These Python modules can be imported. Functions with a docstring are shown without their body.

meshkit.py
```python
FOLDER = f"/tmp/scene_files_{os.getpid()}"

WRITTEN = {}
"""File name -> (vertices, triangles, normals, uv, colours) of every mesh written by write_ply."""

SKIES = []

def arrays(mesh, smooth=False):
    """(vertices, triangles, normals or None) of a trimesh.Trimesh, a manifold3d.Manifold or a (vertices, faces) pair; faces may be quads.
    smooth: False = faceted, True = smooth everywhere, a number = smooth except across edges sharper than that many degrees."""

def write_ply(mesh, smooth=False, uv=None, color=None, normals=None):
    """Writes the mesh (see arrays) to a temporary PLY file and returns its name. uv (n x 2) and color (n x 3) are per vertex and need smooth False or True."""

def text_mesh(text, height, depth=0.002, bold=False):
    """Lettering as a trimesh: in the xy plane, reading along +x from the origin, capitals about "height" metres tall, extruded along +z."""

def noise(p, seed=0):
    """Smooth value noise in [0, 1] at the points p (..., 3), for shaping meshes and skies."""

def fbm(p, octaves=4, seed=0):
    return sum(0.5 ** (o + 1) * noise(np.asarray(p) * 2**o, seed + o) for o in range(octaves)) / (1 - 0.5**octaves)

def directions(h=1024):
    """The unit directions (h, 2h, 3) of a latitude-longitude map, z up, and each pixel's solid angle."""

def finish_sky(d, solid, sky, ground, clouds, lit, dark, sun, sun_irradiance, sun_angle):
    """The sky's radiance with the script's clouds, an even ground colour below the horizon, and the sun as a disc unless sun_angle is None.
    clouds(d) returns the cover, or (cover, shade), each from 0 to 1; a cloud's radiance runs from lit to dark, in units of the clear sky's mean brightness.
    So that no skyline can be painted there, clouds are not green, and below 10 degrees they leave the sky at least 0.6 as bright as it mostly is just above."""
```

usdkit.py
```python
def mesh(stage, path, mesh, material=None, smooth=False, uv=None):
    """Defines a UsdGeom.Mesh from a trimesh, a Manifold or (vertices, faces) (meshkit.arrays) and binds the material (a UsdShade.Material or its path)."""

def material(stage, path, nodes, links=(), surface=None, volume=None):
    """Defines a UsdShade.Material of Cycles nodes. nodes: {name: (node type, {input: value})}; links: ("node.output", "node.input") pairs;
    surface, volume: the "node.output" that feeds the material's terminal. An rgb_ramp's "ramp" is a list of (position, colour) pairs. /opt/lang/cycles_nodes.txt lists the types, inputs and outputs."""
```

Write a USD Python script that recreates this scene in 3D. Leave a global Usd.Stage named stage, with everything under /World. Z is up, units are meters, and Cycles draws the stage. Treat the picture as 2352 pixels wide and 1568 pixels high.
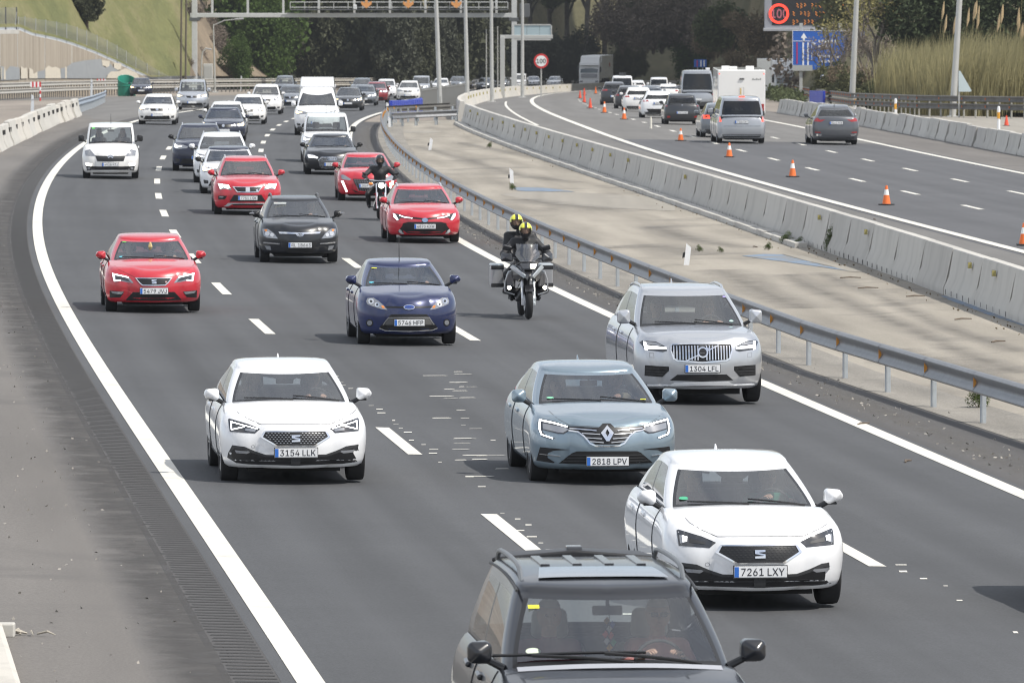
import math, random
import numpy as np
import trimesh, shapely
import manifold3d as m3
from shapely.geometry import Polygon, LineString, Point
from shapely import affinity
from scipy.interpolate import PchipInterpolator, UnivariateSpline, LinearNDInterpolator, NearestNDInterpolator
from scipy.spatial import Delaunay
from pxr import Usd, UsdGeom, UsdLux, UsdShade, Gf, Sdf
import usdkit, meshkit

stage = Usd.Stage.CreateInMemory()
UsdGeom.SetStageUpAxis(stage, UsdGeom.Tokens.z)
UsdGeom.SetStageMetersPerUnit(stage, 1.0)
world = UsdGeom.Xform.Define(stage, '/World')
stage.SetDefaultPrim(world.GetPrim())
UsdGeom.Scope.Define(stage, '/World/Looks')

# ------------------------------------------------------------------ camera (on an overpass, long lens)
CAM_H, FPX, XC, YH = 6.1, 16500.0, 1176.0, -22.0
PITCH = math.degrees(math.atan((784 - YH) / FPX))
cam = UsdGeom.Camera.Define(stage, '/World/camera')
cam.CreateFocalLengthAttr(160.0)
cam.CreateHorizontalApertureAttr(160.0 * 2352 / FPX)
cam.CreateVerticalApertureAttr(160.0 * 1568.2 / FPX)
cam.CreateClippingRangeAttr(Gf.Vec2f(1, 20000))
cam.CreateFStopAttr(7.1)
cam.CreateFocusDistanceAttr(92.0)
cam.AddTranslateOp().Set(Gf.Vec3d(0, 0, CAM_H))
cam.AddRotateXOp().Set(90.0 - PITCH)
cam.CreateExposureAttr(0.26)

# ------------------------------------------------------------------ sky and sun
SUN = np.array([0.69, -0.36, 1.02]); SUN /= np.linalg.norm(SUN)
SUN_EL, SUN_ROT = math.asin(SUN[2]), math.atan2(SUN[0], SUN[1])
usdkit.material(stage, '/World/Looks/sky', {
    'tc': ('texture_coordinate', {}),
    'map': ('mapping', {'scale': (1.6, 1.6, 4.0)}),
    'n': ('noise_texture', {'scale': 1.5, 'detail': 6.0, 'roughness': 0.58}),
    'r': ('rgb_ramp', {'ramp': [(0.0, (.25, .25, .25)), (0.42, (0.3, 0.3, 0.3)), (0.60, (0.9, 0.9, 0.9)), (1.0, (1, 1, 1))]}),
    's': ('sky_texture', {'sky_type': 'single_scattering', 'sun_disc': False, 'sun_elevation': SUN_EL, 'sun_rotation': SUN_ROT, 'aerosol_density': 1.6}),
    'm': ('mix_color', {'b': (6.4, 6.6, 6.9), 'use_clamp': False}),
    'bg': ('background_shader', {'strength': 0.125})},
    [('tc.generated', 'map.vector'), ('map.vector', 'n.vector'), ('n.fac', 'r.fac'), ('r.color', 'm.fac'), ('s.color', 'm.a'), ('m.result', 'bg.color')], surface='bg.background')
dome = UsdLux.DomeLight.Define(stage, '/World/sky')
UsdShade.MaterialBindingAPI.Apply(dome.GetPrim()).Bind(UsdShade.Material.Get(stage, '/World/Looks/sky'))
dome.GetPrim().SetCustomDataByKey('kind', 'structure')
sun = UsdLux.DistantLight.Define(stage, '/World/sun')
sun.CreateNormalizeAttr(True); sun.CreateIntensityAttr(1.0); sun.CreateAngleAttr(0.6); sun.CreateColorAttr(Gf.Vec3f(1.0, 0.955, 0.88))
_q = Gf.Rotation(Gf.Vec3d(0, 0, 1), Gf.Vec3d(*SUN.tolist())).GetQuat()
sun.AddOrientOp(UsdGeom.XformOp.PrecisionDouble).Set(Gf.Quatd(_q.GetReal(), _q.GetImaginary()))

# ------------------------------------------------------------------ helpers
USED = {}
def path_for(name, parent=None):
    base = str(parent.GetPath()) if parent else '/World'
    k = USED.get((base, name), 0); USED[(base, name)] = k + 1
    return f'{base}/{name}' + (f'_{k:03d}' if k else '')
def data(p, label=None, cat=None, group=None, kind=None):
    for k, v in (('label', label), ('category', cat), ('group', group), ('kind', kind)):
        if v: p.SetCustomDataByKey(k, v)
    return p
def soft(mesh, angle):
    """vertices, faces and normals, smooth except across edges sharper than the angle"""
    v, f, _ = meshkit.arrays(mesh); f = np.asarray(f, int); v = np.asarray(v, float)
    nf = np.cross(v[f[:, 1]] - v[f[:, 0]], v[f[:, 2]] - v[f[:, 0]]); L = np.linalg.norm(nf, axis=1); u = nf / np.maximum(L, 1e-14)[:, None]
    c = f.ravel(); fi = np.repeat(np.arange(len(f)), 3); o = np.argsort(c, kind='stable'); cs, fs = c[o], fi[o]
    cnt = np.bincount(cs, minlength=len(v)); st = np.concatenate([[0], np.cumsum(cnt)])[:-1]; k = cnt[cs]; tot = int(k.sum())
    a = np.repeat(np.arange(len(cs)), k); b = np.repeat(st[cs], k) + (np.arange(tot) - np.repeat(np.cumsum(k) - k, k))
    ok = (u[fs[a]] * u[fs[b]]).sum(1) > math.cos(math.radians(angle)); w = nf[fs[b]] * ok[:, None]
    n = np.stack([np.bincount(a, w[:, i], len(cs)) for i in range(3)], 1); n += u[fs] * 1e-12; n /= np.maximum(np.linalg.norm(n, axis=1), 1e-20)[:, None]
    q = np.round(n * 200).astype(np.int64) + 256; key = ((cs.astype(np.int64) * 512 + q[:, 0]) * 512 + q[:, 1]) * 512 + q[:, 2]
    _, first, inv = np.unique(key, return_index=True, return_inverse=True)
    nf_ = np.empty(len(c), int); nf_[o] = inv
    return v[cs[first]], nf_.reshape(-1, 3), n[first]
def obj(name, mesh, mat, parent=None, smooth=False, uv=None, **d):
    if smooth is not False and smooth is not True:
        v, f, n = soft(mesh, smooth); m = usdkit.mesh(stage, path_for(name, parent), (v, f), mat)
        m.CreateNormalsAttr(n.astype(np.float32)); m.SetNormalsInterpolation('vertex')
    else: m = usdkit.mesh(stage, path_for(name, parent), mesh, mat, smooth=smooth, uv=uv)
    return data(m.GetPrim(), **d)
def thing(name, label, cat, loc=(0, 0, 0), rz=0.0, group=None, parent=None, kind=None):
    x = UsdGeom.Xform.Define(stage, path_for(name, parent))
    x.AddTranslateOp().Set(Gf.Vec3d(*map(float, loc)))
    if rz: x.AddRotateZOp().Set(math.degrees(rz))
    return data(x.GetPrim(), label, cat, group, kind)
def copy_of(root, loc, rz=0.0, scale=1.0, label=None, group=None):
    was = root.GetCustomData(); name = root.GetName().rstrip('0123456789').rstrip('_')
    x = UsdGeom.Xform.Define(stage, path_for(name))
    x.AddTranslateOp().Set(Gf.Vec3d(*map(float, loc))); x.AddRotateZOp().Set(math.degrees(rz))
    sc = (scale,) * 3 if np.isscalar(scale) else scale
    x.AddScaleOp().Set(Gf.Vec3f(*map(float, sc)))
    p = x.GetPrim(); p.GetReferences().AddInternalReference(root.GetPath()); p.SetInstanceable(True)
    return data(p, label or was.get('label'), was.get('category'), group or was.get('group'))

def cat_mesh(ms):
    ms = [m for m in ms if m is not None]
    V, F, o = [], [], 0
    for m in ms:
        if isinstance(m, tuple): v, f = np.asarray(m[0], float), np.asarray(m[1])
        else: v, f, _ = meshkit.arrays(m)
        if f.shape[1] == 4: f = np.vstack([f[:, [0, 1, 2]], f[:, [0, 2, 3]]])
        V.append(v); F.append(f + o); o += len(v)
    return np.vstack(V), np.vstack(F)
def mv(m, t=(0, 0, 0), rz=0.0, s=1.0):
    v, f, _ = meshkit.arrays(m)
    v = v * s; c, n = math.cos(rz), math.sin(rz)
    v = np.stack([v[:, 0] * c - v[:, 1] * n, v[:, 0] * n + v[:, 1] * c, v[:, 2]], 1) + np.asarray(t, float)
    return v, f
def mirx(m):
    v, f, _ = meshkit.arrays(m); return v * [-1, 1, 1], f[:, ::-1]
def box(x0, x1, y0, y1, z0, z1):
    v = np.array([[x, y, z] for x in (x0, x1) for y in (y0, y1) for z in (z0, z1)], float)
    return v, np.array([[0, 1, 3], [0, 3, 2], [4, 6, 7], [4, 7, 5], [0, 4, 5], [0, 5, 1], [2, 3, 7], [2, 7, 6], [0, 2, 6], [0, 6, 4], [1, 5, 7], [1, 7, 3]])
_sph = {}
def sphere_pts(n=10):
    if n not in _sph:
        s = trimesh.creation.icosphere(1 if n <= 10 else 2); _sph[n] = np.array(s.vertices)
    return _sph[n]
def hull(pts, r, n=10):
    r = np.broadcast_to(np.asarray(r, float), (len(pts),))
    P = np.vstack([np.asarray(p, float) + rr * sphere_pts(n) for p, rr in zip(pts, r)])
    return m3.Manifold.hull_points(P)
def rbox(x0, x1, y0, y1, z0, z1, r=.02, n=10):
    return hull([(x, y, z) for x in (x0 + r, x1 - r) for y in (y0 + r, y1 - r) for z in (z0 + r, z1 - r)], r, n)
def tube(pts, r, n=8, cap=True):
    P = np.asarray(pts, float); r = np.broadcast_to(np.asarray(r, float), (len(P),))
    T = np.gradient(P, axis=0); T /= np.linalg.norm(T, axis=1)[:, None] + 1e-12
    a = np.array([0, 0, 1.0]) if abs(T[0, 2]) < .9 else np.array([1.0, 0, 0])
    V = []
    for p, t, rr in zip(P, T, r):
        a = a - t * (a @ t); a /= np.linalg.norm(a); b = np.cross(t, a)
        an = np.arange(n) * 2 * math.pi / n
        V.append(p + rr * (np.cos(an)[:, None] * a + np.sin(an)[:, None] * b))
    V = np.vstack(V); F = []
    k = len(P)
    i, j = np.meshgrid(np.arange(k - 1), np.arange(n), indexing='ij'); i, j = i.ravel(), j.ravel(); j2 = (j + 1) % n
    q = np.stack([i * n + j, i * n + j2, (i + 1) * n + j2, (i + 1) * n + j], 1)
    F = np.vstack([q[:, [0, 1, 2]], q[:, [0, 2, 3]]])
    if cap:
        V = np.vstack([V, P[0], P[-1]]); c0, c1 = len(V) - 2, len(V) - 1; jj = np.arange(n); j2 = (jj + 1) % n
        F = np.vstack([F, np.stack([np.full(n, c0), j2, jj], 1), np.stack([np.full(n, c1), (k - 1) * n + jj, (k - 1) * n + j2], 1)])
    return V, F
def lathe(prof, n=24, axis='z'):
    prof = np.asarray(prof, float); k = len(prof); an = np.arange(n) * 2 * math.pi / n
    V = np.stack([prof[:, 0][:, None] * np.cos(an), prof[:, 0][:, None] * np.sin(an), np.broadcast_to(prof[:, 1][:, None], (k, n))], -1).reshape(-1, 3)
    i, j = np.meshgrid(np.arange(k - 1), np.arange(n), indexing='ij'); i, j = i.ravel(), j.ravel(); j2 = (j + 1) % n
    q = np.stack([i * n + j, i * n + j2, (i + 1) * n + j2, (i + 1) * n + j], 1)
    if axis == 'x': V = V[:, [2, 0, 1]]
    return V, np.vstack([q[:, [0, 1, 2]], q[:, [0, 2, 3]]])
def prism(poly, z0, z1):
    ps = getattr(poly, 'geoms', [poly])
    return cat_mesh([mv(trimesh.creation.extrude_polygon(p, z1 - z0, engine='earcut'), (0, 0, z0)) for p in ps if p.area > 1e-7])
def wall_xz(m, y=0.0):
    """turns a mesh drawn in xy (facing +z) into one in xz, facing -y"""
    v, f, _ = meshkit.arrays(m); return np.stack([v[:, 0], y - v[:, 2], v[:, 1]], 1), f
def loft(rows, closed=False):
    R = np.asarray(rows, float); k, n = R.shape[:2]
    V = R.reshape(-1, 3); jn = n if closed else n - 1
    i, j = np.meshgrid(np.arange(k - 1), np.arange(jn), indexing='ij'); i, j = i.ravel(), j.ravel(); j2 = (j + 1) % n
    q = np.stack([i * n + j, i * n + j2, (i + 1) * n + j2, (i + 1) * n + j], 1)
    return V, np.vstack([q[:, [0, 1, 2]], q[:, [0, 2, 3]]])

# ------------------------------------------------------------------ materials
LK = '/World/Looks/'
MATS = {}
def M(name, col=(.5, .5, .5), rough=.5, metal=0.0, coat=0.0, spec=.5, em=0.0, emc=None, var=0.0, vscale=3.0, bump=0.0, bscale=40.0, trans=0.0, ior=1.5, sub=None):
    if name in MATS: return MATS[name]
    pr = {'roughness': rough, 'metallic': metal, 'specular_ior_level': spec, 'coat_weight': coat, 'coat_roughness': .04, 'base_color': col, 'transmission_weight': trans, 'ior': ior}
    if em: pr['emission_strength'] = em; pr['emission_color'] = emc or col
    nodes, links = {'p': ('principled_bsdf', pr)}, []
    if var or bump:
        nodes['g'] = ('texture_coordinate', {})
    if var:
        lo = tuple(max(0, c * (1 - var)) for c in col); hi = tuple(min(1, c * (1 + var)) for c in col)
        nodes['n'] = ('noise_texture', {'scale': vscale, 'detail': 5.0, 'roughness': .62})
        nodes['r'] = ('rgb_ramp', {'ramp': [(.25, lo), (.75, hi)]})
        links += [('g.object', 'n.vector'), ('n.fac', 'r.fac'), ('r.color', 'p.base_color')]
    if bump:
        nodes['bn'] = ('noise_texture', {'scale': bscale, 'detail': 3.0})
        nodes['b'] = ('bump', {'strength': bump, 'distance': .01})
        links += [('g.object', 'bn.vector'), ('bn.fac', 'b.height'), ('b.normal', 'p.normal')]
    MATS[name] = usdkit.material(stage, LK + name, nodes, links, surface='p.BSDF')
    return MATS[name]
def glass(name, tint=(1, 1, 1), ior=1.65, rough=.0):
    if name in MATS: return MATS[name]
    MATS[name] = usdkit.material(stage, LK + name, {
        'f': ('fresnel', {'IOR': ior}), 't': ('transparent_bsdf', {'color': tint}), 'g': ('glossy_bsdf', {'color': (1, 1, 1), 'roughness': rough}), 'm': ('mix_closure', {})},
        [('f.fac', 'm.fac'), ('t.BSDF', 'm.closure1'), ('g.BSDF', 'm.closure2')], surface='m.closure')
    return MATS[name]
def leaf(name, cols, trans=.25):
    """cols: dark to light; each leaf takes its own tone"""
    if name in MATS: return MATS[name]
    n = len(cols)
    MATS[name] = usdkit.material(stage, LK + name, {
        'g': ('geometry', {}), 'tc': ('texture_coordinate', {}), 'nz': ('noise_texture', {'scale': .55, 'detail': 3.0}),
        'ad': ('math', {'math_type': 'multiply_add', 'value2': .55}), 'mu': ('math', {'math_type': 'multiply', 'value2': .45}),
        'r': ('rgb_ramp', {'ramp': [(i / (n - 1), c) for i, c in enumerate(cols)]}),
        'd': ('principled_bsdf', {'roughness': .75, 'specular_ior_level': .25}), 't': ('translucent_bsdf', {}), 'm': ('mix_closure', {'fac': trans})},
        [('tc.object', 'nz.vector'), ('nz.fac', 'mu.value1'), ('g.random_per_island', 'ad.value1'), ('mu.value', 'ad.value3'), ('ad.value', 'r.fac'), ('r.color', 'd.base_color'), ('r.color', 't.color'),
         ('d.BSDF', 'm.closure1'), ('t.BSDF', 'm.closure2')], surface='m.closure')
    return MATS[name]

# ------------------------------------------------------------------ lie of the land
def zr(Y): return -.0105 * 25 * np.logaddexp(0, (np.asarray(Y, float) - 325) / 25)
def curve(pts, s=0.4):
    a = np.array(pts, float); sp = UnivariateSpline(a[:, 0], a[:, 1], k=3, s=s)
    lo, hi = a[0, 0], a[-1, 0]; slo, shi = float(sp.derivative()(lo)), float(sp.derivative()(hi))
    tx = np.concatenate([[-9000.0], np.arange(lo, hi, .5), [hi, 20000.0]]); ty = sp(np.clip(tx, lo, hi)) + np.where(tx < lo, (tx - lo) * slo, 0) + np.where(tx > hi, (tx - hi) * shi, 0)
    return lambda Y: np.interp(Y, tx, ty)
XL = curve([(62.3, -1.88), (74.9, -3.02), (88.2, -4.18), (107.4, -5.93), (137.1, -8.51), (159.2, -10.17), (189.7, -12.37), (233.2, -15.02), (273.4, -16.75), (344.4, -18.25), (400, -18.5), (450, -18.2),
            (500, -17.3), (570, -15.3), (640, -12.5), (690, -10.2), (740, -7.5), (800, -3.6), (900, 4.5), (1000, 14)])
XB = curve([(70, 12.4), (100, 11.2), (133.7, 9.53), (173.2, 7.5), (216.4, 4.91), (255.5, 2.35), (317.7, -1.03), (380, -3.0), (455, -2.9), (515, -2.5), (585, -1.6), (640, 0), (690, 2.3), (740, 5), (800, 9), (900, 17), (1000, 27)], .3)
XO = curve([(70, 17.6), (100, 16.0), (150, 12.6), (200, 9.2), (274.2, 4.6), (348.3, 2.65), (413.9, 1.9), (527, 1.6), (611.7, 2.2), (640, 3.2), (690, 5.5), (740, 8.2), (800, 12.2), (900, 20.2), (1000, 30)], .3)
def G(X, Y):
    """height of the paved ground at X, Y"""
    X, Y = np.broadcast_arrays(np.asarray(X, float), np.asarray(Y, float))
    l, b, o = XL(Y), XB(Y), XO(Y)
    ks = [(l - 60, .55), (l - 3.5, .19), (l, .115), (l + 10.5, -.115), (l + 12.6, -.17), (np.maximum(b - .3, l + 12.8), -.06), (np.maximum(o - 1.5, b + .8), .12), (o, .16), (o + 10.5, -.04), (o + 14, -.1), (o + 80, -.1)]
    out = np.full(X.shape, ks[0][1])
    for (x0, z0), (x1, z1) in zip(ks[:-1], ks[1:]):
        t = np.clip((X - x0) / np.maximum(x1 - x0, 1e-6), 0, 1); out = np.where(X > x0, z0 + (z1 - z0) * t, out)
    return out + zr(Y)
def ray(px, py):
    a = math.radians(PITCH); u, w = (px - XC) / FPX, -(py - 784) / FPX
    return np.array([u, math.cos(a) + w * math.sin(a), -math.sin(a) + w * math.cos(a)])
def spot(px, py, dz=0.0):
    """the point of the ground that stands at this place of a 2352 x 1568 frame"""
    d = ray(px, py); Y = 100.0
    for _ in range(300):
        z = float(G(d[0] / d[1] * Y, Y)) + dz; Y0 = Y
        Y = .6 * Y + .4 * (z - CAM_H) / (d[2] / d[1])
        if abs(Y - Y0) < 1e-5 * Y: break
    return np.array([d[0] / d[1] * Y, Y, z])
def at_dist(px, Y, py=None):
    """the point at distance Y under (or at) a place of the frame"""
    d = ray(px, py if py is not None else 200.0); X = d[0] / d[1] * Y
    return np.array([X, Y, CAM_H + d[2] / d[1] * Y if py is not None else float(G(X, Y))])
def slope(f, Y): return float(f(Y + 2) - f(Y - 2)) / 4
# ------------------------------------------------------------------ surfaces
def surface_mat(name, base, streak=.12, speck=.22, rough=.85, lanes=0.0, patch=None, patch_lo=.55, patch_hi=.7, su=1.6, sv=.03, spec=.35, pscale=.18):
    lo = tuple(c * (1 - streak) for c in base); hi = tuple(c * (1 + streak) for c in base)
    nodes = {'uv': ('uvmap', {'attribute': 'st'}), 'mp': ('mapping', {'scale': (su, sv, 1)}), 'n': ('noise_texture', {'scale': 1.0, 'detail': 4.0}),
             'r': ('rgb_ramp', {'ramp': [(.3, lo), (.7, hi)]}), 'g': ('geometry', {}), 'sp': ('noise_texture', {'scale': 38.0, 'detail': 3.0, 'roughness': .7}),
             'sr': ('rgb_ramp', {'ramp': [(.3, (1 - speck,) * 3), (.7, (1 + speck,) * 3)]}), 'mul': ('mix_color', {'blend_type': 'multiply', 'fac': 1.0, 'use_clamp': False}),
             'b': ('bump', {'strength': .35, 'distance': .01}), 'p': ('principled_bsdf', {'roughness': rough, 'specular_ior_level': spec})}
    links = [('uv.UV', 'mp.vector'), ('mp.vector', 'n.vector'), ('n.fac', 'r.fac'), ('g.position', 'sp.vector'), ('sp.fac', 'sr.fac'), ('r.color', 'mul.a'), ('sr.color', 'mul.b'), ('sp.fac', 'b.height'), ('b.normal', 'p.normal')]
    out = 'mul.result'
    if lanes:
        nodes.update({'sx': ('separate_xyz', {}), 'dv': ('math', {'math_type': 'divide', 'value2': 3.5}), 'fr': ('math', {'math_type': 'fraction'}), 'wn': ('noise_texture', {'scale': .02, 'detail': 2.0}), 'wa': ('math', {'math_type': 'multiply_add', 'value2': .5}),
                      'lr': ('rgb_ramp', {'ramp': [(0, (1 + lanes * .5,) * 3), (.12, (1 + lanes * .2,) * 3), (.25, (1 - lanes * .35,) * 3), (.36, (1 + lanes * .1,) * 3), (.5, (1 - lanes,) * 3), (.64, (1 + lanes * .1,) * 3), (.76, (1 - lanes * .35,) * 3), (.88, (1 + lanes * .2,) * 3), (1, (1 + lanes * .5,) * 3)]}),
                      'lm': ('mix_color', {'blend_type': 'multiply', 'fac': 1.0, 'use_clamp': False}), 'pn2': ('noise_texture', {'scale': .16, 'detail': 6.0, 'roughness': .7}), 'pr2': ('rgb_ramp', {'ramp': [(.3, (.90,) * 3), (.7, (1.10,) * 3)]}), 'lm2': ('mix_color', {'blend_type': 'multiply', 'fac': 1.0, 'use_clamp': False})})
        links += [('uv.UV', 'sx.vector'), ('g.position', 'wn.vector'), ('wn.fac', 'wa.value1'), ('sx.x', 'wa.value3'), ('wa.value', 'dv.value1'), ('dv.value', 'fr.value1'), ('fr.value', 'lr.fac'), (out, 'lm.a'), ('lr.color', 'lm.b'), ('g.position', 'pn2.vector'), ('pn2.fac', 'pr2.fac'), ('lm.result', 'lm2.a'), ('pr2.color', 'lm2.b')]; out = 'lm2.result'
    if patch:
        nodes['pn'] = ('noise_texture', {'scale': pscale, 'detail': 7.0, 'roughness': .65, 'distortion': .6})
        nodes['pr'] = ('rgb_ramp', {'ramp': [(patch_lo, (0, 0, 0)), (patch_hi, (1, 1, 1))]})
        nodes['pm'] = ('mix_color', {'b': patch})
        links += [('g.position', 'pn.vector'), ('pn.fac', 'pr.fac'), ('pr.color', 'pm.fac'), (out, 'pm.a')]; out = 'pm.result'
    links.append((out, 'p.base_color'))
    MATS[name] = usdkit.material(stage, LK + name, nodes, links, surface='p.BSDF')
    return MATS[name]
surface_mat('asphalt', (.071, .073, .077), streak=.13, lanes=.13)
surface_mat('asphalt_shoulder', (.138, .128, .118), streak=.16, patch=(.112, .105, .098), su=.7, sv=.05)
surface_mat('asphalt_dark', (.072, .069, .068), streak=.14)
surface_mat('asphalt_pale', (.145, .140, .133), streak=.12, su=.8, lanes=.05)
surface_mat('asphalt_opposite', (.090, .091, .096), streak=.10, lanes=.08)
surface_mat('concrete_slab', (.27, .245, .205), streak=.24, speck=.20, patch=(.115, .108, .098), patch_lo=.54, patch_hi=.80, su=.9, sv=.07, pscale=.30)
surface_mat('dirt', (.225, .195, .165), streak=.2, speck=.3, patch=(.30, .27, .22), su=.2, sv=.02)
surface_mat('gravel_edge', (.22, .205, .18), streak=.2, speck=.4, patch=(.16, .15, .135), su=1.5, sv=.2, pscale=.8)
surface_mat('road_paint', (.62, .60, .54), streak=.05, speck=.10, rough=.7, patch=(.36, .35, .32), patch_lo=.55, patch_hi=.85, pscale=1.6)
surface_mat('blue_paint', (.16, .215, .29), streak=.08, speck=.2, patch=(.21, .20, .18), patch_lo=.46, patch_hi=.62, pscale=1.1)
surface_mat('pale_slab', (.27, .25, .215), streak=.1, speck=.12, patch=(.24, .22, .195), pscale=.5)

def yrows(y0, y1, near=2.0):
    ys, y = [], y0
    while y < y1: ys.append(y); y += max(near, y * .012)
    return np.array(ys + [y1])
def sheet(name, f, e0, e1, Ys, mat, lift=0.0, n=4, parent=None, uv=None, **d):
    """a strip draped on the ground between two offsets of a curve; e0, e1 may be functions of Y"""
    a = e0(Ys) if callable(e0) else f(Ys) + e0; b = e1(Ys) if callable(e1) else f(Ys) + e1
    t = np.linspace(0, 1, n + 1)
    X = a[:, None] * (1 - t) + b[:, None] * t; Y = np.broadcast_to(Ys[:, None], X.shape)
    Z = G(X, Y) + lift
    V, F = loft(np.stack([X, Y, Z], -1))
    st = np.stack([(X - f(Y)).ravel(), Y.ravel()], 1)
    return obj(name, (V, F), mat, parent, smooth=True, uv=st, **d)
def patch(name, pts, mat, lift, parent=None, **d):
    """a flat irregular patch on the ground, its outline given as ground points"""
    poly = Polygon([(p[0], p[1]) for p in pts]).buffer(0)
    big = shapely.segmentize(poly, 1.5); xy = np.array(big.exterior.coords)[:-1]
    x0, y0, x1, y1 = poly.bounds; gx, gy = np.meshgrid(np.arange(x0, x1, 1.0), np.arange(y0, y1, 1.5))
    inn = [(x, y) for x, y in zip(gx.ravel(), gy.ravel()) if poly.contains(Point(x, y))]
    P = np.vstack([xy, np.array(inn).reshape(-1, 2)]); T = Delaunay(P).simplices
    c = P[T].mean(1); T = T[shapely.contains_xy(poly, c[:, 0], c[:, 1])]
    V = np.column_stack([P, G(P[:, 0], P[:, 1]) + lift])
    nn = np.cross(V[T[:, 1]] - V[T[:, 0]], V[T[:, 2]] - V[T[:, 0]])[:, 2]; T[nn < 0] = T[nn < 0][:, ::-1]
    return obj(name, (V, T), mat, parent, smooth=True, uv=P, **d)

# ground: one sheet out to the horizon
eg = np.array([-700, -400, -200, -120, -80, -60, -45, -30, -20, -12, -6, -3.5, 0, 5, 10.5, 12.6, 14, 16, 18, 20, 24, 28, 32, 38, 46, 60, 80, 120, 200, 400, 700.])
Yg = np.concatenate([np.arange(-40, 60, 20), yrows(60, 1000, 4), [1100, 1300, 1650.]])
Xg = XL(Yg)[:, None] + eg; Yg2 = np.broadcast_to(Yg[:, None], Xg.shape)
obj('ground', loft(np.stack([Xg, Yg2, G(Xg, Yg2) - .03 - np.where(Yg2 > 1000, .0 * Yg2, 0)], -1)), MATS['dirt'], smooth=True, uv=np.stack([Xg.ravel(), Yg2.ravel()], 1), kind='structure')

# the carriageway towards the viewer
Ys = yrows(40, 960)
road = thing('road', None, None, kind='structure')
sheet('asphalt', XL, -.25, 10.72, Ys, MATS['asphalt'], .012, 10, road)
sheet('shoulder', XL, -4.2, -.62, yrows(40, 380), MATS['asphalt_shoulder'], .008, 6, road)
sheet('rumble_lane', XL, -.75, -.25, yrows(40, 380), MATS['asphalt_dark'], .0105, 2, road)
sheet('shoulder_edge', XL, 10.72, lambda Y: XL(Y) + 12.2 + .6 * np.clip((118 - Y) / 20, 0, 2.5), yrows(40, 366), MATS['asphalt_dark'], .008, 3, road)
sheet('edge_line', XL, -.12, .13, Ys, MATS['road_paint'], .017, 1, road)
sheet('edge_line', XL, 10.36, 10.62, Ys, MATS['road_paint'], .017, 1, road)
for k, (e, y0) in enumerate(((3.42, 80.0), (6.97, 79.2))):
    for j in range(-2, 34):
        y = y0 + 16.45 * j
        if 50 < y < 640: sheet('lane_dash', XL, e - .095, e + .095, np.linspace(y - 2.9, y + 2.9, 5), MATS['road_paint'], .017, 1, road)
rng = np.random.default_rng(3)
bars = []
for y in np.arange(48, 320, .30):
    x = float(XL(y)); a = slope(XL, y); w0, w1 = -.66 + rng.uniform(-.02, .02), -.27
    bars.append(np.array([[x + w0, y, G(x + w0, y) + .0135], [x + w1, y, G(x + w1, y) + .0135], [x + w1 + a * .075, y + .075, G(x + w1, y + .075) + .0185], [x + w0 + a * .075 + rng.uniform(-.03, .03), y + .075, G(x + w0, y + .075) + .0185]]))
V = np.vstack(bars); n = len(bars)
F = (np.arange(n)[:, None] * 4 + np.array([[0, 1, 2, 3]])).astype(int)
obj('rumble_strip', (V, F), M('rumble_dark', (.042, .041, .041), .9), road, kind='stuff')
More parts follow.
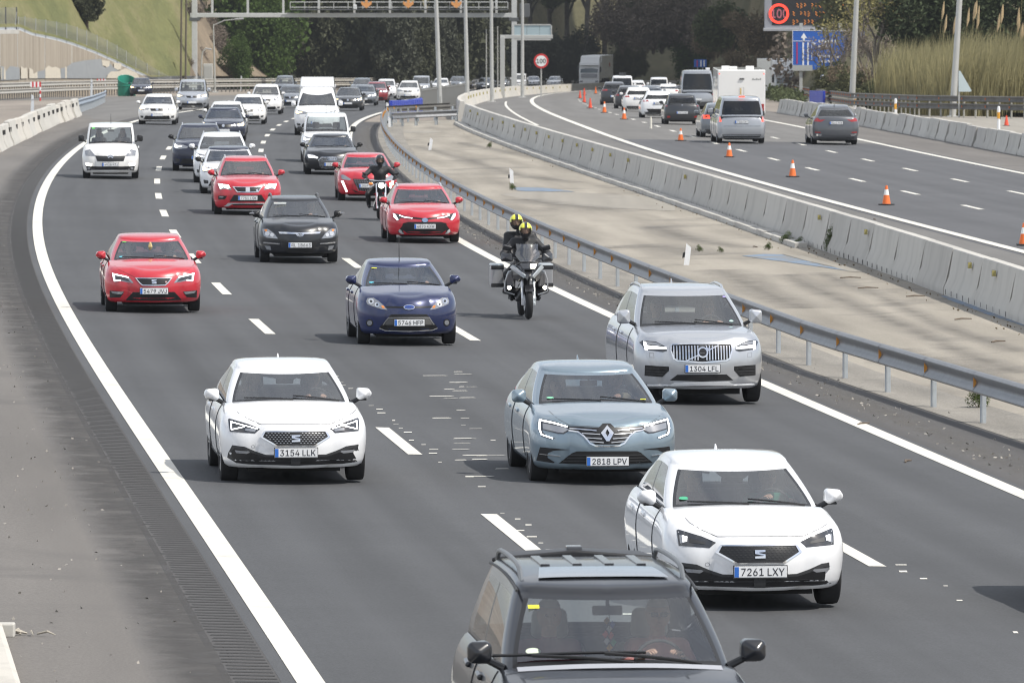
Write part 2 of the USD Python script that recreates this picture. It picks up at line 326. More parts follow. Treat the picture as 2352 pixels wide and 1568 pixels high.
# scraped paint left on the lanes
sc = []
for i in range(30):
    px, py = rng.uniform(1000, 1180), rng.uniform(850, 1100)
    px = 1040 + (py - 860) * .3 + rng.normal(0, 28); p = spot(px, py)
    L, w = rng.uniform(.03, .16) * (1.8 if i < 6 else 1), rng.uniform(.02, .09)
    sc.append((np.array([[p[0] - L, p[1] - w, p[2] + .016], [p[0] + L, p[1] - w * .6, p[2] + .016], [p[0] + L * .7, p[1] + w, p[2] + .016], [p[0] - L * .8, p[1] + w * .7, p[2] + .016]]), np.array([[0, 1, 2, 3]])))
for e0, ya, yb in ((3.42, 66, 118), (6.97, 55, 77)):
    for y in np.arange(ya, yb, .9):
        if rng.random() < .6:
            x = float(XL(y)) + e0 + .25 + rng.normal(0, .05); L, w = rng.uniform(.02, .06), rng.uniform(.03, .1); z = float(G(x, y)) + .016
            sc.append((np.array([[x - L, y - w, z], [x + L, y - w, z], [x + L, y + w, z], [x - L, y + w, z]]), np.array([[0, 1, 2, 3]])))
obj('paint_scrape', cat_mesh(sc), MATS['road_paint'], road, kind='stuff')

# the opposite carriageway
opp = thing('road', None, None, kind='structure')
Yo = yrows(120, 960)
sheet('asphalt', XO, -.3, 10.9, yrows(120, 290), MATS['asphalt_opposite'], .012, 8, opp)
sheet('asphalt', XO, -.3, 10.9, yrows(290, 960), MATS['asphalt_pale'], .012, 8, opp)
sheet('shoulder', XO, lambda Y: XB(Y) + .2, lambda Y: XO(Y) - .3, Yo, MATS['asphalt_pale'], .010, 3, opp)
sheet('shoulder', XO, 10.9, 14.2, yrows(120, 470), MATS['asphalt_shoulder'], .010, 3, opp)
sheet('edge_line', XO, -.13, .15, Yo, MATS['road_paint'], .017, 1, opp)
sheet('edge_line', XO, 10.45, 10.72, Yo, MATS['road_paint'], .017, 1, opp)
sheet('old_line', XO, -1.9, -1.75, yrows(330, 520), MATS['road_paint'], .017, 1, opp)
for e, y0, st in ((3.55, 184.5, 14.3), (7.05, 215.5, 14.0)):
    for j in range(-5, 30):
        y = y0 + st * j
        if 130 < y < 560: sheet('lane_dash', XO, e - .09, e + .09, np.linspace(y - 2.0, y + 2.0, 4), MATS['road_paint'], .017, 1, opp)

# the paved strip between the carriageways
med = thing('pavement', None, None, kind='structure')
sheet('concrete_slab', XB, lambda Y: XL(Y) + 12.0 + .6 * np.clip((118 - Y) / 20, 0, 2.5), lambda Y: XB(Y) - .2, yrows(40, 372), MATS['concrete_slab'], .004, 8, med)
sheet('gravel_edge', XL, lambda Y: XL(Y) + 11.75 + .6 * np.clip((118 - Y) / 20, 0, 2.5), lambda Y: XL(Y) + 12.9 + .6 * np.clip((118 - Y) / 20, 0, 2.5), yrows(40, 360), MATS['gravel_edge'], .014, 2, med)
def zpts(pts, ox, oy, sc): return [spot((ox + x / sc) / 1.7415, (oy + y / sc) / 1.7415) for x, y in pts]
patch('blue_marking', zpts([(455, 378), (600, 366), (720, 368), (880, 410), (1050, 450), (1180, 480), (830, 430), (600, 398)], 2696, 800, 1.68), MATS['blue_paint'], .012, med)
patch('pale_slab', zpts([(720, 364), (870, 380), (1050, 430), (1350, 492), (1170, 482), (1050, 447), (880, 408)], 2696, 800, 1.68), MATS['pale_slab'], .012, med)
patch('blue_marking', zpts([(1780, 640), (1900, 665), (2120, 745), (2352, 830), (2352, 850), (2100, 770), (1850, 675)], 2696, 800, 1.68), MATS['blue_paint'], .012, med)
patch('blue_marking', zpts([(1250, 1262), (1430, 1262), (1600, 1278), (1680, 1292), (1300, 1286)], 1300, 0, 1.68), MATS['blue_paint'], .012, med)
patch('pale_slab', zpts([(1300, 1290), (1700, 1296), (2352, 1330), (2352, 1420), (1900, 1400), (1500, 1370), (1180, 1310)], 1300, 0, 1.68), MATS['pale_slab'], .009, med)
patch('pale_slab', zpts([(760, 880), (1380, 880), (1460, 900), (1300, 915), (900, 915)], 1400, 300, 3.92), MATS['pale_slab'], .012, med)
# worn marks with soft edges: thin sheets that fade out across their width
def fade_mat(name, col, strength, side=0):
    ramp = [(0, (0,) * 3), (.5, (1,) * 3), (1, (0,) * 3)] if side == 0 else [(0, (0,) * 3), (.65, (1,) * 3), (1, (1,) * 3)]
    MATS[name] = usdkit.material(stage, LK + name, {'uv': ('uvmap', {'attribute': 'st'}), 's': ('separate_xyz', {}), 'r': ('rgb_ramp', {'ramp': ramp}), 'g': ('geometry', {}), 'n': ('noise_texture', {'scale': 1.3, 'detail': 5.0, 'roughness': .7}), 'nr': ('rgb_ramp', {'ramp': [(.3, (.25,) * 3), (.65, (1,) * 3)]}),
        'm1': ('math', {'math_type': 'multiply'}), 'm2': ('math', {'math_type': 'multiply', 'value2': strength}), 't': ('transparent_bsdf', {}), 'd': ('principled_bsdf', {'base_color': col, 'roughness': .9, 'specular_ior_level': .3}), 'x': ('mix_closure', {})},
        [('uv.UV', 's.vector'), ('s.x', 'r.fac'), ('r.color', 'm1.value1'), ('g.position', 'n.vector'), ('n.fac', 'nr.fac'), ('nr.color', 'm1.value2'), ('m1.value', 'm2.value1'), ('m2.value', 'x.fac'), ('t.BSDF', 'x.closure1'), ('d.BSDF', 'x.closure2')], surface='x.closure')
    return MATS[name]
def worn_band(name, pts, w, mat, lift, parent):
    P = np.asarray(pts, float)[:, :2]; s = np.concatenate([[0], np.cumsum(np.linalg.norm(np.diff(P, axis=0), axis=1))]); q = np.arange(0, s[-1], 1.5); C = np.stack([np.interp(q, s, P[:, k]) for k in (0, 1)], 1)
    D = np.gradient(C, axis=0); D /= np.linalg.norm(D, axis=1)[:, None]; N = np.stack([D[:, 1], -D[:, 0]], 1); u = np.linspace(0, 1, 5)
    X = C[:, None, 0] + N[:, None, 0] * (u - .5) * w; Y = C[:, None, 1] + N[:, None, 1] * (u - .5) * w
    V, F = loft(np.stack([X, Y, G(X, Y) + lift], -1)); obj(name, (V, F), mat, parent, smooth=True, uv=np.stack([np.broadcast_to(u, X.shape).ravel(), Y.ravel() * 0], 1))
SCUFF = fade_mat('tyre_marks', (.12, .112, .1), .45); SOFT = fade_mat('shoulder_wear', (.066, .063, .061), .95, 1)
for pts, w in (([(760, 500), (900, 575), (1250, 725), (1600, 875), (1900, 1010), (2352, 1180)], .8), ([(980, 490), (1400, 655), (1800, 850), (2352, 1030)], .7), ([(300, 470), (560, 600), (700, 660), (900, 740)], 1.6), ([(-150, 180), (100, 260), (330, 300), (600, 330)], 1.2), ([(-500, 330), (-250, 300), (0, 330), (200, 380)], 2.2), ([(1500, 1000), (1900, 1120), (2352, 1300)], .9)):
    worn_band('tyre_scuff', zpts(pts, 2696, 800, 1.68), w, SCUFF, .011, med)
for pts, w in (([(900, 960), (1200, 1020), (1700, 1120), (2300, 1300)], .9), ([(600, 980), (900, 1060), (1300, 1180), (1700, 1230)], 1.1), ([(1300, 1340), (1600, 1380), (2000, 1420)], 1.8)):
    worn_band('tyre_scuff', zpts(pts, 1300, 0, 1.68), w, SCUFF, .011, med)
yy = np.arange(44, 330, 3.0); worn_band('shoulder_wear', np.stack([XL(yy) - 1.05, yy], 1), .75, SOFT, .0125, road)
for off, w in ((11.0, .8),): worn_band('edge_dust', np.stack([XL(np.arange(60, 350, 3.0)) + off + .3, np.arange(60, 350, 3.0)], 1), 1.1, fade_mat('edge_dust', (.15, .14, .125), .5), .0125, road)

# ramps, aprons and verges
patch('ramp', [(-19.8, 250), (-22.6, 360), (-30, 540), (-38, 560), (-60, 500), (-60, 380), (-45, 300), (-32, 240)], MATS['dirt'], .002, kind='structure')
patch('ramp', [(-17.3, 330), (-19, 345), (-23.5, 366), (-32, 560), (-26, 585), (-16.5, 640), (-12, 640), (-17.6, 560), (-18.8, 450), (-18.8, 380)], MATS['asphalt_pale'], .009, kind='structure')
patch('ramp', [(-62, 470), (-30, 560), (-29, 575), (-34, 500), (-62, 440)], MATS['asphalt_pale'], .012, kind='structure')
patch('apron', [(XO(290) + 14.6, 290), (XO(330) + 14.6, 330), (XO(425) + 14.6, 425), (24, 640), (30, 640), (22, 432), (28, 382), (60, 370), (60, 290)], MATS['pale_slab'], .006, kind='structure')

# ------------------------------------------------------------------ concrete barriers
CON = {}
for i, c in enumerate(((.44, .425, .39), (.47, .455, .42), (.42, .405, .375), (.50, .475, .43))):
    nm = f'barrier_concrete_{"abcd"[i]}'
    CON[i] = usdkit.material(stage, LK + nm, {
        'g': ('geometry', {}), 'm': ('mapping', {'scale': (1.0, 1.0, .22)}), 'n': ('noise_texture', {'scale': 1.5, 'detail': 5.0, 'roughness': .6}),
        'r': ('rgb_ramp', {'ramp': [(.25, tuple(x * .80 for x in c)), (.5, c), (.8, tuple(x * 1.06 for x in c))]}), 'bn': ('noise_texture', {'scale': 18.0, 'detail': 4.0}),
        'b': ('bump', {'strength': .25, 'distance': .01}), 'p': ('principled_bsdf', {'roughness': .9, 'specular_ior_level': .25})},
        [('g.position', 'm.vector'), ('m.vector', 'n.vector'), ('n.fac', 'r.fac'), ('r.color', 'p.base_color'), ('g.position', 'bn.vector'), ('bn.fac', 'b.height'), ('b.normal', 'p.normal')], surface='p.BSDF')
NJ = np.array([(-.31, -.05), (-.31, .09), (-.20, .34), (-.115, .86), (-.095, .885), (.095, .885), (.115, .86), (.20, .34), (.31, .09), (.31, -.05)])
def barrier(label, f, Yk, h=1.0, gap=.007, lift=0.0, mats=(0, 1, 0, 2), seed=1, jit=.004):
    r = np.random.default_rng(seed)
    t = thing('concrete_barrier', label, 'barrier', (float(f(Yk[0])), Yk[0], float(G(f(Yk[0]), Yk[0]))))
    o = np.array([float(f(Yk[0])), Yk[0], float(G(f(Yk[0]), Yk[0]))])
    for k, (a, b) in enumerate(zip(Yk[:-1], Yk[1:])):
        rows = []; dj, dz = r.normal(0, jit), r.normal(0, jit)
        for y in (a + gap, a + .05, (a + b) / 2, b - .05, b - gap):
            x = float(f(y)) + dj; s = slope(f, y); nrm = np.array([1, -s]) / math.hypot(1, s); c = .985 if y in (a + gap, b - gap) else 1
            rows.append([(x + nrm[0] * u * c, y + nrm[1] * u * c, float(G(x, y)) + lift + w * h * (c if w > .5 else 1) + dz) for u, w in NJ])
        V, F = loft(rows); m = len(NJ)
        caps = [[0, j + 1, j] for j in range(1, m - 1)] + [[4 * m, 4 * m + j, 4 * m + j + 1] for j in range(1, m - 1)]
        obj('barrier_segment', (V - o, np.vstack([F, caps])), CON[mats[r.integers(len(mats))]], t, smooth=35)
    return t, o
def yseg(y0, y1, st, r):
    ys = [y0]
    while ys[-1] < y1: ys.append(ys[-1] + st * r.uniform(.93, 1.07))
    return ys
rb = np.random.default_rng(11)
mb, mo = barrier('long grey concrete safety barrier between the carriageways, with yellow reflectors on its side', XB, yseg(96, 352, 5.0, rb) , 1.0, lift=.04)
XRb = lambda Y: XO(Y) + 14.35
barrier('grey concrete barrier along the right edge of the far carriageway, before the sandy apron', XRb, yseg(205, 425, 4.0, rb), .93, mats=(0, 2, 0, 1), seed=5, jit=.03)
fb, fo_ = barrier('pale sunlit concrete barrier curving away behind the traffic cones', XB, yseg(374, 900, 7.5, rb), 1.05, mats=(3, 3, 1), seed=6)
XLb = PchipInterpolator([255, 268, 300, 330, 366], [-18.7, -19.2, -20.15, -21.05, -22.2])
lb, lo_ = barrier('short row of pale precast concrete barrier blocks with lifting slots, left of the road', XLb, yseg(258, 362, 6.0, rb), 1.0, mats=(3, 1, 3, 0), seed=8, jit=.03)
# lifting slots, reflectors, drain slots
for y in np.arange(264, 362, 6.0):
    x = float(XLb(y)) + .16; z = float(G(x, y)) + .62
    for d in (-.35, .35): obj('lifting_slot', mv(box(-.03, .03, -.05, .05, -.09, .09), (x - lo_[0] + .02, y + d - lo_[1], z - lo_[2])), M('slot_dark', (.04, .04, .04), .9), lb)
AMB = M('reflector_yellow', (.36, .31, .10), .4, spec=.6); BLK = M('black_plastic', (.018, .018, .019), .55)
def on_barrier(px, f):
    a, b = 100.0, 352.0
    g = lambda Y: XC + (float(f(Y)) - .14) * FPX / Y - px
    for _ in range(60):
        m = (a + b) / 2
        if g(m) < 0: b = m
        else: a = m
    return (a + b) / 2
for px in [(2696 + q / 1.68) / 1.7415 for q in (995, 1310, 2012, 2175)] + [(2696 + 90 / 1.68) / 1.7415] + [(1300 + q / 1.68) / 1.7415 for q in (2050, 1930, 1810, 1705, 1608, 1515, 1432, 1355, 1280, 1205, 1135, 1035, 985)]:
    y = on_barrier(px, XB); x = float(XB(y)) - .19; z = float(G(XB(y), y)) + .72
    r = obj('reflector', mv(box(-.05, .02, -.07, .05, -.055, .055), (x - mo[0], y - mo[1], z - mo[2])), AMB, mb)
    obj('reflector_back', mv(box(-.052, .02, .051, .09, -.06, .06), (x - mo[0], y - mo[1], z - mo[2])), BLK, mb)
for y in np.arange(470, 760, 14):
    x = float(XB(y)) + .2; obj('reflector', mv(box(-.03, .05, -.03, .03, -.1, .1), (x - fo_[0], y - fo_[1], float(G(x, y)) + .66 - fo_[2])), AMB, fb)
dr = []
for y in np.arange(100, 345, 1.0):
    x = float(XB(y)) - .305; dr.append(mv(box(-.008, .03, -.03, .03, -.01, .09), (x - mo[0], y - mo[1], float(G(x, y)) + .04 - mo[2])))
obj('drain_slots', cat_mesh(dr), M('slot_dark'), mb, kind='stuff')
# low kerb in front of the barrier
k = thing('kerb', None, None, kind='structure')
for y in np.arange(172, 350, 2.0):
    x = float(XB(y)) - .62; x2 = float(XB(y + 1.97)) - .62; zz = float(G(x, y)); d = rb.normal(0, .006)
    rows = [[(xx - .13, yy, zz - .03), (xx - .12, yy, zz + .12 + d), (xx + .16, yy, zz + .13 + d), (xx + .17, yy, zz - .03)] for xx, yy in ((x, y), (x2, y + 1.97))]
    V, F = loft(rows); obj('kerb_stone', (V, np.vstack([F, [[0, 2, 1], [0, 3, 2], [4, 5, 6], [4, 6, 7]]])), CON[1 + (int(y) % 3 == 0)], k)

# ------------------------------------------------------------------ guard rails
GALV = M('galvanised', (.21, .215, .225), .45, .5, var=.16, vscale=6, bump=.05)
POST = M('galvanised_post', (.44, .47, .49), .55, .35, var=.1, vscale=8)
GDARK = M('rail_weathered', (.115, .11, .102), .7, .25, var=.3, vscale=1.6)
ORG = M('reflector_amber', (.72, .30, .03), .3, spec=.7)
WB = np.array([(.0, .765), (-.045, .758), (-.085, .725), (-.085, .70), (-.03, .635), (-.018, .60), (-.03, .565), (-.085, .50), (-.085, .475), (-.045, .445), (0, .44)])
def rail(name, label, P, side=-1, tiers=(0.0,), mat=GALV, pm=POST, step=4.0, reflect=0, post_h=.70, refl_mat=None, post_step=None, pw=.07):
    """P: polyline of ground points; beams stand on the side given by `side` (-1: left of the direction of travel)"""
    P = np.asarray(P, float); seg = np.linalg.norm(np.diff(P[:, :2], axis=0), axis=1); s = np.concatenate([[0], np.cumsum(seg)])
    at = lambda q: np.array([np.interp(q, s, P[:, 0]), np.interp(q, s, P[:, 1])])
    t = thing(name, label, 'guard rail', P[0]); o = P[0]
    n = int(s[-1] // step)
    for k in range(n):
        for tz in tiers:
            rows = []
            for q in (k * step - .02, k * step + .3, k * step + step / 2, k * step + step + .02):
                c = at(q); d = at(q + .3) - at(q - .3); d /= np.linalg.norm(d) + 1e-9; nr = np.array([-d[1], d[0]]) * (-side) * -1
                z = float(G(c[0], c[1])); ex = .006 if q < k * step + .31 else 0
                rows.append([(c[0] + nr[0] * (-(u - ex)), c[1] + nr[1] * (-(u - ex)), z + w + tz) for u, w in WB])
            V, F = loft(np.array(rows) - o); obj('rail_beam', (V, F), mat, t, smooth=50)
    ps = post_step or step
    for k in range(int(s[-1] // ps) + 1):
        c = at(k * ps + .05); d = at(k * ps + .3) - at(k * ps - .2); d /= np.linalg.norm(d) + 1e-9; nr = np.array([-d[1], d[0]]) * side
        z = float(G(c[0], c[1])); b = c - nr * .05; h = post_h + max(tiers); ang = math.atan2(d[1], d[0])
        m = cat_mesh([box(-pw, pw, -.006, .006, -.1, h), box(-pw, -pw + .012, -.06, .0, -.1, h), box(pw - .012, pw, -.06, .0, -.1, h)])
        obj('post', mv(m, (b[0] - o[0], b[1] - o[1], z - o[2]), ang), pm, t)
        if reflect and k % reflect == 0:
            for tz in tiers:
                f2 = c + nr * .07; an = np.linspace(-math.pi / 2, math.pi / 2, 9)
                disc = Polygon([(math.cos(a) * .09, math.sin(a) * .10) for a in an])
                obj('reflector', mv(wall_xz(prism(disc, -.01, .01)), (f2[0] - o[0], f2[1] - o[1], z + .6 + tz - o[2]), 0.0), refl_mat or ORG, t)
    return t
def gpts(L): return [(x, y, float(G(x, y))) for x, y in L]
offs = lambda y: 11.95 + .6 * float(np.clip((118 - y) / 20, 0, 2.5))
RY = np.arange(72, 362, 3.0)
rail('guard_rail', 'long galvanised guard rail with amber reflectors beside the oncoming lanes', gpts([(float(XL(y)) + offs(y), y) for y in RY]), side=1, reflect=1, post_h=.66)
ry = 362; x0 = float(XL(ry)) + offs(ry)
rail('guard_rail', 'short weathered rail joining the road rail to the end of the concrete barrier, upper one', gpts([(x0 + .1, 361), (x0 + .4, 366), (x0 + 1.2, 369), (float(XB(372)) - .1, 372)]), side=1, step=1.4, mat=GDARK, tiers=(.12,), post_h=.6, reflect=3)
rail('guard_rail', 'short pale rail with close posts in front of the weathered cross rail', gpts([(x0 + .5, 347), (x0 + 1.4, 349), (float(XB(351)) - .35, 351)]), side=-1, step=1.25, post_h=.72, tiers=(-.06,))
rail('guard_rail', 'bluish galvanised rail beyond the concrete blocks, left of the road', gpts([(-22.3, 364), (-24.5, 420), (-27.2, 480), (-28.3, 500)]), side=-1, step=4.0, post_step=2.0, mat=M('galvanised_blue', (.33, .38, .44), .5, .5, var=.1))
FR = [(-46, 470), (-39.5, 485), (-35.6, 500), (-34.8, 560), (-32.5, 605), (-31.5, 625), (-27.4, 670), (-20.6, 715), (-12.8, 765), (-6.2, 810), (2, 870)]
rail('guard_rail', 'two tier guard rail on close posts in front of the retaining wall and the trees', gpts(FR), side=-1, tiers=(0, .45), step=4.0, post_step=2.0, mat=M('rail_tan', (.40, .385, .35), .65, .25, var=.2), pm=M('post_dark', (.16, .155, .15), .7, .2), pw=.12)
RR = [(60, 372), (40, 377), (27, 381), (22.5, 398), (20.3, 430), (21.2, 500), (23, 580), (25.5, 660)]
rail('guard_rail', 'dark two tier guard rail with orange reflectors in front of the reeds', gpts(RR), side=1, tiers=(0, .42), step=4.0, post_step=2.0, mat=GDARK, pm=M('post_pale', (.36, .35, .31), .7, .1), reflect=2, refl_mat=M('reflector_orange', (.75, .16, .02), .35))
# broken end of a low concrete channel in the lower left corner
a, b = spot(4, 1464), spot(40, 1580); dch = thing('concrete_channel', 'pale concrete channel with a broken end at the lower left corner', 'kerb', a); rel = b - a
rows = [[(-1.2, t * rel[1], .0), (-1.2, t * rel[1], .16), (t * rel[0] - .05, t * rel[1], .16), (t * rel[0], t * rel[1], .13), (t * rel[0], t * rel[1], -.02)] for t in (0, .3, .6, 1.0, 1.6)]
V, F = loft(rows); obj('channel', (V, np.vstack([F, [[0, 2, 1], [0, 3, 2], [0, 4, 3]]])), CON[3], dch, smooth=30)
c = spot(-6, 1462) - a; obj('end_block', mv(rbox(-.16, .16, -.10, .10, .0, .13, .015), c), CON[1], dch)
for k in range(7): obj('splinter', mv(tube([(0, 0, .02), (.13, .02, .05), (.2, .06, .02)], [.01, .012, .005], 4), c + [.06 + .05 * k, .12 + .05 * (k % 3), 0], k * .9), M('splinter', (.35, .32, .27), .8), dch)
# ------------------------------------------------------------------ vehicles
TYRE = M('tyre', (.022, .022, .023), .85, spec=.3); RIM = M('rim', (.42, .43, .45), .3, .85); RIMD = M('rim_dark', (.06, .06, .065), .4, .5)
TRIM = M('black_trim', (.012, .012, .013), .35); GRILLE = M('grille_black', (.010, .010, .011), .4); PLAST = M('grey_plastic', (.035, .036, .038), .55)
CHROME = M('chrome', (.80, .81, .83), .12, 1.0); SILV = M('silver_trim', (.62, .63, .65), .3, .6); CHAS = M('underbody', (.012, .012, .012), .9)
WIND = glass('windscreen_glass', (.95, .98, .975), 2.25); SIDEG = glass('side_glass', (.40, .45, .44), 1.8); REARG = glass('rear_glass', (.74, .80, .79), 1.6); DARKG = glass('privacy_glass', (.10, .11, .12), 1.6)
LAMPC = M('lamp_clear', (.30, .31, .33), .15, .45, 1.0); LAMPD = M('lamp_dark', (.045, .047, .052), .12, .3, 1.0)
DRL = M('daylight_strip_lit', (.9, .92, 1.0), .3, em=1.7, emc=(1.0, 1.0, .97)); BEAM = M('headlight_lit', (1, 1, .9), .3, em=4.5, emc=(1.0, .97, .82)); WARM = M('headlight_warm', (1, .8, .5), .3, em=3.5, emc=(1.0, .74, .38))
REDL = M('tail_lamp', (.30, .012, .012), .15, coat=1.0); REDON = M('brake_lamp_lit', (.8, .05, .03), .3, em=1.3, emc=(1.0, .09, .04)); IND = M('indicator_amber', (.75, .25, .05), .2, coat=.6)
PLATE = M('plate_white', (.72, .73, .74), .35, coat=.3); PBLUE = M('plate_blue', (.03, .14, .50), .4); PTXT = M('plate_ink', (.015, .015, .02), .5)
INT = M('cabin_dark', (.04, .041, .043), .8); INTG = M('cabin_grey', (.16, .165, .165), .85); HEADL = M('cabin_lining', (.42, .42, .40), .9); SEATB = M('seat_cloth', (.05, .051, .055), .9)
ANT = M('aerial', (.03, .03, .03), .5)
def paint(name, c, metal=0.0, rough=.32, coat=1.0):
    return M('paint_' + name, c, rough, metal, coat)
WHITE = paint('white', (.74, .745, .755)); WHITEW = paint('warm_white', (.76, .75, .73)); RED = paint('red', (.46, .016, .030)); REDM = paint('deep_red', (.40, .012, .02), .25)
BLACK = paint('black', (.008, .009, .012), coat=.55); NAVY = paint('navy', (.012, .020, .075), .3); NAVYD = paint('dark_navy', (.010, .014, .034), .2, coat=.7); SILVER = paint('silver', (.50, .515, .54), .7, .30); ICE = paint('ice_blue', (.22, .285, .335), .6, .34)
GREYM = paint('graphite', (.10, .105, .115), .5, .35); GREYB = paint('blue_grey', (.15, .165, .185), .5, .35); SILV2 = paint('van_silver', (.36, .375, .40), .5, .36); DARKC = paint('charcoal', (.03, .032, .036), .3, .35); MAROON = paint('maroon', (.22, .014, .02), .2)

LEV = np.array([0, .05, .13, .27, .40, .50, .60, .70, .79, .87, .935, .975, 1.0])
SIDE = np.array([.90, .945, .965, .985, .995, 1., 1., .993, .978, .955, .925, .90, .875])
PF0 = np.array([.09, .035, .012, 0, 0, .0, .012, .03, .055, .085, .13, .18, .27])
PR0 = np.array([.16, .07, .02, 0, 0, 0, .01, .02, .035, .05, .07, .09, .13])
GLEV = np.array([0, .085, .12, .25, .4, .55, .70, .82, .875, .91, .96, 1.0])
DEF = dict(L=4.35, W=1.80, H=1.46, wb=2.65, fo=.88, zb=.19, zh=.74, zc=.96, yc=.42, yrf=1.42, yrr=3.0, yrg=3.36, zbr=1.0, w0=.845, w1=.60, rw=.325, bow=.16, rx=.42, ry=.46, gb=.10, droop=.05, droopr=.12, crown=.05,
           pf=1.0, pr=1.0, deck=None, hood=.62, tumble=1.35, sidew=((.02, .46), (.50, .88)), rearw=True, roofpaint=None, rx2=.26, ry2=.26, roofc=.065)
def half_outline(yf, yr, w, bf, rxf, ryf, br, rxr, ryr, nF, nC, ys, nR):
    """right half of a plan outline, from the front centre round to the rear centre"""
    t = np.linspace(0, 1, nF + 1); x1 = w - rxf; a = np.stack([x1 * t, yf + bf * t ** 2.2], 1)
    th = np.linspace(0, math.pi / 2, nC + 1)[1:]; c = np.stack([x1 + rxf * np.sin(th), yf + bf + ryf * (1 - np.cos(th))], 1)
    s0, s1 = yf + bf + ryf, yr - br - ryr
    s = np.stack([np.full(len(ys), w), s0 + (s1 - s0) * ys], 1)
    x2 = w - rxr; c2 = np.stack([x2 + rxr * np.cos(th), s1 + ryr * np.sin(th)], 1)
    t = np.linspace(1, 0, nR + 1)[1:]; r = np.stack([x2 * t, yr - br * t ** 2.2], 1)
    return np.vstack([a, c, s[1:] if ys[0] == 0 else s, c2, r])
class Car:
    def __init__(self, name, label, cat, P, paint, pos, rz, lod=2, group=None, glassm=None):
        self.p = p = {**DEF, **P}; p['H'] -= .055; p['zc'] -= .03; p['zbr'] -= .03; self.paint = paint; self.lod = lod
        self.pos, self.rz = np.asarray(pos, float), rz
        self.t = thing(name, label, cat, pos, rz, group)
        self.sideg = glassm or SIDEG
        self.body(); self.house(); self.wheels()
        if lod >= 2: self.handles()
    def o(self, name, mesh, mat, parent=None, smooth=False, label=None): return obj(name, mesh, mat, parent or self.t, smooth, label=label)
    def zs(self, y):
        p = self.p; y0 = -p['fo'] + .24 * p['pf']
        a = [(-p['fo'] - .3, p['zh'] - .02), (y0, p['zh'])]
        for t in (.2, .4, .6, .8, 1.0): a.append((y0 + (p['yc'] - y0) * t, p['zh'] + (p['zc'] - p['zh']) * t ** p['hood']))
        a += [(p['yc'] + .5, p['zc'] + .01), (p['yrg'] - .35, p['zbr'])]
        if p['deck']: a += [(p['yrg'], p['zbr'] + .01), (p['L'] - p['fo'] - .05, p['deck'])]
        else: a += [(p['L'] - p['fo'] + .2, p['zbr'] - .01)]
        a = np.array(a); return PchipInterpolator(a[:, 0], a[:, 1])(np.clip(y, a[0, 0], a[-1, 0]))
    def ztop(self, x, y):
        p = self.p; wt = p['W'] / 2 * .875; y0 = -p['fo']
        cr = p['crown'] * np.clip(np.interp(y, [y0, y0 + .5, p['yc'], p['yc'] + .4], [.7, 1, .9, .3]), 0, 1)
        return self.zs(y) + cr * (1 - (np.clip(np.abs(x) / wt, 0, 1)) ** 2.4) - .0
    def body(self):
        p = self.p; W2 = p['W'] / 2; tail = p['L'] - p['fo']; hi = self.lod >= 2
        nF, nC, nR = (10, 9, 6) if hi else (5, 5, 4)
        ys = np.linspace(0, 1, 30 if hi else 12)
        ring = []
        for s, a, b in zip(SIDE, PF0 * p['pf'], PR0 * p['pr']):
            ring.append(half_outline(-p['fo'] + a, tail - b, W2 * s, p['bow'], p['rx'], p['ry'], .07, p['rx2'], p['ry2'], nF, nC, ys, nR))
        ring = np.array(ring); top = ring[-1]; zt = self.ztop(top[:, 0], top[:, 1])
        Z = p['zb'] + (zt - p['zb'])[None] * LEV[:, None]
        R = np.concatenate([ring, Z[..., None]], -1)                     # levels x half ring x 3
        n = R.shape[1]; full = np.concatenate([R, R[:, -2:0:-1] * [-1, 1, 1]], 1)
        V, F = loft(full, closed=True)
        nx = 9 if hi else 5; u = np.linspace(-1, 1, nx)
        cap = np.stack([top[:, 0][:, None] * u, np.repeat(top[:, 1][:, None], nx, 1)], -1); cz = self.ztop(cap[..., 0], cap[..., 1])
        C, CF = loft(np.concatenate([cap, cz[..., None]], -1))
        bt = ring[0]; B, BF = loft(np.stack([bt[:, 0][:, None] * u, np.repeat(bt[:, 1][:, None], nx, 1), np.full((n, nx), p['zb'])], -1))
        v, f = cat_mesh([(V, F), (C, CF[:, ::-1]), (B, BF)])
        tm = trimesh.Trimesh(v, f, process=False); tm.merge_vertices(digits_vertex=5); tm.update_faces(tm.nondegenerate_faces()); tm.update_faces(tm.unique_faces())
        if tm.is_watertight and tm.volume < 0: tm.invert()
        self.surf_pts(np.vstack([R[1:].reshape(-1, 3), C[C[:, 0] >= 0], (R[1:, -2:0:-1] * [-1, 1, 1]).reshape(-1, 3), C[C[:, 0] < 0]]))
        cut = False
        if hi:
            try:
                M0 = m3.Manifold(m3.Mesh(np.array(tm.vertices, np.float32), np.array(tm.faces, np.uint32)))
                if M0.status() == m3.Error.NoError and M0.volume() > 1:
                    for y in (0, p['wb']):
                        for sx in (-1, 1):
                            c = m3.Manifold.cylinder(.34, p['rw'] + .045, p['rw'] + .045, 36).rotate((0, 90, 0)).translate((sx * W2 - .17 if sx > 0 else sx * W2 - .17, y, p['rw'] + .01))
                            M0 = M0 - c
                    mm = M0.to_mesh(); v, f = np.array(mm.vert_properties[:, :3]), np.array(mm.tri_verts); cut = True
            except Exception as e: print('cut', e)
        if not cut: v, f = np.array(tm.vertices), np.array(tm.faces)
        # open the deck under the cabin
        c = v[f].mean(1); nn = np.cross(v[f[:, 1]] - v[f[:, 0]], v[f[:, 2]] - v[f[:, 0]]); nn /= np.linalg.norm(nn, axis=1)[:, None] + 1e-12
        inside = (np.abs(nn[:, 2]) > .75) & (c[:, 2] > p['zc'] - .12) & (np.abs(c[:, 0]) < W2 * p['w0'] - .03) & (c[:, 1] > p['yc'] + .12) & (c[:, 1] < p['yrg'] - .12)
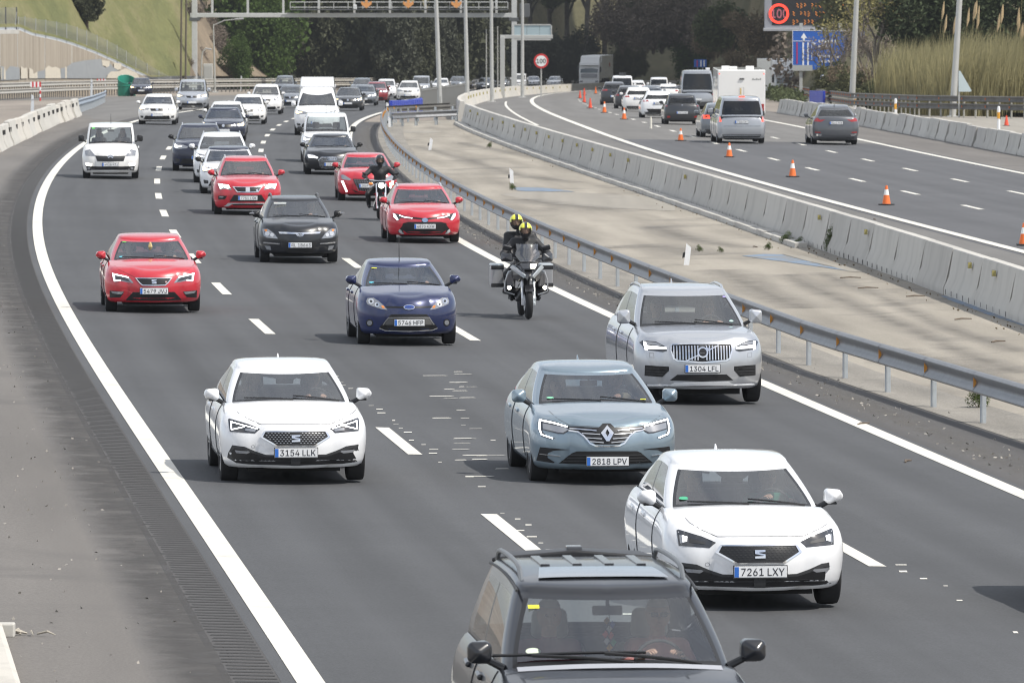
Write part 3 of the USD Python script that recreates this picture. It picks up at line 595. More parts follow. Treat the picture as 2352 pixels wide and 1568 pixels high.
        self.bodyp = self.o('body', (v, f[~inside]), self.paint, smooth=38)
        self.o('underbody', box(-W2 * .62, W2 * .62, -p['fo'] + .32, tail - .3, .15, p['zb'] + .06), CHAS)
    def surf_pts(self, P):
        self.kz = .062
        self.P = P
    def make_surf(self, kx, rear=False):
        p = self.p; P = self.P; ref = p['L'] - p['fo'] if rear else -p['fo']; s = -1 if rear else 1
        q = P[(P[:, 1] < p['yc'] + .35)] if not rear else P[P[:, 1] > p['yrg'] - .4]
        d = s * (q[:, 1] - ref)
        A = np.stack([q[:, 0] - kx * d, q[:, 2] + self.kz * d], 1)
        li, ne = LinearNDInterpolator(A, q), NearestNDInterpolator(A, q)
        hx, hz = .012, .012; gx = np.arange(-p['W'] / 2 - .12, p['W'] / 2 + .12, hx); gz = np.arange(.0, max(1.75, p['zc'] + .45), hz)
        g = np.stack(np.meshgrid(gx, gz), -1).reshape(-1, 2); r = li(g); bad = np.isnan(r[:, 0]); r[bad] = ne(g[bad]); r = r.reshape(len(gz), len(gx), 3)
        def f(a):
            a = np.asarray(a, float); x = np.clip((a[:, 0] - gx[0]) / hx, 0, len(gx) - 1.001); z = np.clip((a[:, 1] - gz[0]) / hz, 0, len(gz) - 1.001)
            i, j = x.astype(int), z.astype(int); s, t = (x - i)[:, None], (z - j)[:, None]
            return (r[j, i] * (1 - s) + r[j, i + 1] * s) * (1 - t) + (r[j + 1, i] * (1 - s) + r[j + 1, i + 1] * s) * t
        return f
    def house(self):
        p = self.p; W2 = p['W'] / 2; hi = self.lod >= 1
        bps = sorted({0, 1, *[x for w in p['sidew'] for x in w], *np.linspace(0, 1, 11).tolist()}); ys = np.array(bps)
        nF, nC, nR = 8, 6, 6; tail = p['L'] - p['fo']
        w0 = W2 * p['w0'] / .875 * .875; rows = []
        base = None
        for g in GLEV:
            yf = p['yc'] + (p['yrf'] - p['yc']) * g; yr = p['yrg'] + (p['yrr'] - p['yrg']) * g ** 1.1
            w = W2 * p['w0'] - (W2 * p['w0'] - p['w1']) * g ** p['tumble']
            h = half_outline(yf, yr, w, p['gb'], .13, .24, .06, .16, .20, nF, nC, ys, nR)
            rows.append(h)
        rows = np.array(rows); zb = self.ztop(rows[0][:, 0], rows[0][:, 1]) - .012
        ym, half = (p['yrf'] + p['yrr']) / 2, (p['yrr'] - p['yrf']) / 2
        def zroof(y):
            t = (y - ym) / half; return p['H'] - p['roofc'] - np.where(t < 0, p['droop'], p['droopr']) * np.abs(t) ** 2.2
        zr_ = zroof(rows[-1][:, 1])
        Z = zb[None] + (zr_ - zb)[None] * GLEV[:, None]
        R = np.concatenate([rows, Z[..., None]], -1)
        caps = []
        top = rows[-1]
        for s, dz in ((.985, .30), (.955, .52), (.90, .70), (.75, .86), (.5, .95), (.25, .99), (.0, 1.0)):
            xy = np.stack([top[:, 0] * s, ym + (top[:, 1] - ym) * s], 1); caps.append(np.column_stack([xy, zroof(xy[:, 1]) + p['roofc'] * dz]))
        full = np.concatenate([R, np.array(caps)], 0)
        self.R = R; n = R.shape[1]
        seg = np.concatenate([np.zeros(nF), np.ones(nC), np.full(len(ys) - 1, 2), np.full(nC, 3), np.full(nR, 4)]).astype(int)
        ci = np.concatenate([np.arange(nF), np.arange(nC), np.arange(len(ys) - 1), np.arange(nC), np.arange(nR)])
        um = np.zeros(n - 1)
        um[seg == 2] = (ys[1:] + ys[:-1]) / 2
        cls = np.zeros((len(full) - 1, n - 1), int)   # 0 paint, 1 black, 2 windscreen, 3.. side glass, 9 rear glass
        for j in range(len(GLEV) - 1):
            gm = (GLEV[j] + GLEV[j + 1]) / 2
            for i in range(n - 1):
                if seg[i] == 0 or (seg[i] == 1 and ci[i] < 1): cls[j, i] = 2 if .085 < gm < .91 else (1 if gm < .085 else 0)
                elif seg[i] == 1 and ci[i] < 2: cls[j, i] = 1 if gm < .91 else 0
                elif seg[i] == 2 and .085 < gm < .875:
                    cls[j, i] = 1 if p['sidew'] and p['sidew'][0][0] < um[i] < p['sidew'][-1][1] else 0
                    for k, (a, b) in enumerate(p['sidew']):
                        if a < um[i] < b: cls[j, i] = 3 + k
                elif (seg[i] == 4 or (seg[i] == 3 and ci[i] > 3)) and p['rearw']: cls[j, i] = 9 if .10 < gm < .875 else (0)
        q = full; V = q.reshape(-1, 3)
        i, j = np.meshgrid(np.arange(n - 1), np.arange(len(full) - 1)); i, j = i.ravel(), j.ravel(); c = cls.ravel()
        Q = np.stack([j * n + i, j * n + i + 1, (j + 1) * n + i + 1, (j + 1) * n + i], 1)
        def part(sel, both=True, cap_from=None):
            F = np.vstack([Q[sel][:, [0, 1, 2]], Q[sel][:, [0, 2, 3]]])
            if not both: return V, F
            return cat_mesh([(V, F), mirx((V, F))])
        def weld(m):
            t = trimesh.Trimesh(*m, process=False); t.merge_vertices(digits_vertex=5); t.update_faces(t.nondegenerate_faces()); t.remove_unreferenced_vertices(); return t
        roofsel = (j >= len(GLEV) - 2)
        rp = p['roofpaint'] or self.paint
        self.o('roof', weld(part((c == 0) & roofsel)), rp, smooth=40)
        self.o('pillars', weld(part((c == 0) & ~roofsel)), self.paint, smooth=40)
        if (c == 1).any(): self.o('window_trim', weld(part(c == 1)), TRIM, smooth=40)
        self.wsp = self.o('windscreen', weld(part(c == 2)), WIND, smooth=40)
        for k in range(len(p['sidew'])):
            for sgn in (1, -1):
                m = weld(part(c == 3 + k, False)); self.o('side_window', m if sgn > 0 else mirx(m), self.sideg, smooth=40)
        if p['rearw']: self.o('rear_window', weld(part(c == 9)), REARG if self.sideg is SIDEG else self.sideg, smooth=40)
        self.ws = R[:, :nF + 2]
        self.zroof = zroof
        # cabin
        yd = p['yc']; zd = p['zc'] + .0; wi = W2 * p['w0'] - .05
        tub = cat_mesh([box(-wi, wi, yd + .62, p['yrg'] - .10, p['zb'] + .10, p['zb'] + .13), box(-wi, -wi + .04, yd + .1, p['yrg'] - .1, p['zb'] + .1, p['zc'] - .06), box(wi - .04, wi, yd + .1, p['yrg'] - .1, p['zb'] + .1, p['zc'] - .06),
                        box(-wi, wi, p['yrg'] - .14, p['yrg'] - .10, p['zb'] + .1, p['zc'] - .03)])
        self.o('cabin', tub, INT)
        self.o('dashboard', hull([(-wi + .06, yd + .13, zd - .10), (wi - .06, yd + .13, zd - .10), (-wi + .06, yd + .5, zd - .04), (wi - .06, yd + .5, zd - .04), (0, yd + .3, zd - .01), (-wi + .06, yd + .66, zd - .16), (wi - .06, yd + .66, zd - .16), (-wi + .06, yd + .6, zd - .5), (wi - .06, yd + .6, zd - .5)], .04), p.get('dash', INT), smooth=40)
        ysb = p['yrf'] + .42; self.seat_y = ysb; zt = min(p['H'] - .56, p['zc'] + .12 + .12)
        zseat = p['zc'] - .50; self.zseat = zseat
        for sx in (-.37, .37):
            s = self.o('seat', hull([(sx - .17, ysb, zseat), (sx + .17, ysb, zseat), (sx - .20, ysb + .16, zseat + .52), (sx + .20, ysb + .16, zseat + .52), (sx - .17, ysb + .1, zseat - .1), (sx + .17, ysb + .1, zseat - .1)], .06), p.get('seatm', SEATB), smooth=40)
            self.o('headrest', hull([(sx - .09, ysb + .17, zseat + .66), (sx + .09, ysb + .17, zseat + .66), (sx - .08, ysb + .19, zseat + .78), (sx + .08, ysb + .19, zseat + .78)], .05), p.get('seatm', SEATB), s, smooth=40)
        if p['yrg'] - ysb > 1.0 and p.get('rear_seat', True):
            yb = ysb + .92
            self.o('rear_seat', hull([(-.58, yb, zseat), (.58, yb, zseat), (-.6, yb + .16, zseat + .48), (.6, yb + .16, zseat + .48)], .06), SEATB, smooth=40)
        if self.lod >= 2:
            th = np.linspace(0, 2 * math.pi, 25); c0 = np.array([.37, yd + .70, zd - .02]); tl = .42
            self.o('steering_wheel', cat_mesh([tube([(c0[0] + .18 * math.cos(a), c0[1] + .18 * math.sin(a) * math.sin(tl), c0[2] + .18 * math.sin(a) * math.cos(tl)) for a in th], .014, 6, False), tube([c0 - [.17, 0, 0], c0 + [.17, 0, 0]], .018, 6), tube([c0, c0 - [0, .05, .16]], .02, 6)]), INT, smooth=40)
            zm = p['H'] - .20; ymr = p['yrf'] + .02
            self.o('rear_view_mirror', cat_mesh([rbox(-.11, .11, ymr, ymr + .03, zm - .09, zm - .02, .012), box(-.012, .012, ymr - .01, ymr + .02, zm - .04, zm + .05)]), INT)
            self.o('lining', mv(weld(part((j >= len(GLEV) - 1))), (0, 0, -.03)), HEADL)
    def handles(self, mat=None):
        p = self.p; W2 = p['W'] / 2
        for s in (1, -1):
            for y in (p['yrf'] + .22, p['yrf'] + 1.22):
                if y < p['yrr']: self.o('door_handle', hull([(s * (W2 * .975), y - .09, p['zc'] - .13), (s * (W2 * .975), y + .09, p['zc'] - .12)], .024), mat or self.paint, smooth=40)
        for y in (p['yc'] + .22, p['yrf'] + .72, p['yrf'] + 1.62):
            if y > p['yrr'] - .1 or y > p['wb'] - .15: continue
            zt = float(self.ztop(W2 * .875, np.array(y)))
            for s in (1, -1):
                P = [(s * (W2 * a + .001), y, p['zb'] + (zt - p['zb']) * t) for a, t in zip(SIDE[2:-1], LEV[2:-1])]
                self.o('door_gap', tube(P, .007, 4, False), M('door_shut_line', (.03, .03, .032), .8))
    def wheels(self):
        p = self.p; r = p['rw']; W2 = p['W'] / 2; hi = self.lod >= 1; n = 28 if hi else 14
        prof = [(r * .66, -.09), (r * .70, -.105), (r * .90, -.108), (r * .975, -.095), (r, -.06), (r, .06), (r * .975, .095), (r * .90, .108), (r * .70, .105), (r * .66, .09)]
        ty = lathe(prof, n, 'x')
        sp = []
        if hi:
            sp.append(lathe([(r * .67, -.02), (r * .67, .09), (r * .62, .088), (r * .6, .05), (.0, .045)], n, 'x'))
        rim = lathe([(r * .68, -.06), (r * .68, .098), (r * .635, .095), (r * .62, .05), (.0, .03)], n, 'x')
        spokes = []
        if hi:
            for k in range(5):
                a = k * 2 * math.pi / 5; ca, sa = math.cos(a), math.sin(a)
                for d in (-.13, .13):
                    e = (math.cos(a + d), math.sin(a + d)); spokes.append(tube([(.075, ca * r * .1, sa * r * .1), (.082, e[0] * r * .62, e[1] * r * .62)], .021, 5))
            spokes.append(lathe([(.0, .095), (r * .14, .092), (r * .17, .06)], 12, 'x'))
        for y in (0, p['wb']):
            for s in (1, -1):
                x = s * (W2 - .125); m = ty if s > 0 else mirx(ty)
                w = thing('wheel', None, None, (x, y, r), parent=self.t)
                obj('tyre', m, TYRE, w, smooth=40)
                rm = rim if s > 0 else mirx(rim); obj('rim', rm, RIMD if hi else RIM, w, smooth=40)
                if hi: sm = cat_mesh(spokes); obj('spokes', sm if s > 0 else mirx(sm), p.get('rimm', RIM), w, smooth=40)
    # ---- things set into the skin
    def decal(self, name, poly, mat, kx=0.0, off=.004, depth=.018, step=.05, parent=None, mirror=False, rear=False, label=None):
        """poly: outline as seen from straight ahead (x, height), in metres; it is laid on the skin and given thickness"""
        sf = self.make_surf_cached(kx, rear)
        out = []
        for g in getattr(poly, 'geoms', [poly]):
            if g.area < 1e-6: continue
            b = shapely.segmentize(g, step); rings = [np.array(b.exterior.coords)[:-1]] + [np.array(h.coords)[:-1] for h in b.interiors]
            x0, z0, x1, z1 = g.bounds; gx, gz = np.meshgrid(np.arange(x0 + step / 2, x1, step), np.arange(z0 + step / 2, z1, step))
            q = np.stack([gx.ravel(), gz.ravel()], 1)
            if len(q): q = q[shapely.contains_xy(g.buffer(-step * .35), q[:, 0], q[:, 1])]
            P = np.vstack(rings + [q]) if len(q) else np.vstack(rings)
            if len(P) < 3: continue
            try: T = Delaunay(P + np.random.default_rng(1).normal(0, 1e-6, P.shape)).simplices
            except Exception: continue
            c = P[T].mean(1); T = T[shapely.contains_xy(g, c[:, 0], c[:, 1])]
            if not len(T): continue
            e = .024; a, ax, az = sf(P), sf(P + [e, 0]), sf(P + [0, e]); nn = np.cross(ax - a, az - a); L = np.linalg.norm(nn, axis=1); fb = np.array([0, 1.0 if rear else -1.0, .1])
            nn = np.where(L[:, None] > 1e-9, nn / np.maximum(L, 1e-9)[:, None], fb); nn[(nn @ fb) < 0] *= -1; nn[(nn @ fb) < .15] = fb
            top, bot = a + nn * off, a - nn * depth; k = len(P)
            t = T.copy(); cr = np.cross(top[t[:, 1]] - top[t[:, 0]], top[t[:, 2]] - top[t[:, 0]]); fl = (cr * nn[t[:, 0]]).sum(1) < 0; t[fl] = t[fl][:, ::-1]
            ed = np.vstack([t[:, [0, 1]], t[:, [1, 2]], t[:, [2, 0]]]); key = {}
            for u, w in ed: key[(u, w)] = 1
            be = np.array([(u, w) for u, w in key if (w, u) not in key])
            sd = np.vstack([np.stack([be[:, 1], be[:, 0], be[:, 0] + k], 1), np.stack([be[:, 1], be[:, 0] + k, be[:, 1] + k], 1)]) if len(be) else np.zeros((0, 3), int)
            out.append((np.vstack([top, bot]), np.vstack([t, t[:, ::-1] + k, sd])))
        if not out: return []
        m = cat_mesh(out); res = []
        res.append(self.o(name, m, mat, parent, smooth=30, label=label))
        if mirror: res.append(self.o(name, mirx(m), mat, mirror if not isinstance(mirror, bool) else parent, smooth=30, label=label))
        return res
    def make_surf_cached(self, kx, rear):
        c = self.__dict__.setdefault('_sf', {}); k = (round(kx, 3), rear)
        if k not in c: c[k] = self.make_surf(kx, rear)
        return c[k]
    def plate(self, text, z=.42, x=0.0, rear=False, tag=PBLUE, scale=1.0):
        p = self.p; ref = p['L'] - p['fo'] if rear else -p['fo']
        y0 = self.make_surf_cached(0, rear)(np.array([[x, z + .055], [x, z - .055], [x, z]]))[:, 1]
        y = (y0.min() - .016) if not rear else (y0.max() + .016)
        w, h = .26 * scale, .055 * scale
        t = thing('number_plate', None, None, (x, y, z), math.pi if rear else 0, parent=self.t)
        obj('plate', rbox(-w, w, -.006, .008, -h, h, .004, 10), PLATE, t)
        obj('plate_frame', cat_mesh([box(-w - .008, w + .008, -.002, .012, h, h + .01), box(-w - .008, w + .008, -.002, .012, -h - .01, -h), box(-w - .008, -w, -.002, .012, -h, h), box(w, w + .008, -.002, .012, -h, h)]), PLAST, t)
        obj('blue_band', box(-w + .004, -w + .046, -.0085, -.004, -h + .004, h - .004), tag, t)
        if text:
            m = meshkit.text_mesh(text, .072, .003); v, f, _ = meshkit.arrays(m); wd = v[:, 0].max(); sx = (2 * w - .085) / wd
            v = v * [sx, 1, 1] + [-w + .062, -.036, 0]; obj('characters', wall_xz((v, f), -.006), PTXT, t)
    def mirrors(self, mat=None, z=None, y=None, style='car', under=TRIM):
        p = self.p; W2 = p['W'] / 2; z = z or p['zc'] + .10; y = y if y is not None else p['yc'] + .30; mat = mat or self.paint
        for s in (1, -1):
            x0 = s * (W2 * .86); x1 = s * (W2 - .025); x2 = s * (W2 + .105)
            if style == 'car':
                m = hull([(x1 + s * .02, y, z + .03), (x2 - s * .03, y, z + .025), (x1 + s * .02, y, z - .03), (x2 - s * .01, y + .03, z - .0), (x1 + s * .02, y + .10, z + .03), (x2 - s * .02, y + .10, z + .02), (x1 + s * .02, y + .1, z - .035), (x2 - s * .035, y + .1, z - .03), (x1 + s * .06, y - .025, z)], .044, 20)
            elif style == 'tall':
                m = hull([(x1 + s * .01, y, z + .06), (x2 - s * .02, y, z + .05), (x1 + s * .01, y, z - .06), (x2 - s * .02, y, z - .06), (x1 + s * .01, y + .08, z + .06), (x2 - s * .02, y + .08, z + .05), (x1 + s * .01, y + .08, z - .06), (x2 - s * .02, y + .08, z - .06), (x1 + s * .06, y - .02, z)], .045, 20)
            else:
                m = hull([(x1 + s * .03, y, z + .03), (x2 - s * .02, y, z + .03), (x1 + s * .03, y, z - .03), (x2 - s * .02, y, z - .03), (x1 + s * .03, y + .1, z + .03), (x2 - s * .03, y + .1, z + .02), (x1 + s * .03, y + .1, z - .03), (x2 - s * .03, y + .1, z - .03), (x1 + s * .08, y - .03, z)], .05, 20)
            mm = self.o('wing_mirror', m, mat, smooth=75)
            self.o('mirror_arm', cat_mesh([tube([(x0, y + .05, z - .12), (x1 + s * .02, y + .05, z - .055)], [.03, .026], 7), rbox(min(x1, x2 - s * .03), max(x1, x2 - s * .03), y - .0, y + .1, z - .083, z - .062, .008)]), under, mm, smooth=35)
    def wipers(self):
        ws = self.ws; a = ws[1]; 
        def pt(x, g):
            lev = np.array([np.interp(x, ws[k][:, 0], ws[k][:, 1]) for k in range(len(GLEV))]); lz = np.array([np.interp(x, ws[k][:, 0], ws[k][:, 2]) for k in range(len(GLEV))])
            return np.array([np.interp(g, GLEV, lev), np.interp(g, GLEV, lz)])
        for x0, x1, g1 in ((.05, -.55, .10), (.62, .05, .13)):
            P = [(x0 + (x1 - x0) * t, *(pt(abs(x0 + (x1 - x0) * t), .02 + g1 * t) + [-.022, .012])) for t in np.linspace(0, 1, 5)]
            self.o('wiper', tube(P, [.013, .011, .010, .009, .008], 5), TRIM)
    def antenna(self, x=0, y=None, h=.09, whip=False):
        p = self.p; y = y if y is not None else p['yrr'] - .25; z = float(self.zroof(np.array(y))) + p['roofc'] * .95
        if whip: self.o('aerial', tube([(x, y, z - .02), (x, y + .06, z + h)], [.009, .004], 6), ANT)
        else: self.o('aerial', hull([(x, y - .09, z), (x, y + .06, z), (x, y + .05, z + h * .8)], [.014, .018, .008]), self.paint if not whip else ANT, smooth=40)
    def rails(self, mat=SILV, y0=None, y1=None, x=None, h=.06):
        p = self.p; x = x or p['w1'] - .045; y0 = y0 or p['yrf'] + .25; y1 = y1 or p['yrr'] - .05
        for s in (1, -1):
            P = []
            for t in np.linspace(0, 1, 12):
                y = y0 + (y1 - y0) * t; k = min(1, min(t, 1 - t) * 9); P.append((s * x, y, float(self.zroof(np.array(y))) + p['roofc'] * .45 + h * (k ** .6) - .015))
            self.o('roof_rail', tube(P, .019, 7), mat, smooth=40)
    def sticker(self, x, g, w, h, mat, name='sticker', text=None, round_=True):
        """a sticker behind the windscreen: x in metres, g the fraction of its height"""
        ws = self.ws
        yy = np.array([np.interp(abs(x), ws[k][:, 0], ws[k][:, 1]) for k in range(len(GLEV))]); zz = np.array([np.interp(abs(x), ws[k][:, 0], ws[k][:, 2]) for k in range(len(GLEV))])
        y, z = np.interp(g, GLEV, yy), np.interp(g, GLEV, zz); d = np.array([np.interp(g + .05, GLEV, yy) - y, np.interp(g + .05, GLEV, zz) - z]); d /= np.linalg.norm(d)
        an = np.linspace(0, 2 * math.pi, 19)[:-1] if round_ else np.array([.25, .75, 1.25, 1.75]) * math.pi; k = 1 if round_ else 1.414
        ring = [(x + math.cos(a) * w / 2 * k, y - .006 + math.sin(a) * h / 2 * k * d[0], z + .004 + math.sin(a) * h / 2 * k * d[1]) for a in an]
        V = np.array(ring + [(q[0], q[1] + .003, q[2]) for q in ring]); n = len(ring)
        F = [[0, i, i + 1] for i in range(1, n - 1)] + [[n, n + i + 1, n + i] for i in range(1, n - 1)] + [[i, n + i, (i + 1) % n] for i in range(n)] + [[(i + 1) % n, n + i, n + (i + 1) % n] for i in range(n)]
        self.o(name, (V, np.array(F)[:, ::-1]), mat)
    def world(self, q):
        c, s = math.cos(self.rz), math.sin(self.rz); q = np.asarray(q, float)
        return self.pos + [q[0] * c - q[1] * s, q[0] * s + q[1] * c, q[2]]
    # ---- generic fronts and rears
    def front(self, style='a', lit=None, grille=True, plate='', bar=CHROME):
        p = self.p; h = p['zh'] + .02; w = p['W'] / 2; z0 = p['zb']
        hl = Polygon([(-w + .09, h + .07), (-w + .06, h - .06), (-w + .14, h - .13), (-.46 * w, h - .10), (-.40 * w, h - .04), (-.62 * w, h + .02)])
        L = self.decal('headlight', hl, LAMPD if style == 'b' else LAMPC, mirror=True)
        if lit:
            self.decal('daylight_strip', Polygon([(-w + .10, h + .045), (-w + .085, h - .07), (-w + .15, h - .085), (-.62 * w, h - .03), (-w + .2, h - .02)]), lit, off=.008, parent=L[0], mirror=L[1])
        g = Polygon([(-.38 * w, h - .04), (.38 * w, h - .04), (.30 * w, h - .16), (-.30 * w, h - .16)])
        self.decal('grille', g, GRILLE)
        if bar: self.decal('badge', Point(0, h - .09).buffer(.055), bar, off=.014)
        lo = Polygon([(-.62 * w, z0 + .23), (.62 * w, z0 + .23), (.72 * w, z0 + .06), (-.72 * w, z0 + .06)])
        self.decal('lower_grille', lo, GRILLE)
        self.decal('fog_light', Polygon([(-.88 * w, z0 + .24), (-.72 * w, z0 + .22), (-.72 * w, z0 + .13), (-.86 * w, z0 + .13)]), PLAST, mirror=True)
        self.plate(plate, z0 + .27)
    def rear(self, lamp=None, mat=REDL, plate='', pz=.62, bumper=True):
        p = self.p; w = p['W'] / 2; z0 = p['zb']
        for q in (lamp or [[(w * .93, 1.0), (w * .93, .80), (w * .58, .82), (w * .52, .93), (w * .75, .98)]]):
            self.decal('tail_light', Polygon(q), mat, rear=True, mirror=True)
        if bumper: self.decal('lower_bumper', Polygon([(-.8 * w, z0 + .16), (.8 * w, z0 + .16), (.74 * w, z0 + .02), (-.74 * w, z0 + .02)]), PLAST, rear=True)
        self.plate(plate, pz, rear=True)
# ------------------------------------------------------------------ where vehicles stand
class Tr:
    """turns marks measured on a front view (pixels) into metres across and above the ground"""
    def __init__(s, ppm, cx, yg): s.ppm, s.cx, s.yg = ppm, cx, yg
    def __call__(s, pts): return [((x - s.cx) / s.ppm, (s.yg - y) / s.ppm) for x, y in pts]
    def poly(s, pts): return Polygon(s(pts)).buffer(0)
    def half(s, pts):
        a = s(pts); return Polygon(a).buffer(.0005).union(Polygon([(-x, z) for x, z in a]).buffer(.0005))
    def line(s, pts, w): return LineString(s(pts)).buffer(w / 2 / s.ppm, cap_style=2, join_style=2)
    def hline(s, pts, w):
        a = s.line(pts, w); return a.union(affinity.scale(a, -1, 1, origin=(0, 0)))
def towards(px, py=None, Y=None, fo=.88, off=0.0):
    """ground point and heading of a vehicle coming down the near carriageway; px: its middle at the bumper, py: foot of the front tyres"""
    if Y is None: Y = float(spot(px, py)[1])
    X = (px - XC) / FPX * (Y - fo); s = slope(XL, Y) + off; X += s * fo
    return np.array([X, Y, float(G(X, Y)) + .017]), -math.atan(s), X / Y - s
def away(px, py=None, Y=None, wb=2.65, ro=.8, off=0.0, f=None):
    if Y is None: Y = float(spot(px, py)[1])
    X = (px - XC) / FPX * (Y - ro); s = slope(f or XO, Y) + off; X += s * (wb + ro); Y2 = Y + wb
    return np.array([X, Y2, float(G(X, Y2)) + .017]), math.pi - math.atan(s)
HATCH = dict()
SUV = dict(L=4.45, W=1.84, H=1.63, zh=.86, zc=1.08, zb=.20, wb=2.66, yrf=1.40, yrr=3.15, yrg=3.42, zbr=1.12, rw=.345, hood=.5, w1=.62, fo=.86)
VAN = dict(L=4.4, W=1.81, H=1.82, zh=.86, zc=1.12, yc=.18, yrf=.98, yrr=3.20, yrg=3.40, zbr=1.08, w1=.70, wb=2.73, fo=.88, zb=.20, tumble=1.9, droop=.04, droopr=.04, hood=.75)
SEDAN = dict(L=4.7, W=1.83, H=1.42, yrr=2.75, yrg=3.45, deck=1.0, zbr=.98, wb=2.82, zh=.72, zc=.94)

# ------------------------------------------------------------------ people
SKIN = M('skin', (.50, .30, .22), .55, var=.08, vscale=8); SKIN2 = M('skin_tan', (.42, .25, .175), .55); HAIRD = M('hair_dark', (.025, .018, .014), .7); HAIRB = M('hair_brown', (.09, .055, .035), .7); HAIRG = M('hair_grey', (.30, .29, .28), .7); HAIRL = M('hair_fair', (.30, .21, .12), .7)
def cloth(n, c): return M('cloth_' + n, c, .9)
def smooth_body(ms, L=.022, it=10):
    u = m3.Manifold.batch_boolean(ms, m3.OpType.Add); u = u.refine_to_length(L); m = u.to_mesh()
    t = trimesh.Trimesh(np.array(m.vert_properties[:, :3]), np.array(m.tri_verts), process=False)
    try: trimesh.smoothing.filter_taubin(t, iterations=it)
    except Exception: pass
    return t
def hand_ms(w, fwd, curl):
    """palm and five fingers; w: wrist, fwd: direction of the palm, curl: direction the fingers close to"""
    w, f, c = (np.asarray(v, float) for v in (w, fwd, curl)); f = f / np.linalg.norm(f); c = c - f * (c @ f); c /= np.linalg.norm(c); sd = np.cross(f, c)
    o = [hull([w, w + f * .085 + sd * .032, w + f * .085 - sd * .032], [.022, .014, .014])]
    for k, l in enumerate((.85, 1.0, .95, .75)):
        b = w + f * .085 + sd * (.033 - .022 * k); m = b + (f * .032 + c * .012) * l; t = m + (f * .008 + c * .03) * l
        o += [hull([b, m], [.0105, .0095]), hull([m, t], [.0095, .008])]
    b = w + f * .03 + sd * .028; m = b + f * .03 + sd * .028 + c * .01; o += [hull([b, m], [.012, .011]), hull([m, m + f * .022 + c * .012], [.011, .009])]
    return o
def head_ms(c, tilt=0.0):
    c = np.asarray(c, float)
    a = lambda x, y, z: c + [x, y, z]
    return [hull([a(0, .02, .04), a(0, -.02, .03), a(-.02, .0, -.02), a(.02, 0, -.02), a(0, -.045, -.075)], [.088, .078, .068, .068, .032]), hull([a(0, -.085, .012), a(0, -.108, -.025)], [.009, .014]),
            hull([a(-.078, .01, -.01), a(-.08, .015, .03)], .013), hull([a(.078, .01, -.01), a(.08, .015, .03)], .013), hull([a(-.018, -.088, -.058), a(.018, -.088, -.058)], .009)]
def occupant(car, x, label, shirt, hair, skin=None, pose='drive', glasses=False, sleeve=True, dz=0.0, lean=0.0, long_hair=False):
    skin = skin or SKIN
    q = (x, car.seat_y - .16, car.zseat + dz); t = thing('person', label, 'person', car.world(q), car.rz)
    wy = (car.p['yc'] + .70) - q[1]; wz = car.p['zc'] - .02 - q[2]
    sh = {-1: np.array([-.175 + lean, .08, .50]), 1: np.array([.175 + lean, .08, .50])}; hd = np.array([lean * 1.3, .02, .735])
    ms = head_ms(hd) + [hull([(lean, .07, .54), hd + [0, .02, -.06]], [.058, .056]), hull([(0, 0, .10), (0, .05, .3)], [.12, .13]), hull([(0, .05, .3), sh[-1], sh[1]], [.13, .06, .06])]
    for s in (-1, 1): ms += [hull([(s * .09, 0, .06), (s * .13, -.42, .12)], [.085, .06]), hull([(s * .13, -.42, .12), (s * .13, -.62, -.12)], [.055, .045])]
    arms = []
    for s in (-1, 1):
        if pose == 'drive':
            wr = np.array([s * .155, wy + .10, wz + .03]); el = np.array([s * .27, wy * .42, wz - .10])
        elif pose == 'phone' and s < 0:
            el = np.array([-.25, -.16, .34]); wr = np.array([-.125, -.06, .60])
        elif pose == 'window' and s > 0:
            wr = np.array([.24, wy + .12, wz + .03]); el = np.array([.31, -.14, wz - .04])
        elif pose == 'window': wr = np.array([-.1, wy + .1, wz + .05]); el = np.array([-.27, wy * .42, wz - .1])
        else:
            el = np.array([s * .25, -.06, .24]); wr = np.array([s * .10, -.30, .20])
        fw = (wr - el) / np.linalg.norm(wr - el)
        ms += [hull([sh[s], el], [.05, .04]), hull([el, wr], [.039, .027])] + hand_ms(wr, fw, (-s * .4, -.1, -.9) if pose != 'phone' or s > 0 else (.9, 0, .2))
        arms.append((s, sh[s], el, wr))
    obj('body', smooth_body(ms, .02), skin, t, smooth=True)
    sm = [hull([(0, 0, .10), (0, .05, .3)], [.135, .145]), hull([(0, .05, .3), sh[-1], sh[1]], [.145, .072, .072]), hull([(lean, .07, .53), (lean, .06, .56)], [.075, .066])]
    for s, a, e, w in arms: sm.append(hull([a, a + (e - a) * (1.0 if sleeve is True else .55)], [.064, .056]))
    if sleeve is True:
        for s, a, e, w in arms: sm.append(hull([e, e + (w - e) * .85], [.054, .04]))
    obj('shirt', smooth_body(sm, .03, 6), shirt, t, smooth=True)
    hm = [hull([hd + [0, .035, .055], hd + [0, -.03, .095], hd + [0, .06, .0]], [.088, .062, .068])]
    if long_hair: hm.append(hull([hd + [-.07, .04, -.02], hd + [.07, .04, -.02], hd + [-.08, .05, -.16], hd + [.08, .05, -.16]], .035))
    obj('hair', smooth_body(hm, .025, 6), hair, t, smooth=True)
    if glasses: obj('sunglasses', cat_mesh([rbox(s * .034 - .027, s * .034 + .027, -.105, -.085, .0, .036, .009) for s in (-1, 1)] + [box(-.08, .08, -.094, -.09, .024, .03)]), TRIM, thing('eyewear', None, None, hd, parent=t))
    else: obj('eyes', cat_mesh([mv(trimesh.creation.icosphere(1, .010), hd + [s * .032, -.088, .018]) for s in (-1, 1)]), M('eye_dark', (.02, .015, .012), .3), t)
    return t

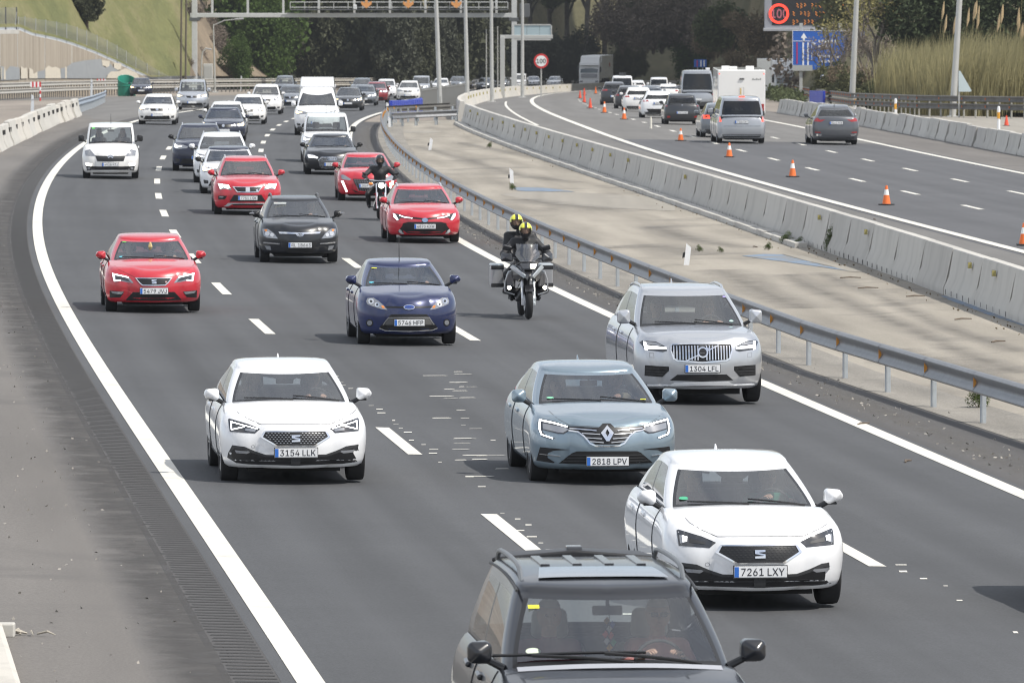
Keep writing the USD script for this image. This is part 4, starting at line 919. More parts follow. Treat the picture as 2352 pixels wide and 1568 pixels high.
# ------------------------------------------------------------------ the nearest cars
# white compact hatchbacks of the same model
LEON = dict(L=4.37, W=1.80, H=1.455, wb=2.686, fo=.87, zh=.735, zc=.95, yc=.40, yrf=1.36, yrr=3.0, yrg=3.34, zb=.20, w1=.595, w0=.85, droop=.07, rw=.33)
def leon(name, label, px, py, plate, style):
    pos, rz, kx = towards(px, py, fo=.87)
    c = Car(name, label, 'car', LEON, WHITE, pos, rz, 2); c.kz = 5.3 / pos[1]
    T = Tr(956, 1110, 1561)
    hl = c.decal('headlight', T.poly([(318, 790), (335, 783), (560, 850), (692, 907), (630, 957), (340, 935)]), LAMPD, kx, mirror=True)
    if style == 'a':
        c.decal('lamp_lens', T.poly([(520, 900), (600, 900), (650, 915), (630, 940), (520, 925)]), LAMPC, kx, .006, parent=hl[0], mirror=hl[1])
        tri = T.line([(352, 822), (668, 908)], 12).union(T.line([(354, 815), (362, 915)], 12)).union(T.line([(362, 912), (512, 880)], 12))
        c.decal('daylight_strip', tri, DRL, kx, .009, parent=hl[0], mirror=hl[1], step=.03)
    else:
        c.decal('lamp_lens', T.poly([(345, 835), (400, 845), (405, 905), (355, 915)]), LAMPC, kx, .006, parent=hl[0], mirror=hl[1])
        c.decal('daylight_lamp', T.poly([(372, 840), (420, 850), (418, 895), (378, 902)]), DRL, kx, .009, parent=hl[0], mirror=hl[1])
        c.decal('lamp_lens', T.poly([(440, 865), (590, 905), (590, 925), (440, 905)]), PLAST, kx, .006, parent=hl[0], mirror=hl[1])
    fr = T.half([(752, 930), (1110, 934), (1110, 1108), (888, 1110), (705, 1002)]); g = T.half([(766, 943), (1110, 946), (1110, 1098), (900, 1098), (735, 1000)])
    gr = c.decal('grille', g, GRILLE, 0, .004)
    c.decal('grille_frame', fr.difference(g), CHROME, 0, .010, step=.03)
    dots = []
    for r in range(7):
        for k in range(-9, 10):
            x, z = k * .041 + (.0205 if r % 2 else 0), (1561 - 958) / 956 - r * .0235
            q = Polygon([(x - .011, z), (x + .011, z), (x + .006, z - .005), (x - .006, z - .005)])
            if g.buffer(-.008).contains(q) and (abs(x) > .06): dots.append(q)
    c.decal('grille_pattern', shapely.union_all(dots), SILV if style == 'a' else PLAST, 0, .008, .01, parent=gr[0])
    b = lambda *a: T.poly([(1110 + x, 1020 + y) for x, y in a])
    s = shapely.union_all([b((-48, -36), (48, -38), (48, -20), (-30, -14), (-30, -6), (-48, -6)), b((-48, -10), (-22, -12), (48, 2), (48, 12), (20, 12), (-48, -2)), b((48, 8), (30, 8), (30, 18), (-48, 22), (-48, 40), (48, 38))])
    c.decal('badge', s, CHROME, 0, .016, .012, step=.02)
    lo = T.half([(375, 1092), (520, 1112), (640, 1165), (760, 1205), (1110, 1216), (1110, 1332), (560, 1314), (420, 1297), (318, 1235), (330, 1180)])
    lg = c.decal('lower_grille', lo, PLAST, kx * .6, .003)
    c.decal('intake', T.half([(400, 1125), (520, 1150), (640, 1195), (760, 1228), (1110, 1238), (1110, 1268), (400, 1255), (370, 1225), (372, 1160)]), GRILLE, kx * .6, .007, parent=lg[0])
    c.decal('intake', T.half([(400, 1272), (1110, 1282), (1110, 1318), (560, 1302), (430, 1290)]), GRILLE, kx * .6, .007, parent=lg[0])
    c.decal('radar_cover', T.poly([(1052, 1240), (1160, 1240), (1160, 1328), (1052, 1328)]), PLAST, 0, .012, parent=lg[0])
    c.decal('fog_light', T.poly([(400, 1150), (560, 1163), (575, 1176), (540, 1193), (420, 1183)]), LAMPC, kx, .010, mirror=True)
    c.decal('bonnet_gap', T.hline([(352, 612), (372, 650), (440, 720), (560, 790), (705, 852), (1110, 853)], 6), M('panel_gap', (.12, .12, .125), .7), kx, .0015, .004, step=.06)
    c.decal('towing_cap', T.line([(610 + 20 * math.cos(a), 1112 + 18 * math.sin(a)) for a in np.linspace(0, 6.28, 18)], 3), MATS['panel_gap'], kx, .0015, .004)
    c.plate(plate, (1561 - 1183) / 956)
    c.mirrors(); c.wipers(); c.antenna(h=.085)
    hs = c.ws; yy, zz = np.interp(.90, GLEV, [hs[k][0, 1] for k in range(len(GLEV))]), np.interp(.90, GLEV, [hs[k][0, 2] for k in range(len(GLEV))])
    c.o('camera_housing', hull([(-.16, yy + .03, zz - .015), (.16, yy + .03, zz - .015), (-.10, yy - .04, zz - .055), (.10, yy - .04, zz - .055)], .012), TRIM)
    return c
c1 = leon('hatchback_car', 'white hatchback with plate 7261 LXY, right behind the cropped black car', 1748, 1392, '7261 LXY', 'b')
c1.sticker(-.57, .22, .105, .085, M('sticker_green', (.06, .36, .20), .5))
occupant(c1, .37, 'driver in a green t-shirt and sunglasses in the white hatchback 7261 LXY', cloth('green', (.02, .30, .20)), HAIRG, SKIN, 'window', True, 'short', lean=.02)
occupant(c1, -.37, 'passenger in dark red beside the driver in green', cloth('plum', (.16, .03, .06)), HAIRB, SKIN, 'rest', True)
c2 = leon('hatchback_car', 'white hatchback with plate 3154 LLK and lit triangular lamps, left middle lane', 679, 1106, '3154 LLK', 'a')
occupant(c2, .37, 'driver in sunglasses with a hand on the wheel of the white hatchback 3154 LLK', cloth('grey', (.10, .10, .11)), HAIRD, SKIN, 'drive', True)
oc = occupant(c2, -.37, 'passenger holding a phone to the ear in the white hatchback 3154 LLK', cloth('dark', (.04, .04, .05)), HAIRD, SKIN, 'phone')
ph = obj('phone', mv(rbox(-.006, .006, -.035, .035, -.07, .07, .004), c2.world((-.37 - .13, c2.seat_y - .20, c2.zseat + .69))), TRIM, label='dark phone at the ear of the passenger in the white hatchback 3154 LLK', cat='phone')

# ice blue hatchback
pos, rz, kx = towards(1396, 1107, fo=.88)
c3 = Car('hatchback_car', 'ice blue metallic hatchback with plate 2818 LPV, right of the white hatchback 3154 LLK', 'car', dict(L=4.36, W=1.815, H=1.45, wb=2.67, fo=.88, zh=.75, zc=.955, yc=.36, yrf=1.36, yrr=3.0, yrg=3.36, zb=.19, w1=.60, w0=.86, droop=.06, rw=.33, rimm=M('rim_grey', (.2, .2, .21), .3, .8)), ICE, pos, rz, 2); c3.kz = 5.3 / pos[1]
T = Tr(942, 1272, 1540)
hl = c3.decal('headlight', T.poly([(455, 800), (480, 757), (640, 790), (800, 840), (845, 890), (760, 940), (690, 935), (510, 890), (508, 905), (560, 965), (660, 985), (620, 1003), (500, 965), (462, 890)]), LAMPD, kx, mirror=True, step=.035)
c3.decal('lamp_lens', T.poly([(515, 815), (780, 865), (820, 890), (750, 925), (690, 920), (520, 880)]), LAMPC, kx, .006, parent=hl[0], mirror=hl[1])
c3.decal('daylight_strip', T.line([(805, 858), (640, 812), (482, 778), (478, 880), (505, 945), (635, 990)], 17), DRL, kx, .010, parent=hl[0], mirror=hl[1], step=.03)
g = T.half([(825, 848), (1180, 868), (1228, 822), (1272, 820), (1272, 1064), (1130, 1062), (1060, 1010), (990, 935), (840, 887)])
gg = c3.decal('grille', g, GRILLE, 0, .004)
c3.decal('grille_frame', T.hline([(838, 900), (940, 916), (1010, 970), (1075, 1052), (1140, 1081), (1272, 1084)], 16), CHROME, 0, .010, step=.03)
c3.decal('grille_bar', T.hline([(850, 876), (1150, 905)], 12), CHROME, 0, .012, parent=gg[0], step=.03)
for z, a in ((940, 985), (990, 1022), (1034, 1072)): c3.decal('grille_slat', T.hline([(a, z - 6), (1190 + (z - 940) * .4, z + 8)], 9), SILV, 0, .011, parent=gg[0], step=.03)
c3.decal('badge', T.poly([(1275, 852), (1347, 935), (1292, 1027), (1258, 1027), (1198, 935)]).difference(T.poly([(1272, 893), (1297, 935), (1272, 977), (1249, 935)])), CHROME, 0, .022, .02, step=.02)
lg = c3.decal('lower_grille', T.half([(870, 1162), (920, 1142), (1272, 1140), (1272, 1302), (725, 1277)]), GRILLE, 0, .004)
for z, a in ((1185, 850), (1220, 810), (1252, 770)): c3.decal('grille_slat', T.hline([(a, z), (1272, z + 3)], 8), PLAST, 0, .009, parent=lg[0], step=.04)
c3.decal('fog_recess', T.poly([(485, 1090), (820, 1120), (640, 1132), (575, 1160), (570, 1212), (655, 1265), (640, 1275), (440, 1245)]), GRILLE, kx, .004, mirror=True)
c3.decal('trim_strip', T.line([(482, 1168), (722, 1197)], 9), CHROME, kx, .010, mirror=True, step=.03)
c3.decal('bonnet_gap', T.hline([(500, 540), (560, 650), (700, 770), (830, 838), (1180, 858)], 5), M('panel_gap_dark', (.05, .055, .06), .7), kx, .0015, .004)
c3.plate('2818 LPV', (1540 - 1258) / 942); c3.mirrors(style='round'); c3.wipers(); c3.antenna(h=.10)
c3.sticker(-.56, .18, .10, .075, M('sticker_pale_green', (.18, .46, .30), .5)); c3.sticker(.60, .12, .07, .03, M('sticker_yellow', (.72, .68, .04), .5), round_=False)
c3.o('phone_holder', rbox(.09, .20, c3.p['yc'] + .30, c3.p['yc'] + .32, c3.p['zc'] + .02, c3.p['zc'] + .085, .008), M('pale_case', (.55, .68, .75), .5))
occupant(c3, .37, 'driver with an arm raised to the window in the ice blue hatchback', cloth('sand', (.35, .28, .2)), HAIRB, SKIN, 'window', False, 'short')
occupant(c3, -.37, 'passenger leaning in the ice blue hatchback', cloth('redbrown', (.18, .05, .04)), HAIRD, SKIN2, 'rest', dz=-.08)

# silver SUV
pos, rz, kx = towards(1614, 926, fo=.87)
c4 = Car('suv_car', 'silver sport utility car with plate 1304 LFL and an upright barred grille', 'car', {**SUV, **dict(L=4.95, W=1.93, H=1.74, wb=2.98, fo=.88, zh=.94, zc=1.13, yc=.44, yrf=1.46, yrr=3.6, yrg=3.86, zb=.24, w1=.66, w0=.87, rw=.375, hood=.42, pf=.8, bow=.17, rx=.38, zbr=1.18)}, SILVER, pos, rz, 2); c4.kz = 5.2 / pos[1]
T = Tr(783, 1193, 1529)
hl = c4.decal('headlight', T.poly([(450, 792), (490, 770), (650, 785), (775, 850), (775, 893), (730, 905), (520, 880), (495, 840)]), LAMPD, kx, mirror=True)
c4.decal('lamp_lens', T.poly([(535, 785), (650, 795), (730, 835), (545, 815)]), LAMPC, kx, .006, parent=hl[0], mirror=hl[1])
c4.decal('daylight_strip', T.poly([(498, 783), (530, 785), (545, 828), (770, 850), (772, 874), (548, 868), (550, 886), (520, 880)]), DRL, kx, .010, parent=hl[0], mirror=hl[1], step=.03)
go = T.half([(855, 812), (1193, 808), (1193, 1036), (905, 1013), (862, 985), (832, 890), (836, 825)]); gi = go.buffer(-.018)
gg = c4.decal('grille', gi, GRILLE, 0, .002); c4.decal('grille_frame', go.difference(gi), CHROME, 0, .014, step=.03)
for k in range(-10, 10):
    x = 1193 + (k + .5) * 34; q = T.line([(x, 838), (x, 1006 - abs(k + .5) * 1.2)], 12)
    if abs(x - 1193) > 40: c4.decal('grille_bar', q, CHROME, 0, .016, parent=gg[0], step=.05)
c4.decal('grille_strut', T.line([(1005, 1012), (1385, 836)], 12), CHROME, 0, .024, parent=gg[0])
c4.decal('badge', Point(*T([(1197, 916)])[0]).buffer(62 / 783), CHROME, 0, .030); c4.decal('badge_centre', Point(*T([(1197, 916)])[0]).buffer(44 / 783), TRIM, 0, .034)
c4.decal('badge_arrow', T.poly([(1232, 868), (1266, 866), (1262, 896), (1248, 894)]), CHROME, 0, .036)
wm = meshkit.text_mesh('VOLVO', .012, .002); wv, wf, _ = meshkit.arrays(wm); by = c4.make_surf_cached(0, False)(np.array([[0, T([(1197, 916)])[0][1]]]))[0]
c4.o('badge_letters', wall_xz((wv * [1.25, 1, 1] + [-.040, by[2] - .006, 0], wf), by[1] - .040), SILV)
c4.decal('side_intake', T.poly([(520, 1058), (800, 1076), (800, 1125), (722, 1196), (515, 1180)]), GRILLE, kx, .004, mirror=True)
for z in (1095, 1130, 1160): c4.decal('intake_slat', T.line([(530, z), (770 - (z - 1095) * .6, z + 8)], 8), PLAST, kx, .009, mirror=True)
c4.decal('lower_grille', T.half([(905, 1170), (1193, 1170), (1193, 1250), (822, 1236)]), GRILLE, 0, .004)
c4.decal('skid_plate', T.half([(560, 1284), (820, 1290), (870, 1262), (1193, 1262), (1193, 1296), (575, 1302)]), M('skid_white', (.72, .73, .74), .3, .2), kx * .5, .012)
c4.decal('lower_trim', T.half([(600, 1306), (1193, 1300), (1193, 1330), (620, 1330)]), TRIM, 0, .004)
c4.decal('washer_cap', T.line([(570, 915), (620, 917), (625, 970), (575, 966), (570, 915)], 4), M('panel_gap_silver', (.2, .2, .21), .6), kx, .0015, .004, mirror=True)
c4.plate('1304 LFL', (1529 - 1100) / 783); c4.mirrors(style='tall', z=1.25); c4.wipers(); c4.antenna(h=.10, y=3.2); c4.rails(SILVER, h=.05)
c4.sticker(.62, .15, .06, .06, M('sticker_mint', (.45, .75, .68), .5)); c4.sticker(.60, .86, .05, .05, M('sticker_violet', (.35, .3, .6), .5))
occupant(c4, .40, 'driver in sunglasses in the silver sport utility car', cloth('sand', (.35, .28, .2)), HAIRB, SKIN, 'drive', True)
occupant(c4, -.40, 'passenger in the silver sport utility car', cloth('grey'
, (.10, .10, .11)), HAIRG, SKIN, 'rest')

# dark blue small car
pos, rz, kx = towards(940, 792, fo=.83)
c5 = Car('hatchback_car', 'small dark blue hatchback with plate 5746 HFP and an oval badge', 'car', dict(L=3.95, W=1.725, H=1.47, wb=2.49, fo=.83, zh=.80, zc=1.0, yc=.30, yrf=1.28, yrr=2.65, yrg=2.98, zb=.20, w1=.56, w0=.85, droop=.06, rw=.30, rx=.46, ry=.52, hood=.8, dash=INTG), NAVY, pos, rz, 2); c5.kz = 5.3 / pos[1]
T = Tr(956, 1188, 1537)
hl = c5.decal('headlight', T.poly([(478, 800), (500, 747), (600, 742), (690, 800), (770, 870), (830, 940), (740, 930), (600, 885), (500, 845)]), LAMPC, kx, mirror=True)
for cxp, cyp, r in ((560, 800, 45), (660, 855, 38)):
    c5.decal('lamp_reflector', Point(*T([(cxp, cyp)])[0]).buffer(r / 956), CHROME, kx, .008, parent=hl[0], mirror=hl[1]); c5.decal('lamp_bulb', Point(*T([(cxp, cyp)])[0]).buffer(r / 2100), LAMPD, kx, .010, parent=hl[0], mirror=hl[1])
c5.decal('indicator', T.poly([(725, 872), (760, 870), (792, 907), (748, 915)]), IND, kx, .008, parent=hl[0], mirror=hl[1])
c5.decal('upper_slot', T.half([(800, 880), (1188, 888), (1188, 916), (835, 906)]), GRILLE, 0, .004)
e = affinity.scale(Point(*T([(1188, 900)])[0]).buffer(1, 24), 90 / 956, 40 / 956); c5.decal('badge', e, CHROME, 0, .016); c5.decal('badge_centre', affinity.scale(e, .86, .76), M('badge_blue', (.02, .06, .28), .3), 0, .019)
wm = meshkit.text_mesh('Ford', .034, .002); wv, wf, _ = meshkit.arrays(wm); by = c5.make_surf_cached(0, False)(np.array([[0, T([(1188, 900)])[0][1]]]))[0]
c5.o('badge_letters', wall_xz((wv + [-wv[:, 0].max() / 2, by[2] - .016, 0], wf), by[1] - .022), CHROME)
lg = c5.decal('lower_grille', T.half([(870, 1040), (900, 1015), (1188, 1010), (1188, 1287), (770, 1270), (705, 1235)]), GRILLE, 0, .004)
c5.decal('grille_panel', T.half([(855, 1062), (1188, 1062), (1188, 1185), (762, 1185)]), M('warm_grey_plastic', (.09, .088, .085), .55), 0, .008, parent=lg[0])
c5.decal('grille_bar', T.hline([(1188, 1068), (858, 1068), (768, 1185)], 14), M('grey_edge', (.22, .22, .22), .4), 0, .013, parent=lg[0])
c5.decal('grille_bar', T.hline([(712, 1240), (800, 1275), (1188, 1291)], 9), SILV, 0, .012, parent=lg[0])
fg = c5.decal('fog_recess', Point(*T([(535, 1152)])[0]).buffer(60 / 956), TRIM, kx, .004, mirror=True); c5.decal('fog_light', Point(*T([(538, 1152)])[0]).buffer(40 / 956), LAMPC, kx, .010, parent=fg[0], mirror=fg[1])
c5.decal('lower_trim', T.half([(520, 1345), (1188, 1350), (1188, 1385), (600, 1380)]), TRIM, 0, .004)
c5.plate('5746 HFP', (1537 - 1150) / 956); c5.mirrors(z=1.09); c5.wipers(); c5.antenna(y=1.55, h=.42, whip=True)
c5.sticker(-.55, .18, .095, .07, M('sticker_cyan', (.12, .5, .62), .5)); c5.sticker(-.46, .86, .09, .04, MATS['sticker_yellow'], round_=False)
occupant(c5, .35, 'grey haired driver with both hands on the wheel of the small dark blue hatchback', cloth('navy', (.03, .04, .08)), HAIRG, SKIN, 'drive')
occupant(c5, -.35, 'passenger in pale clothes in the small dark blue hatchback', cloth('pale', (.5, .48, .45)), HAIRB, SKIN, 'rest', long_hair=True)

# red hatchback, left lane
pos, rz, kx = towards(353, 717, fo=.87)
c6 = Car('hatchback_car', 'bright red hatchback with plate 5479 JVJ alone in the left lane', 'car', dict(L=4.26, W=1.80, H=1.46, wb=2.63, fo=.87, zh=.76, zc=.965, yc=.40, yrf=1.36, yrr=2.85, yrg=3.2, zb=.20, w1=.585, w0=.85, droop=.06, rw=.32), RED, pos, rz, 2); c6.kz = 5.3 / pos[1]
T = Tr(910, 1050, 1474)
hl = c6.decal('headlight', T.poly([(335, 785), (620, 848), (708, 960), (590, 942), (490, 925), (385, 940), (360, 912)]), LAMPC, kx, mirror=True)
c6.decal('lamp_housing', T.poly([(400, 835), (600, 875), (660, 945), (590, 930), (500, 905), (410, 905)]), LAMPD, kx, .007, parent=hl[0], mirror=hl[1])
c6.decal('daylight_strip', T.line([(625, 865), (358, 805), (384, 920), (485, 912)], 20), DRL, kx, .010, parent=hl[0], mirror=hl[1], step=.03)
go = T.half([(738, 873), (1050, 876), (1050, 1008), (860, 1003), (810, 962)]); gi = go.buffer(-.014)
c6.decal('grille', gi, GRILLE, 0, .003); c6.decal('grille_frame', go.difference(gi), CHROME, 0, .012, step=.03)
b = lambda *a: T.poly([(1053 + x, 938 + y) for x, y in a])
c6.decal('badge', shapely.union_all([b((-40, -32), (40, -32), (40, -16), (-24, -10), (-24, -4), (-40, -4)), b((-40, -8), (-18, -10), (40, 4), (40, 14), (14, 12), (-40, 0)), b((40, 8), (24, 8), (24, 16), (-40, 18), (-40, 34), (40, 34))]), CHROME, 0, .014, step=.02)
c6.decal('sport_badge', T.poly([(1235, 935), (1262, 930), (1285, 968), (1270, 970), (1255, 950), (1240, 960)]), M('badge_redgrey', (.5, .35, .33), .3, .5), 0, .012)
c6.decal('lower_grille', T.half([(700, 1112), (1050, 1117), (1050, 1264), (570, 1248)]), GRILLE, 0, .004)
fr = c6.decal('fog_recess', T.poly([(300, 1085), (548, 1105), (482, 1202), (300, 1207)]), GRILLE, kx, .004, mirror=True); c6.decal('fog_light', T.poly([(320, 1095), (540, 1112), (505, 1150), (355, 1132)]), LAMPC, kx, .009, parent=fr[0], mirror=fr[1])
c6.decal('bonnet_gap', T.hline([(360, 640), (450, 730), (600, 800), (740, 868), (1050, 868)], 6), M('panel_gap_red', (.12, .004, .006), .6), kx, .0015, .004)
c6.plate('5479 JVJ', (1474 - 1096) / 910); c6.mirrors(); c6.wipers()
c6.sticker(-.56, .15, .09, .06, MATS['sticker_cyan']); c6.sticker(-.48, .88, .07, .03, M('sticker_lime', (.1, .6, .1), .5), round_=False)
c6.o('hanging_toy', hull([(-.03, 1.05, 1.12), (.03, 1.05, 1.12), (0, 1.05, 1.24)], [.03, .03, .022]), M('toy_tan', (.55, .42, .2), .8))
occupant(c6, .37, 'driver in the bright red hatchback', cloth('grey', (.1, .1, .11)), HAIRD, SKIN, 'drive'); occupant(c6, -.37, 'passenger in the bright red hatchback', cloth('dark', (.04, .04, .05)), HAIRB, SKIN, 'rest')

# black estate
pos, rz, kx = towards(689, 604, fo=.85)
c7 = Car('estate_car', 'black estate car with plate RL 18663 and dark roof rails', 'car', dict(L=4.48, W=1.775, H=1.50, wb=2.7, fo=.85, zh=.80, zc=1.0, yc=.38, yrf=1.34, yrr=3.2, yrg=3.5, zb=.22, w1=.58, w0=.85, rw=.315), BLACK, pos, rz, 2); c7.kz = 5.3 / pos[1]
T = Tr(860, 1140, 1432)
hl = c7.decal('headlight', T.poly([(410, 765), (520, 765), (640, 850), (715, 952), (620, 945), (500, 930), (440, 890)]), LAMPC, kx, mirror=True)
for cxp, cyp, r in ((510, 855, 42), (600, 880, 34)): c7.decal('lamp_reflector', Point(*T([(cxp, cyp)])[0]).buffer(r / 860), SILV, kx, .008, parent=hl[0], mirror=hl[1])
c7.decal('indicator', T.poly([(450, 775), (505, 775), (500, 815), (470, 810)]), IND, kx, .008, parent=hl[0], mirror=hl[1])
c7.decal('grille_bar', T.half([(735, 823), (1050, 835), (1140, 843), (1140, 922), (1095, 908), (1060, 868), (760, 856)]), CHROME, 0, .012)
c7.decal('badge', affinity.scale(Point(*T([(1140, 886)])[0]).buffer(1, 20), 48 / 860, 30 / 860).difference(affinity.scale(Point(*T([(1140, 886)])[0]).buffer(1, 20), 38 / 860, 21 / 860)).union(T.line([(1118, 905), (1130, 868)], 10)).union(T.line([(1150, 905), (1162, 868)], 10)).union(T.line([(1122, 890), (1158, 884)], 8)), PLAST, 0, .016, step=.02)
c7.decal('lower_grille', T.half([(805, 1010), (1140, 1015), (1140, 1217), (900, 1212), (860, 1160)]), GRILLE, 0, .004)
c7.decal('bumper_strip', T.poly([(440, 1013), (750, 1044), (750, 1064), (440, 1040)]), CHROME, kx, .010, mirror=True)
c7.decal('fog_light', T.poly([(460, 1085), (570, 1095), (585, 1172), (500, 1157)]), LAMPC, kx, .006, mirror=True)
c7.plate('RL 18663', (1432 - 1076) / 860); c7.mirrors(mat=TRIM); c7.wipers(); c7.rails(M('rail_dark', (.10, .10, .105), .4, .3), h=.085)
c7.o('mirror_indicator', cat_mesh([rbox(s * 1.0 - .07, s * 1.0 + .07, c7.p['yc'] + .25, c7.p['yc'] + .29, 1.06, 1.10, .01) for s in (-1, 1)]), LAMPC)
c7.sticker(-.45, .88, .06, .035, M('sticker_red', (.7, .12, .06), .5), round_=False)
c7.o('tissue_box', rbox(-.5, -.22, 1.16, 1.17, 1.27, 1.31, .004), M('visor_white', (.65, .68, .66), .6))
occupant(c7, .36, 'bearded driver in the black estate car', cloth('blue', (.05, .07, .14)), HAIRD, SKIN, 'window', False, 'short'); occupant(c7, -.36, 'passenger in the black estate car', cloth('navy', (.03, .04, .08)), HAIRL, SKIN, 'rest', dz=-.06)

# red hatchback behind the motorcycle pair
pos, rz, kx = towards(976, 558, fo=.9)
c8 = Car('hatchback_car', 'red hatchback with plate 6870 KXW beside the guard rail', 'car', dict(L=4.5, W=1.79, H=1.45, wb=2.67, fo=.92, zh=.74, zc=.95, yc=.36, yrf=1.36, yrr=3.0, yrg=3.4, zb=.20, w1=.585, w0=.85, rw=.325), RED, pos, rz, 2); c8.kz = 5.3 / pos[1]
T = Tr(629, 1494, 1492)
hl = c8.decal('headlight', T.poly([(1000, 1022), (1040, 1030), (1100, 1045), (1310, 1095), (1305, 1115), (1120, 1100), (1085, 1135), (1065, 1138), (1010, 1085)]), LAMPD, kx, mirror=True)
c8.decal('daylight_strip', T.poly([(1005, 1030), (1035, 1040), (1085, 1125), (1070, 1136), (1012, 1082)]).union(T.line([(1100, 1058), (1180, 1088), (1300, 1104)], 11)), DRL, kx, .010, parent=hl[0], mirror=hl[1], step=.04)
c8.decal('nose_band', T.half([(1300, 1085), (1494, 1106), (1494, 1166), (1450, 1155), (1440, 1125), (1310, 1110)]), TRIM, 0, .004)
c8.decal('badge', affinity.scale(Point(*T([(1494, 1134)])[0]).buffer(1, 18), 46 / 629, 32 / 629), M('badge_bluechrome', (.35, .45, .6), .2, .8), 0, .014)
c8.decal('lower_grille', T.half([(1160, 1182), (1250, 1160), (1494, 1160), (1494, 1347), (1230, 1332), (1140, 1275)]), GRILLE, 0, .004)
c8.decal('corner_recess', T.poly([(1170, 1180), (1240, 1165), (1150, 1285), (1180, 1368), (1075, 1312)]), TRIM, kx, .003, mirror=True); c8.decal('corner_trim', T.poly([(1100, 1270), (1125, 1285), (1180, 1368), (1150, 1365), (1090, 1310)]), SILV, kx, .008, mirror=True)
c8.plate('6870 KXW', (1492 - 1230) / 629); c8.mirrors(); c8.wipers(); c8.rails(SILV, y0=1.55, h=.05)
occupant(c8, .36, 'driver in the red hatchback beside the guard rail', cloth('grey', (.1, .1, .11)), HAIRD, SKIN, 'drive')

# red compact SUV
pos, rz, kx = towards(569, 494, fo=.87)
c9 = Car('suv_car', 'red compact sport utility car with lit angular headlights, ahead of two white cars', 'car', {**SUV, **dict(L=4.38, W=1.84, H=1.61, w1=.60, zh=.84, zc=1.06)}, RED, pos, rz, 2); c9.kz = 5.2 / pos[1]
T = Tr(490, 1072, 1313)
hl = c9.decal('headlight', T.poly([(672, 885), (820, 905), (860, 975), (760, 962), (705, 972)]), LAMPC, kx, mirror=True)
c9.decal('headlight_beam', T.poly([(680, 892), (815, 912), (838, 950), (800, 955), (740, 935), (710, 960)]), BEAM, kx, .009, parent=hl[0], mirror=hl[1], step=.03)
go = T.half([(875, 932), (1072, 935), (1072, 1011), (935, 1007)]); gi = go.buffer(-.018); c9.decal('grille', gi, GRILLE, 0, .003); c9.decal('grille_frame', go.difference(gi), CHROME, 0, .012)
c9.decal('badge', T.poly([(1045, 945), (1100, 945), (1100, 1000), (1045, 1000)]), SILV, 0, .014); c9.decal('sport_badge', T.poly([(1178, 975), (1200, 965), (1210, 990), (1190, 998)]), CHROME, 0, .013)
c9.decal('lower_grille', T.half([(890, 1040), (1072, 1040), (1072, 1127), (830, 1132)]), GRILLE, 0, .004); c9.decal('fog_recess', T.poly([(680, 1050), (800, 1052), (770, 1100), (680, 1102)]), GRILLE, kx, .004, mirror=True); c9.decal('fog_light', T.poly([(695, 1058), (755, 1060), (745, 1076), (695, 1074)]), LAMPC, kx, .008, mirror=True)
c9.decal('skid_trim', T.half([(760, 1197), (810, 1150), (870, 1148), (1072, 1150), (1072, 1158), (875, 1160), (800, 1202)]), SILV, 0, .008); c9.decal('lower_slot', T.half([(870, 1160), (1072, 1160), (1072, 1180), (880, 1180)]), GRILLE, 0, .006); c9.decal('lower_trim', T.half([(780, 1222), (1072, 1222), (1072, 1250), (800, 1250)]), TRIM, 0, .004)
c9.plate('7751 LGK', (1313 - 1083) / 490); c9.mirrors(); c9.wipers(); c9.rails(SILV, h=.06)
occupant(c9, .37, 'driver in the red compact sport utility car', cloth('grey', (.1, .1, .11)), HAIRD, SKIN, 'drive'); occupant(c9, -.37, 'passenger in the red compact sport utility car', cloth('dark', (.04, .04, .05)), HAIRD, SKIN, 'rest', long_hair=True)

# white people carrier, left lane
pos, rz, kx = towards(253.6, 411, fo=.86)
c10 = Car('van', 'white small van with dark grille, first in the left lane before the concrete blocks', 'van', {**VAN, **dict(roofc=.06)}, WHITEW, pos, rz, 2); c10.kz = 5.1 / pos[1]
T = Tr(221, 743, 1210)
c10.decal('headlight', T.poly([(563, 1010), (600, 1000), (641, 1050), (568, 1046)]), LAMPC, kx, mirror=True)
c10.decal('grille', T.half([(637, 1045), (743, 1049), (743, 1088), (650, 1085)]), PLAST, 0, .004); c10.decal('grille_slot', T.half([(648, 1064), (743, 1066), (743, 1085), (656, 1083)]), GRILLE, 0, .008)
c10.decal('badge', T.hline([(722, 1052), (743, 1040)], 5).union(T.hline([(726, 1062), (743, 1051)], 5)), CHROME, 0, .014)
c10.decal('lower_grille', T.half([(570, 1112), (618, 1120), (743, 1123), (743, 1146), (640, 1146), (578, 1150)]), GRILLE, 0, .004); c10.decal('daylight_lamp', T.poly([(570, 1098), (612, 1102), (609, 1119), (575, 1114)]), BEAM, kx, .010, mirror=True); c10.decal('fog_light', Point(*T([(592, 1134)])[0]).buffer(.045), LAMPC, kx, .009, mirror=True)
c10.decal('lower_slot', T.half([(650, 1160), (743, 1160), (743, 1172), (660, 1172)]), PLAST, 0, .004)
c10.plate('4928 KTJ', (1210 - 1108) / 221); c10.mirrors(mat=TRIM, style='tall', z=1.28, y=.32); c10.wipers(); c10.antenna(y=1.3, h=.3, whip=True)
c10.sticker(-.55, .85, .1, .06, MATS['sticker_lime'], round_=False); c10.o('paper', rbox(-.45, -.15, .42, .5, 1.13, 1.135, .002), M('paper', (.75, .75, .73), .8))
occupant(c10, .38, 'driver in the white small van', cloth('grey', (.1, .1, .11)), HAIRD, SKIN2, 'drive', dz=.12); occupant(c10, -.38, 'passenger in the white small van', cloth('dark', (.04, .04, .05)), HAIRD, SKIN2, 'rest', dz=.12)

